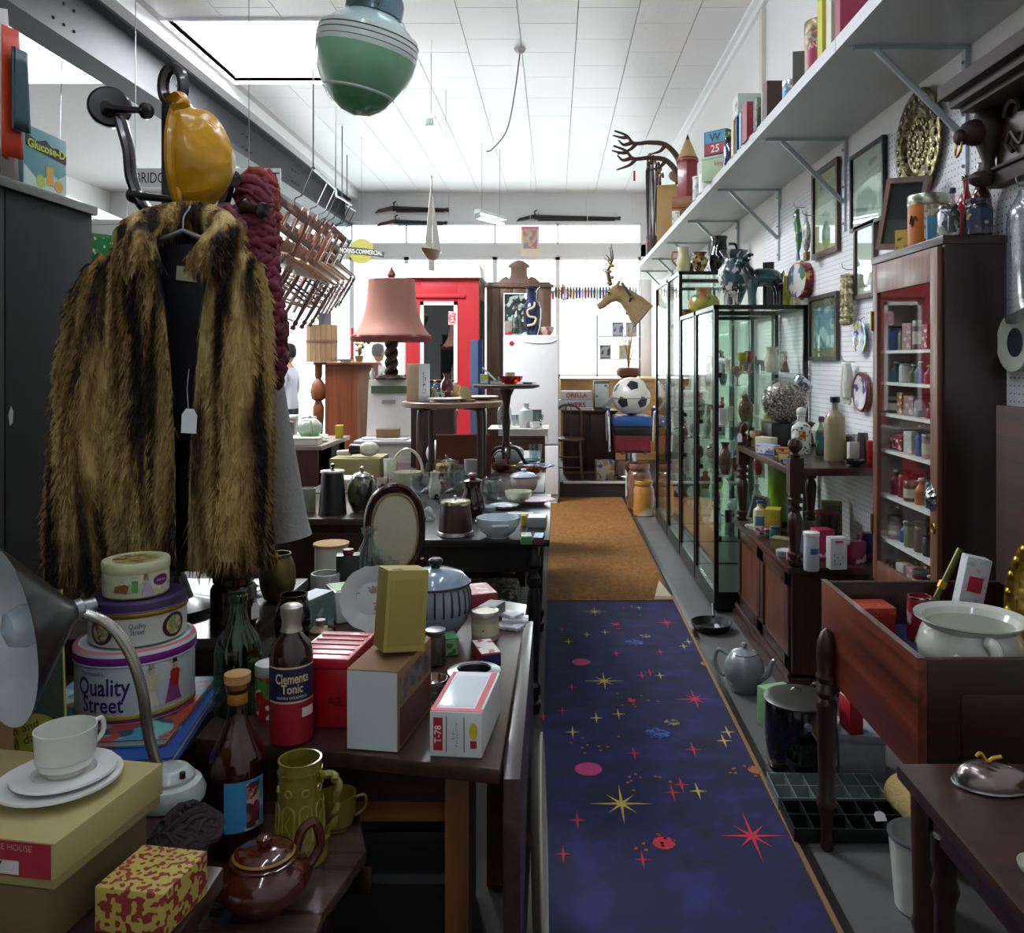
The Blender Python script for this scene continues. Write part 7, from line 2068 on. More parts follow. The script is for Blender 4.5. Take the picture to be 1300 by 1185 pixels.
# ON THE FLOOR BY THE AISLE
p = Vector((.895,3.12,.007))
st = T('stock_pot', 'large black enamel stock pot with grey lid and wire handle', 'pot', p)
mk('body', G().lathe([(0,0),(.1,0),(.11,.01),(.122,.12),(.12,.24),(.116,.25),(.112,.24),(0,.02)],36, cap=False), BLACKGL, st)
l_ = mk('lid', G().lathe([(.124,.25),(.126,.256),(.118,.262),(.1,.266),(.04,.274),(0,.276)],36, cap=False), M('#3c3b37', .35,.4), st)
mk('lid_loop', G().tube(arc(-.01,.274,.02,0, PI, 10),.003,6), CHROME, l_)
mk('bail_handle', G().tube(spl([(0,-.122,.2),(.05,-.15,.13),(.1,-.1,.1),(.128,0,.2)]),.004,6), STEEL, st)
mk('ear_plate', G().lathe([(0,0),(.016,0),(.012,.008),(0,.01)],12).tf((0,-.121,.2),(PI / 2,0,0)), STEEL, st)
teapot('round ribbed grey china teapot on the floor by the whatnot', Vector((.86,3.86,.007)),.092,.19, M('#82888a', .25, coat=.5, bump=.25, scale=14), rz=2.5)
carton('green_tissue_box', 'small pale green box on the floor before the stock pot', Vector((.915,3.47,.007)),(.13,.12,.155),.35, M('#6f9c6c', .5), top=SPOT('#7fac7c', '#a8283a', 10., .62,.5))
fp_ = T('frying_pan', 'black iron frying pan on the floor by the glass case', 'pan', Vector((.87,4.72,.007)))
mk('pan', G().lathe([(0,0),(.09,0),(.115,.045),(.112,.045),(.086,.008),(0,.008)],28, cap=False), BLACK, fp_)
mk('pan_handle', G().tube([(.03,.1,.04),(.06,.28,.06)],.01,8), BLACK, fp_)
price_tag(fp_, (.03,-.06,.012),.03,.045,(-.9,0,.3))
for j, (y, c_) in enumerate(((2.90, '#8b9692'),(2.715, '#2e302f'))):
    mt = T('baking_tin', ('grey' if j == 0 else 'black') + ' metal tray divided into square cups on the floor', 'baking tin', Vector((.925, y, .007)),-.02)
    mm = M(c_, .4,.6)
    w_, d_, h_ = .36,.17,.04
    mk('tray_base', G().cbox(w_, d_, .004), mm, mt)
    for k in range(7):
        x = -w_ / 2 + k * w_ / 6
        mk('divider', G().cbox(.004, d_, h_, .004, x), mm, mt)
    for k in range(3):
        mk('divider', G().cbox(w_, .004, h_, .004,0,-d_ / 2 + k * d_ / 2), mm, mt)
    if j:
        price_tag(mt, (.1,-.05,.05),.035,.03,(-.9,0,.1))
jr_ = T('jute_roll', 'rolled piece of pale jute matting under the mahogany box', 'roll', Vector((1.17,2.66,.07)), rot=(0,0,.1))
g = G().tube([(0,-.17,0),(0,.17,0)],.062,20)
mk('roll', g, M('#a08a54', .9, var=.15, scale=60, bump=.4), jr_)
mk('spiral_end', G().tube([((.058 - .006 * i / 4) * math.cos(i * .7),-.171,(.058 - .006 * i / 4) * math.sin(i * .7)) for i in range(32)],.003,5), KRAFT, jr_)
carton('red_cookbook_box', 'upright crimson box behind the mahogany leg', Vector((1.07,3.07,.168)),(.05,.09,.12),.1, M('#a0162c', .45), top=PAPER)
carton('white_paper_parcel', 'grey white paper parcel under the mahogany box', Vector((1.11,3.1,.007)),(.16,.16,.16),-.2, M('#8a9096', .7, bump=.3), lid=.03)
vessel('white_enamel_pail', 'white enamel pail with chipped rim under the small dark table', Vector((1.0,2.32,.007)),.085,.2, 'tumbler', M('#bdbfb8', .3, coat=.4), 'pail', hollow=.95, rim=STEEL)
dm = T('glass_dome', 'black based glass dome behind the stock pot', 'dome', Vector((1.02,3.30,.007)))
mk('base', G().lathe([(.06,0),(.06,.04),(.05,.05),(0,.05)],24), BLACKGL, dm)
mk('dome', G().lathe([(.048,.05),(.05,.12),(.042,.2),(.02,.24),(0,.25)],24, cap=False), GLASS('#c8ccc8', .25), dm)
mk('cane_basket', G().lathe([(.02,.05),(.035,.09),(.03,.15),(0,.17)],12), M('#1c1a1a', .3), dm)
# UPHOLSTERED CHAIR BEHIND THE MAIN TABLE
CF = Vector((-.632,3.36,-.03))
chp = T('balloon_back_chair', 'mahogany chair with oval cream upholstered back behind the table', 'chair', CF, .28)
CHM = WOOD('#22100f', '#43201d', 'z', .22)
ovp = [(.105 * math.copysign(abs(math.cos(a)) ** .8, math.cos(a)),-.0,.86 + .165 * math.copysign(abs(math.sin(a)) ** .8, math.sin(a))) for a in [2 * PI * k / 40 for k in range(40)]]
bf = mk('back_frame', G().tube(ovp, .021,10, True, flat=.8), CHM, chp)
mk('top_moulding', G().tube([(  .115 * math.cos(a),-.015,.86 + .178 * math.sin(a)) for a in [.5 + k * .11 for k in range(20)]],.012,8), CHM, bf)
mk('back_pad', G().prism([(.093 * math.copysign(abs(math.cos(a)) ** .8, math.cos(a)),.148 * math.copysign(abs(math.sin(a)) ** .8, math.sin(a))) for a in [2 * PI * k / 32 for k in range(32)]],-.016,.02).tf((0,0,.86),(PI / 2,0,0)), M('#bdb99e', .9, var=.08, scale=50), chp, bevel=.006)
mk('gimp_braid', G().tube([(.089 * math.copysign(abs(math.cos(a)) ** .8, math.cos(a)),-.019,.86 + .145 * math.sin(a)) for a in [2 * PI * k / 40 for k in range(40)]],.005,6, True), M('#8a7a44', .8), chp)
mk('seat', G().prism([(-.2,-.2),(.2,-.2),(.23,.2),(-.23,.2)],.42,.48,.95).tf((0,-.2,0)), M('#a9a58a', .9), chp, bevel=.02)
mk('seat_rail', G().prism([(-.2,-.2),(.2,-.2),(.23,.2),(-.23,.2)],.36,.42).tf((0,-.2,0)), CHM, chp, bevel=.006)
for x, y in ((-.16,-.02),(.16,-.02),(-.17,-.37),(.17,-.37)):
    mk('leg', G().lathe([(.014,.03),(.02,.05),(.016,.08),(.024,.25),(.026,.36)],10, x, y), CHM, chp)
for s in (-1,1):
    mk('back_upright', G().tube([(s * .15,.0,.38),(s * .13,.0,.6),(s * .1,0,.74)],.018,8), CHM, chp)
# ON THE BLACK TABLE (z=.75)
Z7 = .751
def E(px, py, dx=0., dy=0.):
    v = S(px, py, Z7)
    return Vector((v.x + dx, v.y + dy, Z7))
bb1 = T('biscuit_barrel', 'brown oak biscuit barrel with silver rim and lid', 'barrel', E(578,679))
mk('body', G().lathe([(0,0),(.072,0),(.072,.01),(.07,.08),(.062,.13),(.06,.135),(0,.134)],28, cap=False), WOOD('#2a1710', '#43261a'), bb1)
mk('base_band', G().lathe([(.078,0),(.08,.004),(.076,.016),(.072,.018)],28, cap=False), STEEL, bb1)
l_ = mk('lid', G().lathe([(.064,.132),(.066,.14),(.064,.148),(.03,.154),(0,.156)],28, cap=False), M('#b8b49a', .2,.8), bb1)
mk('lid_knob', G().ball(.008,0,0,.162,10), CHROME, l_)
mk('swing_handle', G().tube(arc(0,.13,.07, PI * .55, PI, 10),.003,6), CHROME, bb1)
bowl('plain white enamel bowl with side lugs', E(632,682),.092,.085, M('#c6d2d8', .2, coat=.4), lug=True, rz=.2)
carton('green_white_carton', 'small green and white carton at the corner of the black table', E(668,689),(.045,.085,.033),.08, M('#6a9c7a', .5), top=SPOT('#b8ccb8', '#7aac8a', 30., .5), face=M('#5a8a54', .5))
carton('blue_brown_carton', 'little blue and maroon carton at the corner of the black table', E(684,689),(.04,.1,.03),-.05, M('#5a3038', .5), top=SPOT('#8fb8cc', '#b8d4dc', 30., .5))
carton('white_box_flat', 'white cardboard box with grey end on the black table', E(682,669,.0,.02),(.085,.1,.045),-.05, M('#8f9090', .5), top=PAPER)
carton('yellow_spice_tin', 'tiny yellow and grey tin on the black table', E(665,668),(.025,.025,.05),.3, M('#b8a028', .4), cat='tin')
cj = vessel('coffee_pot', 'dark brown pottery coffee jug with red flower lid', E(600,656),.06,.17, 'jug', M('#2c1412', .15, coat=.6), 'jug', hollow=0, lid=M('#2c1412', .15, coat=.6))
mk('flower_knob', G().ball(.018,0,0,.2,10,1.2,1.2,.7), M('#a04a6a', .3), cj)
vessel('preserving_jar', 'wide clear glass jar with screw rim', E(626,634),.05,.125, 'jar', GLASS('#e2e8e8', .16), 'jar', hollow=.9)
bowl('small pale blue china dish', E(620,652),.04,.035, M('#a8c0c4', .2, coat=.4), name='china_dish')
plate('dark rimmed fluted plate lying flat on the black table', E(640,645),.075, M('#c4ccd0', .2, coat=.4), rim=NAVY, wob=lambda a, h: 1 + .02 * math.cos(20 * a))
ov = plate('oval pale pink platter overhanging the table edge', E(672,640,.02,.02),.115, M('#c8b4bc', .2, coat=.5), sy=.75, name='platter')
bowl('cream floral bowl standing in the oval platter', E(658,641,0,.01) + Vector((0,0,.015)),.072,.055, SPOT('#c6c9a8', '#6a7a8a', 40., .63,.2, coat=.4))
tu = casserole('white lidded tureen with navy band and ball finial', E(664,629,0,.02) + Vector((0,.06,0)),.08,.135, M('#b8a99c', .2, coat=.5), M('#c9d4de', .15, coat=.5), knob=M('#c9d4de', .2), name='soup_tureen', cat='tureen', rim=NAVY)
plate('small white plate near the brown jug', E(617,664),.05, CHINA)
plate('flat blue grey saucer beneath the white boxes', E(655,656),.06, SPOT('#b4b8bc', '#8a98a4', 20., .55,.2))
carton('scarf_roll_box', 'pale folded cloth bundle on the black table', E(655,661,.02,.08),(.12,.06,.02),.1, M('#b4b8b0', .9, bump=.4))
crv = vessel('cut_glass_compote', 'cut crystal bowl on foot at the end of the black table', E(533,640,0., 0.),.055,.14, 'goblet', GLASS('#dfe6e8', .22), 'bowl', hollow=.9, wob=lambda a, h: 1 + .03 * math.cos(a * 14))
for k, (px, py, h, lb) in enumerate(((571,634,.11, 'tall clear wine glass beside the biscuit barrel'),(582,626,.12, 'engraved clear wine glass behind the biscuit barrel'),(606,636,.1, 'short clear wine glass beside the brown jug'))):
    vessel('wine_glass', lb, E(px, py),.032, h, 'goblet', GLASS('#e6eced', .16), 'glass', hollow=.92, group='wine glasses on the black table')
wv = vessel('floral_white_vase', 'white vase with black leaf sprays', E(552,632),.035,.14, 'jug', SPOT('#c4c4b8', '#1e2024', 22., .6,.25), 'vase', hollow=.85)
tsil = T('toast_rack', 'silver toast rack beside the biscuit barrel', 'toast rack', E(558,662,-.06,.03))
for k in range(4):
    mk('wire_loop', G().tube([(-.03 + .06 * t_, -.03 + k * .02,.008 + .05 * math.sin(PI * t_)) for t_ in [i / 8 for i in range(9)]],.002,5), CHROME, tsil)
mk('rack_base', G().cbox(.07,.08,.006), CHROME, tsil)
book('green and cream paperback under the toast rack end', E(549,672,-.09,.0),(.08,.12,.03),.1, M('#a8ac8c', .6), name='paperback')
# patterned stool under the black table
st_ = T('footstool', 'low stool with patterned grey tapestry seat under the black table', 'stool', Vector((-.34,3.95,.241)))
mk('cushion', G().prism([(-.18,-.14),(.18,-.14),(.18,.14),(-.18,.14)],.16,.22,.92), SPOT('#6f7266', ['#a4a896', '#43463c'],26., .5,.9), st_, bevel=.015)
mk('frame', G().cbox(.34,.26,.05,.11), DARKWOODX, st_)
for x, y in ((-.15,-.11),(.15,-.11),(-.15,.11),(.15,.11)):
    mk('leg', G().cbox(.03,.03,.11,0, x, y), DARKWOOD, st_)
# ON THE DARK CUPBOARD
cn2 = vessel('coffee_canister', 'tall black tapered coffee canister with silver lid', Vector((-1.085,4.16, Z7)),.068,.20, 'cone', BLACK, 'canister', hollow=0)
l_ = mk('lid', G().lathe([(.055,.2),(.06,.203),(.058,.212),(.02,.217),(0,.218)],24, cap=False), M('#b8b4a4', .25,.7), cn2)
mk('lid_knob', G().lathe([(.006,.216),(.006,.226),(.012,.232),(.011,.244),(0,.248)],12), BLACKGL, l_)
teapot('mottled green pottery teapot with steel lid', Vector((-.955,4.22, Z7)),.075,.20, SPOT('#4f5438', ['#6a6a48', '#2e3022'],12., .5,.25, coat=.4), rz=2.2, lidmat=M('#a8a494', .25,.7))
vessel('sage_mug', 'sage green tall mug beside the grey coat sleeve', Vector((-1.22,4.2, Z7)),.04,.12, 'cyl', M('#8a9078', .4), 'mug', hollow=.9)
# ON THE TRESTLE TABLE
carton('shirt_box', 'white flat lidded box before the beige carton', Vector((-1.22,5.02, Z7)),(.26,.18,.06),-.06, M('#b8b294', .6), lid=.025, top=PAPER)
cbx = carton('beige_carton', 'beige taped cardboard carton before the stove', Vector((-1.24,5.42, Z7)),(.31,.3,.14),0., M('#8c8458', .75), lid=.05)
ir = T('hair_dryer', 'cream plastic hair dryer lying on the beige carton', 'hair dryer', Vector((-1.22,5.36, Z7 + .141)),0)
mk('motor_body', G().ball(.055,.05,0,.05,18,1.2,.8,.85), M('#c9c9b4', .3, coat=.3), ir)
mk('nozzle', G().lathe([(.03,0),(.035,.06),(.03,.07)],16, cap=True).tf((.0,0,.05),(0,-PI / 2,0)), BLACK, ir)
mk('handle', G().tube([(-.06,0,.03),(-.15,.01,.025)],[.022,.016],10), M('#c9c9b4', .3), ir)
carton('brown_small_box', 'small dark brown box beside the beige carton', Vector((-1.04,5.45, Z7)),(.06,.1,.1),.1, M('#4a2c22', .6), lid=.02)
wb = T('wicker_basket', 'white china basket with tall loop handle', 'basket', Vector((-.86,4.97, Z7)))
mk('basket', G().lathe([(0,0),(.06,0),(.065,.01),(.085,.1),(.082,.1),(.06,.012),(0,.01)],24, cap=False, wob=lambda a, h: 1 + .03 * math.cos(a * 12)), M('#c8c8ae', .3, coat=.3), wb)
mk('loop_handle', G().tube(arc(0,.09,.09,0, PI, 16, rz=.14),.009,8), M('#c8c8ae', .3, coat=.3), wb)
vessel('white_fluted_vase', 'white fluted vase standing by the china basket', Vector((-.985,5.1, Z7)),.042,.16, 'tumbler', M('#cfd2c8', .25, coat=.3), 'vase', hollow=.85, wob=lambda a, h: 1 + .03 * math.cos(a * 10))
cup('red and white mug beside the white fluted vase', Vector((-1.0,4.95, Z7)),.035,.07, SPOT('#c8c4bc', '#8a1c34', 12., .5), name='mug', cat='mug')
cd = T('cake_dome', 'glass cake dome over an orange iced cake', 'cake stand', E(567,610))
mk('stand', G().lathe([(.05,0),(.02,.02),(.02,.04),(.085,.055),(.085,.06),(0,.06)],24), M('#c6c9c0', .2, coat=.4), cd)
ck = mk('cake', G().lathe([(.07,.06),(.072,.07),(.07,.1),(.06,.105),(0,.105)],24), SPOT('#b8863c', ['#8a3418', '#d8c8a0'],22., .55), cd)
mk('dome', G().lathe([(.08,.06),(.082,.09),(.075,.125),(.03,.14),(0,.142)],28, cap=False), GLASS('#e4eae6', .14), cd)
mk('knob', G().ball(.012,0,0,.152,10), GLASS('#dfe6e2', .3), cd)
figurine('rust red ceramic lobster ornament on the cake dome table', E(562,622),.06, M('#8a2c1c', .3, coat=.3), kind=1, rz=.4)
vessel('clear_biscuit_jar', 'clear glass biscuit jar before the cake dome', E(572,622,.03,0),.055,.15, 'jar', GLASS('#e0e6e2', .14), 'jar', hollow=.9)
cup('white enamel mug with blue rim on the trestle table', E(598,605),.045,.11, M('#c6ccd0', .25), name='enamel_mug', cat='mug')
bsk = bowl('red brown wicker bowl with tall hoop handle', E(635,599),.06,.05, M('#4a1c1a', .5, bump=.4, scale=40), name='hoop_basket', cat='basket')
mk('hoop_handle', G().tube(arc(0,.05,.055,0, PI, 14, rz=.09),.006,7), M('#3a1614', .5), bsk)
casserole('white oval casserole with clear glass lid', E(646,589),.11,.15, M('#c6cdd4', .2, coat=.4), M('#b4c4bc', .1, coat=.6), knob=M('#d0d8d4', .2), name='lidded_dish', cat='dish')
vessel('crystal_vase', 'flared cut crystal vase on the trestle table', E(683,586,-.02),.05,.13, 'tumbler', GLASS('#dde6ea', .24), 'vase', hollow=.88, wob=lambda a, h: 1 + .04 * math.cos(a * 12))
bowl('amber carnival glass bowl', E(672,603),.085,.05, GLASS('#d08a34', .2), name='amber_bowl', wob=lambda a, h: 1 + .04 * math.cos(a * 10))
plate('blue and white rimmed large platter behind the amber bowl', E(683,598,-.0,.12),.115, SPOT('#b8c0d4', ['#3a4a8c', '#dfe4ec'],16., .52,.2, coat=.4), name='platter', sy=.8)
plate('sea green wavy glass dish', E(676,591,-.02,.2),.09, M('#4a7a74', .15, coat=.5), name='glass_plate', wob=lambda a, h: 1 + .06 * math.cos(a * 7))
tin('small olive and gold tin on the trestle table', E(650,600,.0,.05),.03,.04, M('#6a6a3a', .4), BRASS)
cone = mk('funnel', G().lathe([(.035,0),(.03,.01),(.004,.07),(0,.07)],16), RED, None, E(602,593,0,-.0))
tag(cone, 'small bright red plastic cone on the trestle table', 'cone')
hlm = T('bread_bin_lid', 'white domed plastic cover on dark base under the round coffee table', 'cover', E(566,600,-.02,.12) + Vector((0,.0,0)))
mk('dome', G().ball(.12,0,0,.115,20,1.1,.9,.9), M('#c9c9c8', .4), hlm)
mk('base', G().lathe([(.13,0),(.135,.02),(.13,.05),(0,.05)],24), BLACK, hlm)
obd = book('orange brown leather case leaning under the round coffee table', Vector((-.60,5.62, Z7)),(.36,.06,.26),.1, M('#7a3a1e', .5), flat=False, name='leather_case', cat='case')
# ON THE ROUND COFFEE TABLE (z = 1.25)
ZJ = 1.251
def J(dx, dy):
    return Vector((-.633 + dx, 5.3 + dy, ZJ))
wbx = carton('ornament_box', 'upright white and tan box with red lettering on the coffee table', J(-.2,-.1),(.10,.1,.23),-.62, M('#b89a74', .6), face=None)
mk('pale_side', G().cbox(.001,.096,.225,.002,.051), M('#c8d0cc', .5), wbx)
mk('red_print', G().box(.0515,.0522,-.012,.012,.05,.18), SPOT('#c8d0cc', '#8a4a2c', 70.,.5), wbx)
plate('large white dinner plate on the coffee table', J(-.02,-.16),.12, CHINA)
plate('white serving plate behind the mirror compact', J(.15,.09),.13, CHINA, name='serving_plate')
vessel('ruby_vase', 'dark ruby cut glass vase on the coffee table', J(-.045,.06),.04,.17, 'vase', M('#4a0f22', .1, coat=.7), 'vase', hollow=.8, wob=lambda a, h: 1 + .04 * math.cos(a * 8))
ag = vessel('honey_pot', 'amber lustre lidded sugar basin', J(-.01,.17),.05,.09, 'pot', M('#b08a44', .15, coat=.6), 'basin', hollow=0, lid=M('#b08a44', .15, coat=.6), handle=(M('#b08a44', .2),1))
figurine('clear glass lady ornament beside the white box', J(-.11,.0),.13, GLASS('#d4ded8', .3), GLASS('#d4ded8', .3))
figurine('second clear glass ornament by the ruby vase', J(-.08,-.03),.08, GLASS('#dbe2dc', .3), kind=1)
cm2 = T('mirror_compact', 'tan folding mirror compact standing open', 'mirror', J(.11,-.16))
mk('base', G().lathe([(.045,0),(.047,.006),(.045,.014),(0,.014)],20), M('#8a6a34', .4,.3), cm2)
mk('open_lid', G().lathe([(0,-.004),(.045,-.004),(.046,.004),(0,.004)],20).tf((-.02,.035,.05),(1.2,0,.8)), M('#a8986a', .4,.3), cm2)
plate('small amber glass saucer', J(.19,-.02),.055, GLASS('#c8b084', .2), name='saucer')
# on the pedestal table
ZK = .75 + .586
def KK(dx, dy):
    return Vector((-.34 + dx, 5.98 + dy, ZK))
bowl('amber fluted fruit bowl on the pedestal table', KK(.03,-.02),.085,.055, GLASS('#c8702a', .2), name='fruit_bowl', wob=lambda a, h: 1 + .03 * math.cos(a * 14))
carton('striped_tea_packet', 'green yellow and white striped small packet', KK(-.15,-.05),(.055,.05,.07),.1, M('#7fae8a', .5), face=SPOT('#b8c04a', '#cfe0dc', 14., .5))
book('navy notebook on the pedestal table', KK(-.07,-.08),(.09,.08,.025),.2, NAVY, name='notebook')
tin('small cream tin standing behind the amber fruit bowl', KK(.02,.12),.035,.08, M('#b8ac88', .4), M('#a89a70', .4))
plate('grey white stack plate on the pedestal table', KK(.15,.04),.06, M('#b9bcb8', .3), name='side_plate')
sg = T('blue_sample_board', 'tall pale blue and navy folding sample board standing on the trestle table', 'board', Vector((-.555,6.2,.751)))
mk('blue_face', G().box(-.06,0,0,.015,0,.90), M('#8fb0e0', .5), sg)
mk('navy_edge', G().box(0,.03,-.015,.02,0,.90), M('#1c3a7c', .5), sg)
mk('white_strip', G().tube([(.03,-.012,.7),(.13,-.012,.6)],.008,6), PAPER, sg)
tn3 = T('copper_tray', 'long shallow copper tray on a navy box lid behind the ruby vase', 'tray', Vector((-.86,6.08,.751)))
mk('box', G().cbox(.3,.2,.56), M('#3a2a26', .6), tn3, bevel=.004)
mk('navy_lid', G().cbox(.31,.21,.03,.56), M('#24407c', .5), tn3, bevel=.004)
mk('copper_dish', G().lathe([(0,.59),(.13,.592),(.15,.61),(.145,.61),(.12,.6),(0,.598)],24, sy=.6, cap=False), M('#a8683a', .25,.9), tn3)
# ON THE LACE STAND (z = .965)
ZLc = .966
def LL(dx, dy):
    return Vector((-.285 + dx, 6.8 + dy, ZLc + .004))
lc = mk('lace_cloth', G().prism([(-.235,-.21),(.24,-.21),(.24,.21),(-.235,.21)],0,.003).box(.2285,.231,-.19,.19,-.13,.003).box(-.15,.2285,-.213,-.2105,-.05,.003), M('#cfc4bc', .9, bump=.5, scale=120), None, (-.285,6.8, ZLc))
tag(lc, 'off white lace cloth draped over the wooden stand', 'cloth')
dcn = vessel('glass_decanter', 'tall clear glass decanter with slim neck and stopper', LL(-.11,-.06),.055,.25, 'wine', GLASS('#dfe4e2', .18), 'decanter', hollow=.8)
mk('stopper', G().lathe([(.012,.25),(.014,.26),(.022,.28),(.014,.3),(0,.305)],14), GLASS('#dfe4e2', .3), dcn)
vessel('white_milk_bottle', 'white spiral patterned milk jug on the lace cloth', LL(.06,-.05),.055,.19, 'squat', SPOT('#d0d4d2', '#9aa4a0', 12., .58,.2), 'jug', hollow=.85)
cup('small white cup at the front of the lace cloth', LL(.13,-.13),.04,.05, CHINA, name='cup')
vessel('stemmed_glass', 'clear stemmed glass behind the white cup', LL(.17,-.02),.03,.1, 'goblet', GLASS('#e2e8e8', .18), 'glass', hollow=.9)
for k in range(3):
    vessel('cut_tumbler', 'clear cut tumbler behind the glass decanter', LL(-.04 + .055 * k - .02 * (k == 1),.09 + .03 * (k == 1)),.026,.09, 'tumbler', GLASS('#e2e8e8', .18), 'glass', hollow=.9, group='cut tumblers on the lace cloth')
frame('small grey easel mirror standing on the lace cloth', LL(.135,.12) + Vector((0,0,.065)),.09,.13, M('#4a504a', .4), M('#6a7a80', .15,.6), None, .012, rot=(-.1,0,0), cat='mirror')
# STOVE TOP AND LAMP
sb2 = carton('tan_game_box', 'small tan wooden box on the stove', Vector((-1.27,6.5,.906)),(.17,.12,.075),.05, M('#8c6c4c', .6), lid=.025)
for k, (x, y, c_) in enumerate(((-1.2,6.40, '#c9c8c0'),(-1.36,6.46, '#d4d4d8'))):
    book(('white' if k == 0 else 'pale blue white') + ' magazine lying on the stove top', Vector((x, y, .906)),(.2,.15,.008),.2 * k, M(c_, .5), name='magazine')
LP = Vector((-1.305,6.81,1.3505))
lp = T('table_lamp', 'barley twist table lamp with big dusty pink bell shade', 'lamp', LP)
mk('base', G().lathe([(0,0),(.125,0),(.13,.012),(.1,.03),(.05,.04),(.03,.06),(0,.06)],24, cap=False), DARKWOOD, lp)
tw = [(.024 * math.cos(i * .5),.024 * math.sin(i * .5),.05 + i * .0125) for i in range(34)]
tw2 = [(-x, -y, z) for x, y, z in tw]
mk('twist_stem', G().tube(tw, .033,8).tube(tw2,.033,8), DARKWOOD, lp)
SHD = M('#b07866', .6, var=.08, scale=6)
prof = [(.315,.335),(.306,.355),(.272,.40),(.24,.46),(.214,.54),(.197,.64),(.19,.72),(.186,.79)]
sh3 = mk('lamp_shade', G().lathe(prof, 40, cap=False, wob=lambda a, h: 1 - .018 * abs(math.sin(4 * a))), SHD, lp, ang=.9)
mk('fringe', G().lathe([(.312,.30),(.318,.335)],48, cap=False, wob=lambda a, h: 1 + .008 * math.cos(a * 48)), M('#7c3a38', .8), sh3)
mk('braid_band', G().lathe([(.317,.335),(.321,.345),(.312,.357)],12, cap=False), M('#8a4a46', .7), sh3)
mk('top_binding', G().lathe([(.184,.785),(.189,.79),(.184,.797)],12, cap=False), M('#8a4a46', .7), sh3)
mk('finial', G().lathe([(.006,.79),(.02,.81),(.034,.83),(.03,.85),(.012,.88),(0,.91)],12), WOOD('#5a2a20', '#7a4030'), lp)
mk('spider', G().tube([(-.18,0,.785),(.18,0,.785)],.004,6).tube([(0,-.18,.785),(0,.18,.785)],.004,6).tube([(0,0,.45),(0,0,.8)],.006,6), BRASS, lp)
mgv = vessel('white_crest_vase', 'little white crested vase at the foot of the lamp', LP + Vector((-.12,-.07,0)) + Vector((.02,.0,.0)),.022,.09, 'vase', CHINA, 'vase', hollow=.8)
mgv.location = (-1.458,6.81,1.3505)
# ON THE OPEN CUPBOARD (z = .95)
ZO = .951
teapot('mint green and white tea set pot with tall loop handle', Vector((-1.66,5.77, ZO + .03)),.085,.13, M('#aebfae', .25, coat=.4), rz=1.9)
for k in range(3):
    plate('pale green plate stacked under the mint teapot', Vector((-1.66,5.77, ZO + .01 * k)),.12, M('#a4c09c', .25, coat=.4), group='green plates under the mint teapot')
vessel('white_sugar_box', 'white square sided sugar jar behind the mint teapot', Vector((-1.74,6.03, ZO)),.05,.15, 'cyl', CHINA, 'jar', hollow=0, cap=CHINA)
rdo = T('black_radio', 'long black radio with red top edge on the open cupboard', 'radio', Vector((-1.93,5.78, ZO)),.1)
mk('case', G().cbox(.3,.1,.13), BLACK, rdo, bevel=.006)
mk('red_top', G().cbox(.28,.08,.006,.13), RED, rdo)
mk('speaker_grille', G().cbox(.16,.003,.09,.02,-.05,-.0515), M('#3a3a3e', .6), rdo)
mk('dial', G().lathe([(0,.006),(.02,.005),(.022,0)],16).tf((.09,-.0505,.065),(PI / 2,0,0)), STEEL, rdo)
book('thick cream ledger lying at the front of the open cupboard', Vector((-1.68,5.57, ZO)),(.3,.12,.045),0, M('#b9b09a', .6), name='ledger')
carton('yellow_red_packet', 'yellow and red packet behind the mint teapot', Vector((-1.53,6.05, ZO)),(.05,.06,.09),.1, M('#c8b02a', .5), side=RED)
# ON THE WOODEN CABINET (z = 1.485)
ZP = 1.486
bs2 = T('slatted_barrel', 'slatted wooden half barrel bound with a dark hoop', 'barrel', Vector((-2.2,8.05, ZP)))
for k in range(18):
    a = 2 * PI * k / 18
    mk('stave', G().prism([(-.023,-.007),(.023,-.007),(.023,.007),(-.023,.007)],0,.35,1.0).tf((.135 * math.sin(a),-.135 * math.cos(a),0),(-.03 * math.cos(a) * 0,0, a)), WOOD('#84684a', '#a98c66'), bs2)
mk('hoop', G().lathe([(.143,.18),(.146,.182),(.146,.205),(.143,.207)],28, cap=False), M('#6a5240', .5), bs2)
mk('base', G().lathe([(.135,0),(.135,.02),(0,.02)],20), WOOD('#84684a', '#a98c66'), bs2)
mk('card', G().box(-.02,.1,-.05,-.045,.2,.46), M('#6a6a72', .6), bs2)
bowl('shallow cream bowl on the wooden cabinet', Vector((-1.965,7.98, ZP)),.08,.03, M('#d6d0c0', .3), name='shallow_bowl')
fl = T('dried_flowers', 'dried flower posy in a small pot on the wooden cabinet', 'flowers', Vector((-1.86,8.1, ZP)))
rf = random.Random(4)
mk('pot', G().lathe([(.03,0),(.045,.06),(.04,.06),(0,.05)],14, cap=False), M('#a08a5a', .6), fl)
for k in range(22):
    a, e_, L = rf.uniform(0,6.28), rf.uniform(.1,.9), rf.uniform(.1,.2)
    tip = Vector((L * math.sin(e_) * math.cos(a), L * math.sin(e_) * math.sin(a),.05 + L * math.cos(e_)))
    sm = mk('stem', G().tube([(0,0,.05), tip],.003,5), M('#7a6a3a', .8), fl)
    mk('flower_head', G().ball(.02, tip.x, tip.y, tip.z, 8), M(rf.choice(('#b8a880', '#8a5a5a', '#c9bf9c', '#a87a3a')),.8), sm)
cdl = T('red_candle', 'tall slim red candle in a small holder on the wooden cabinet', 'candle', Vector((-1.95,8.2, ZP)))
mk('candle', G().tube([(0,0,.03),(0,0,.33)],.012,8), RED, cdl)
mk('holder', G().lathe([(.04,0),(.035,.01),(.014,.015),(.016,.05),(0,.05)],14), BRASS, cdl)
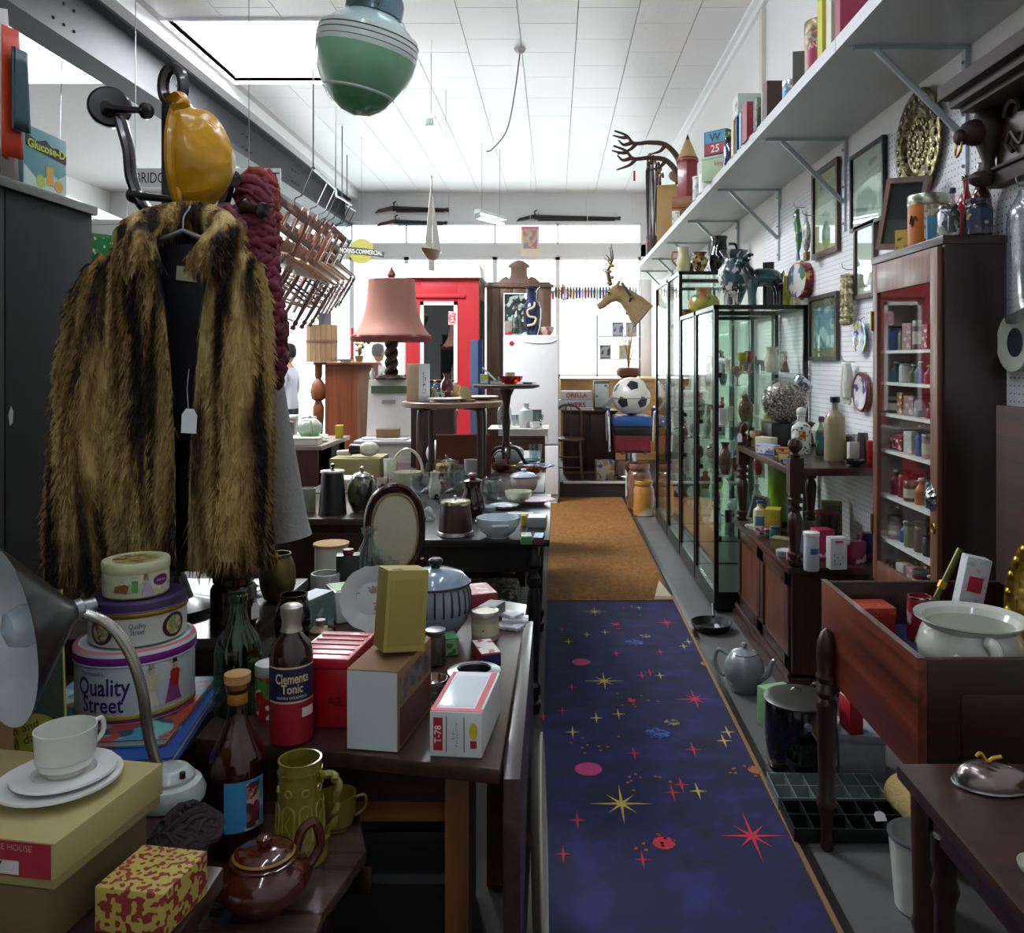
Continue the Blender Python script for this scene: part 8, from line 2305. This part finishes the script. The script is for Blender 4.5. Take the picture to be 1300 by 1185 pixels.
# ON THE REFRIGERATOR (z = 1.77)
ZF = 1.771
vs = vessel('dragon_vase', 'tall navy and white vase with a coiled dragon', Vector((-.24,9.12, ZF)),.095,.46, 'ginger', M('#182048', .2, coat=.5, var=.2), 'vase', hollow=0, seg=28)
mk('flared_neck', G().lathe([(.045,.42),(.04,.46),(.06,.5),(.085,.52),(.08,.52),(.05,.49),(0,.45)],28, cap=False), M('#182048', .2, coat=.5), vs)
mk('dragon_relief', G().tube(spl([(-.05,-.08,.1),(.02,-.098,.12),(.04,-.095,.18),(-.03,-.095,.2),(-.045,-.09,.26),(.02,-.088,.3),(.03,-.08,.35)]),.012,7), M('#c9b890', .4), vs)
frame('black and white photograph on glass standing on the refrigerator', Vector((-.42,9.34, ZF + .24)),.28,.46, M('#d8d8d8', .3), SPOT('#1e1e20', '#c8c8c8', 12., .52), None, .012, rot=(-.05,0,0), cat='photograph')
vessel('cola_bottle', 'clear ribbed bottle standing before the photograph', Vector((-.40,9.02, ZF)),.05,.33, 'bottle', GLASS('#c8d4cc', .22), 'bottle', hollow=0)
carton('red_ornament_box', 'small red and grey box on the refrigerator', Vector((-.49,9.03, ZF)),(.08,.06,.15),0, SPOT('#8a8078', '#a02a30', 12., .5))
bowl('pink flowered bowl at the side of the refrigerator top', Vector((-.08,9.1, ZF)),.075,.09, SPOT('#b8a094', '#8a4a4a', 22., .55), name='flowered_bowl')
# FAR END
bc = T('bentwood_chair', 'slim bentwood stool chair on the platform beside the refrigerator', 'chair', Vector((.16,9.72,.171)))
BWM = WOOD('#4a3220', '#6e4e34')
mk('hoop_back', G().tube([(-.15,.12,.43)] + [(q[0],.14, q[2]) for q in arc(0,.7,.15, PI, 0,14, rz=.12)] + [(.15,.12,.43)],.014,8), BWM, bc)
mk('seat', G().lathe([(0,.42),(.18,.42),(.185,.43),(.18,.445),(0,.445)],24), BWM, bc)
for x, y in ((-.14,-.12),(.14,-.12),(-.14,.12),(.14,.12)):
    mk('leg', G().tube([(x * .9, y * .9,.42),(x * 1.1, y * 1.1,0)],.014,8), BWM, bc)
for z in (.12,.24):
    mk('rung', G().tube([(-.14,-.125, z),(.14,-.125, z)],.008,6), BWM, bc)
for k in range(2):
    mk('splat', G().tube([(-.04 + .08 * k, .13,.44),(-.03 + .06 * k, .14,.8)],.007,6), BWM, bc)
# boxes on the counter (top z = .17+.745)
ZG = .916
def boxtxt(name, label, p, size, rz, base, tx, col, w=.7, zf=.5):
    t = carton(name, label, p, size, rz, base)
    text(tx, t, M(col, .5), width=size[0] * w, loc=(0,-size[1] / 2 - .001, size[2] * zf), bold=.03)
    return t
boxtxt('board_game_box', 'white game box with red lettering, upper on the counter', Vector((.26,10.22, ZG + .12)),(.36,.2,.1),.02, M('#c4c0bc', .5), 'ORELLA', '#b02430')
boxtxt('board_game_box', 'white game box lettered AYERS, lower of the two on the counter', Vector((.25,10.21, ZG)),(.4,.22,.115),.0, M('#b8b8bc', .5), 'AYERS', '#8a1c34', .6)
carton('upright_game_box', 'upright teal and white box at the end of the counter', Vector((.565,10.26,ZG)),(.19,.12,.34),.05, M('#4a5c5c',.5), face=SPOT('#c4c8c0', '#3a4644', 12.,.6))
mk_t = carton('leaning_board', 'pale green board leaning across the upright box', Vector((.58,10.05, ZG + .015)),(.05,.24,.36), rot=(.0,.72,0.), mat=M('#9aa89c', .5))
book('cream folded papers at the front of the counter', Vector((.3,10.05, ZG)),(.3,.12,.03),0, PAPER, name='folded_papers', cat='papers')
# barber chair with football
bch = T('barber_chair', 'old chrome and black barber chair with blue seat on the platform', 'chair', Vector((.87,9.66,.171)))
mk('pedestal', G().lathe([(.2,0),(.2,.03),(.07,.06),(.06,.3),(0,.3)],20), CHROME, bch)
mk('seat_box', G().cbox(.4,.42,.2,.3), M('#5c1a22', .4), bch, bevel=.01)
mk('front_panel', G().cbox(.38,.02,.12,.33,0,-.215), M('#6e1f28', .35), bch)
mk('blue_cushion', G().cbox(.44,.44,.12,.59), M('#1c4a84', .4, coat=.2), bch, bevel=.04)
mk('seat_deck', G().cbox(.42,.44,.09,.5), BLACK, bch, bevel=.01)
for s in (-1,1):
    a_ = mk('arm', G().tube(spl([(s * .26,-.2,.32),(s * .27,-.22,.6),(s * .27,-.1,.76),(s * .27,.18,.76),(s * .26,.2,.4)]),.018,8), CHROME, bch)
    mk('arm_pad', G().cbox(.05,.26,.04,.76, s * .27,.04), M('#1c4a84', .4), a_, bevel=.01)
mk('footrest', G().cbox(.34,.04,.16,.06,0,-.3).cbox(.04,.12,.03,.3,-.12,-.26).cbox(.04,.12,.03,.3,.12,-.26), CHROME, bch)
FB = .215
bpos = Vector((.87,9.62,.171 + .712 + FB))
bal = T('football', 'large black and white football with split lid resting on the chair', 'ball', bpos)
mk('white_ball', G().ball(FB, 0,0,0,40), M('#c9c8be', .35, coat=.3, var=.04), bal)
phi = (1 + 5 ** .5) / 2
ico = [Vector(v_).normalized() for v_ in [(0,1, phi),(0,-1, phi),(0,1,-phi),(0,-1,-phi),(1, phi, 0),(-1, phi, 0),(1,-phi, 0),(-1,-phi, 0),(phi, 0,1),(-phi, 0,1),(phi, 0,-1),(-phi, 0,-1)]]
rotm = Euler((.35,.0,.0)).to_matrix()
for n_ in ico:
    d = rotm @ n_
    e = d.to_track_quat('Z', 'Y')
    v, f = [],[]
    for ring, rad in ((0,0),(1,.16),(2,.33)):
        for k in range(20 if ring else 1):
            a = 2 * PI * k / 20
            pr = rad * (math.cos(PI / 5) / math.cos(((a + PI / 5) % (2 * PI / 5)) - PI / 5)) if ring else 0
            q = Vector((math.sin(pr) * math.cos(a), math.sin(pr) * math.sin(a), math.cos(pr))) * (FB * 1.006)
            v.append(e @ q)
    for k in range(20):
        f.append((0,1 + k, 1 + (k + 1) % 20))
        f.append((1 + k, 21 + k, 21 + (k + 1) % 20,1 + (k + 1) % 20))
    mk('black_pentagon', G().add(v, f), M('#1b1c22', .4), bal)
mk('lid_seam', G().tube([(FB * .999 * math.cos(a), FB * .999 * math.sin(a),-.02) for a in [2 * PI * k / 40 for k in range(40)]],.005,6, True), M('#6a6a64', .5), bal)
# stoneware jars on the floor strip
for (x, y, r_, h, lb, c1) in ((.86,8.20,.10,.34, 'honey glazed stoneware jar with cream foot by the last case', '#9a6a2c'),(.85,8.55,.12,.46, 'tall terracotta brown stoneware jar behind the honey glazed one', '#5f3a26'),(.885,8.85,.10,.40, 'dark glazed stoneware crock before the barber chair', '#5a3c28')):
    vessel('stoneware_jar', lb, Vector((x, y, .007)), r_, h, 'jar', SPOT(c1,['#c8bc98'],3., .55,.25, coat=.5, soft=.1), 'jar', hollow=.85)
mk_a = T('arrow_sign', 'white card with red arrow leaning on the step', 'sign', Vector((.80,9.25,.013)),.0)
mk('card', G().prism([(-.03,0),(.04,.15),(-.03,.3)],0,.01).tf(rot=(PI / 2,0,.3)), PAPER, mk_a)
mk('red_arrow', G().prism([(-.018,.08),(.03,.15),(-.018,.22)],0,.002).tf((0,-.0105,0),(PI / 2,0,.3)), M('#b83a34', .5), mk_a)
carton('comic_box', 'box of old comics under the barber chair', Vector((.56,9.5,.171)),(.2,.13,.22),.1, SPOT('#a89a84', ['#2a4a9a', '#8a6a3a'],12., .52))
# window dressing
vb = T('dried_palm_display', 'brown and yellow dried palm fronds in a red brown pot', 'plant', Vector((1.0,11.3,1.27 + .0)))
vb.location = (1.02,11.75,1.262)
mk('pot', G().lathe([(.1,0),(.16,.04),(.17,.1),(.14,.14),(0,.12)],20), M('#5a2c22', .5), vb)
for k in range(16):
    a, L = k * .7,.4 + .2 * (k % 3)
    mk('frond', G().tube(spl([(0,0,.1),(.05 * math.cos(a),.05 * math.sin(a),.1 + L * .6),(.14 * math.cos(a),.14 * math.sin(a),.1 + L)]),[.008,.012,.016,.018,.02,.022,.022,.02,.018,.014,.01,.007,.004],6, flat=.3), M(('#6a3424', '#b08a34', '#8a5a3a')[k % 3],.8), vb)
shf = T('window_shelf_unit', 'thin black window shelf with leaflets and small pictures', 'shelf', Vector((.62,12.4,1.2615)))
for x in (0,.62):
    mk('upright', G().cbox(.02,.02,.9,0, x), BLACK, shf)
for z in (.25,.58):
    mk('shelf_board', G().box(0,.62,-.08,.08, z, z + .015), PAPER, shf)
for k, (x, z, c_) in enumerate(((.12,.265, '#3a4a6a'),(.4,.265, '#c8b23c'),(.3,.595, '#4a6a9a'),(.5,.595, '#8a8a94'))):
    c__ = ['navy folded leaflet', 'yellow framed card', 'blue picture card', 'grey picture card'][k]
    carton('display_card', c__ + ' standing on the thin black window shelf', Vector((.62 + x, 12.4,1.2615 + z + .001)),(.16,.02,.2),0, M(c_, .5), face=SPOT('#b8b8bc', c_, 9., .5))
vl = T('beaded_valance', 'row of bright tassels and bunting strung across the shop window', 'bunting', Vector((.0,12.9,2.52)))
mk('string', G().tube([(-.3,0,.12),(1.35,0,.12)],.006,5), STRING, vl)
rv = random.Random(8)
for k in range(34):
    x = -.25 + k * .045
    mk('tassel', G().lathe([(.012,.1),(.022,.04),(.018,-.05 - .05 * rv.random()),(0,-.06 - .05 * rv.random())],8, x), M(rv.choice(('#8a5a9a', '#b8962c', '#3a6a5a', '#a85a5a', '#c8c0d0', '#5a5aa0')),.7), vl)
mk('ceiling_thread', G().tube([(.5,0,.12),(.5,0, ZC - 2.52)],.003,4), STRING, vl)
gt_ = vl
for k in range(7):
    mk('ribbon_loop', G().tube(spl([(.13,0,.08),(.13 + .06 * math.sin(k),-.02,.08 + .07 * math.cos(k)),(.13 + .09 * math.sin(k + .4),0,-.04),(.13 + .03 * math.sin(k),0,-.12)]),.014,6, flat=.3), M('#a88a2c', .4), gt_)
# antelope head
ah = T('antelope_trophy', 'stuffed antelope head trophy hung from the shelf end with decked antlers', 'trophy', Vector((1.0,10.4,2.1)), rot=(0,0,0))
HF = M('#9a8058', .9, var=.25, scale=40)
u9 = 10.4 / F
def H(px, py, d=0.):
    v = Q(px, py, 10.4) - Vector((1.0,10.4,2.1))
    return Vector((v.x, v.y + d, v.z))
hd = G().tube(spl([H(816,400), H(806,388), H(795,378), H(785,373), H(775,377), H(766,386), H(759,390)],5),[.17,.165,.16,.15,.145,.14,.13,.125,.12,.11,.105,.1,.1,.102,.105,.107,.105,.1,.09,.082,.075,.068,.06,.055,.05,.048,.046,.044,.042,.04,.036],14)
hb = mk('head_and_neck', hd, HF, ah)
for s in (-1,1):
    mk('ear', G().ball(.05,0,0,0,10,.4,.7,1.4).tf(H(784,362, s * .1),(s * .8,.4,0)), HF, hb)
    mk('eye', G().ball(.016,0,0,0,8).tf(H(772,373, s * .095)), BLACKGL, hb)
    horn = mk('horn', G().tube(spl([H(775,362, s * .05), H(772,345, s * .1), H(777,330, s * .14), H(775,312, s * .12)]),[.022 - .001 * i for i in range(19)],8), AN, hb)
    for q in ((H(772,346, s * .1), H(764,340, s * .1)),(H(776,334, s * .14), H(768,325, s * .15))):
        mk('tine', G().tube(q, [.012,.004],6), AN, horn)
mk('decorative_collar', G().tube([H(790,360,0), H(800,378,-.15), H(796,398,0), H(800,378,.15)],.02,6, True), SPOT('#2c3038', '#b8962c', 20., .55), ah)
for k in range(5):
    mk('gold_leaf', G().ball(.035,0,0,0,8,1,1,.6).tf(H(773 + (k % 2) * 3,360 - 7 * k, -.06 - .02 * k)), M('#a88a34', .4), ah)
mk('neck_board', G().lathe([(0,-.02),(.17,-.02),(.18,0),(.16,.02),(0,.02)],24).tf(H(815,401),(0, PI / 2 + .7,0)), M('#8a7a64', .7), ah)
mk('hanging_wire', G().tube([H(815,385),(.05,0, SH - 2.1 - .01)],.004,5), STEEL, ah)
# PEOPLE AT THE FAR END
def person(label, loc, rz, hair, shirt, trousers, skin='#b98a6c', head_turn=0.):
    t = T('person', label, 'person', loc, rz)
    J_ = [(0,0,.95),(0,0,1.15),(0,0,1.38),(0,.0,1.47),(0,-.01,1.53),
          (-.1,0,.9),(-.11,-.01,.5),(-.11,.02,.08),(-.11,-.12,.04),
          (.1,0,.9),(.11,-.01,.5),(.11,.02,.08),(.11,-.12,.04),
          (-.17,0,1.4),(-.22,.0,1.15),(-.2,-.14,.95),(-.19,-.2,.9),
          (.17,0,1.4),(.22,.0,1.15),(.2,-.14,.95),(.19,-.2,.9)]
    E_ = [(0,1),(1,2),(2,3),(3,4),(0,5),(5,6),(6,7),(7,8),(0,9),(9,10),(10,11),(11,12),(2,13),(13,14),(14,15),(15,16),(2,17),(17,18),(18,19),(19,20)]
    R_ = [.14,.13,.14,.055,.05,.09,.06,.045,.04,.09,.06,.045,.04,.06,.045,.035,.032,.06,.045,.035,.032]
    me = bpy.data.meshes.new('body')
    me.from_pydata(J_, E_, [])
    o = bpy.data.objects.new('body', me)
    C.objects.link(o)
    sk = o.modifiers.new('skin', 'SKIN')
    for i, r_ in enumerate(R_):
        me.skin_vertices[0].data[i].radius = (r_, r_ * (.7 if i < 3 else 1))
    me.skin_vertices[0].data[0].use_root = True
    o.modifiers.new('sub', 'SUBSURF').levels = 2
    o.modifiers['sub'].render_levels = 2
    # clothes by height on the one body surface
    m, nt, out = newmat('clothed_body')
    p = N(nt, 'ShaderNodeBsdfPrincipled', Roughness=.8)
    tc = nt.nodes.new('ShaderNodeTexCoord')
    sx = nt.nodes.new('ShaderNodeSeparateXYZ')
    nt.links.new(tc.outputs['Object'], sx.inputs[0])
    def gt2(v):
        g_ = N(nt, 'ShaderNodeMath', operation='GREATER_THAN')
        g_.inputs[1].default_value = v
        nt.links.new(sx.outputs[2], g_.inputs[0])
        return g_.outputs[0]
    c1 = mixcol(nt, gt2(.93), lin(trousers), lin(shirt))
    nt.links.new(mixcol(nt, gt2(1.46), c1, lin(skin)), p.inputs['Base Color'])
    nt.links.new(p.outputs[0], out.inputs[0])
    me.materials.append(m)
    o.parent = t
    SK = M(skin, .6)
    hd_ = mk('head', G().lathe([(.02,-.11),(.045,-.1),(.062,-.06),(.07,0),(.074,.05),(.06,.1),(.03,.122),(0,.126)],20, sy=1.18)
             .lathe([(.016,-.02),(.014,0),(.006,.025),(0,.03)],8,0,-.084,-.01), SK, t, (0,-.015,1.63),(0,0, head_turn))
    for s in (-1,1):
        mk('ear', G().ball(.02, s * .074,.005,-.005,8,.4,.8,1.3), SK, hd_)
        mk('eye', G().ball(.009, s * .028,-.082,.012,8), BLACK, hd_)
        hnd = mk('hand', G().ball(.035, s * .19,-.22,.88,10,.6,1., 1.2), SK, t)
        for q in range(4):
            mk('finger', G().tube([(s * .19 + (q - 1.5) * .012,-.24,.86),(s * .19 + (q - 1.5) * .012,-.27,.825 - .006 * (1.5 - abs(q - 1.5))),(s * .19 + (q - 1.5) * .011,-.265,.80)],.007,6), SK, hnd)
        mk('finger', G().tube([(s * .165,-.23,.885),(s * .15,-.26,.86),(s * .155,-.275,.84)],.008,6), SK, hnd)
    mk('mouth', G().tube([(-.02,-.077,-.055),(0,-.081,-.057),(.02,-.077,-.055)],.004,5), M('#8a4a44', .6), hd_)
    mk('hair', G().lathe([(.071,-.045),(.083,0),(.084,.05),(.07,.11),(.035,.136),(0,.14)],20, sy=1.12, cap=False, wob=lambda a, h: 1 + .04 * math.sin(7 * a + h * 40) - .14 * (h < .03) * max(0,-math.sin(a)) ** 2).tf((0,.014,.006)), M(hair, .7, var=.3, scale=60, bump=.5), hd_)
    return t
person('dark haired person in a white shirt by the shop window looking down', Vector((-3.43,11.0,-.05)),-1.7, '#0f0e14', '#c9c8d2', '#2c2c34')
person('grey haired person in pale clothes seen from behind at the window', Vector((-2.47,11.9,-.03)),2.4, '#6a645e', '#c4c0bc', '#3a3a42')
# stand with plants / dress rail by the window
pr2 = T('garment_rail', 'black metal garment rail with green scarves by the shop door', 'rail', Vector((-3.25,9.6,0)))
mk('upright', G().tube([(0,0,0),(0,0,2.05)],.018,8).tube([(-.3,0,.01),(.3,0,.01)],.015,6), BLACK, pr2)
mk('cross_arm', G().tube([(-.3,0,1.95),(0,0,2.05),(.3,0,1.95)],.012,6), BLACK, pr2)
for k, (x, c_) in enumerate(((-.24, '#1f7a4a'),(-.14, '#2f8a5a'),(.1, '#8a2a4a'),(.2, '#c8c0c8'))):
    mk('scarf', G().tube(spl([(x, 0,1.97),(x + .02,-.02,1.75),(x - .01,.0,1.55),(x + .02,0,1.4)]),[.02,.03,.04,.045,.05,.05,.05,.05,.05,.05,.05,.05,.05,.05,.05,.05,.05,.05,.05],8, flat=.35), M(c_, .6), pr2)
wsh = T('window_side_table', 'white painted table stacked with framed things near the shop door', 'table', Vector((-2.9,8.4,0)))
mk('table_top', G().cbox(.6,.5,.03,.92), WHITE, wsh, bevel=.004)
for x, y in ((-.27,-.22),(.27,-.22),(-.27,.22),(.27,.22)):
    mk('leg', G().cbox(.04,.04,.92,0, x, y), WHITE, wsh)
carton('blue_print_box', 'white and blue printed box on the white painted table', Vector((-3.0,8.3,.951)),(.18,.15,.34),.2, M('#c8c8d4', .5), face=M('#34408a', .5))
frame('brown framed picture propped on the white painted table', Vector((-2.76,8.36,.951 + .18)),.16,.36, OAK, PAPER, None, .03, rot=(-.1,0,.3))
carton('black_camera_case', 'small black case on the white painted table edge', Vector((-2.68,8.24,.951)),(.08,.1,.12),0, BLACK, lid=.03, cat='case')
# UNDER THE MAIN TABLES
trk = T('steamer_trunk', 'black travelling trunk with metal edges under the drop leaf table', 'trunk', Vector((-.42,2.12,0)))
mk('body', G().cbox(.4,.55,.38), M('#1a1a1c', .5), trk, bevel=.01)
mk('lid', G().cbox(.41,.56,.1,.38), M('#1e1e20', .45), trk, bevel=.01)
mk('metal_edge', G().box(-.205,.205,-.284,-.28,.37,.39), STEEL, trk)
mk('lock', G().cbox(.05,.01,.06,.35,0,-.284), BRASS, trk, bevel=.002)
carton('filler_box', 'large filler carton added to darken the floor under the low table', Vector((-.6,1.25,0)),(.42,.5,.4),.05, M('#4a3c28', .8), lid=.06)  # added dark box, covers floor that would show too bright
carton('filler_carton', 'big dark filler carton added on the floor behind the low table', Vector((-1.1,1.5,0)),(.5,.7,.5),0, M('#3a3024', .8), lid=.06)  # another added box, keeps the floor by the low table dark
carton('filler_chest', 'brown filler chest added on the floor under the trestle table', Vector((-.7,5.5,0)),(.9,.7,.5),0, WOOD('#3a2a1e', '#54402e', 'x'), lid=.04)  # added dark bulk to fill the space under the table
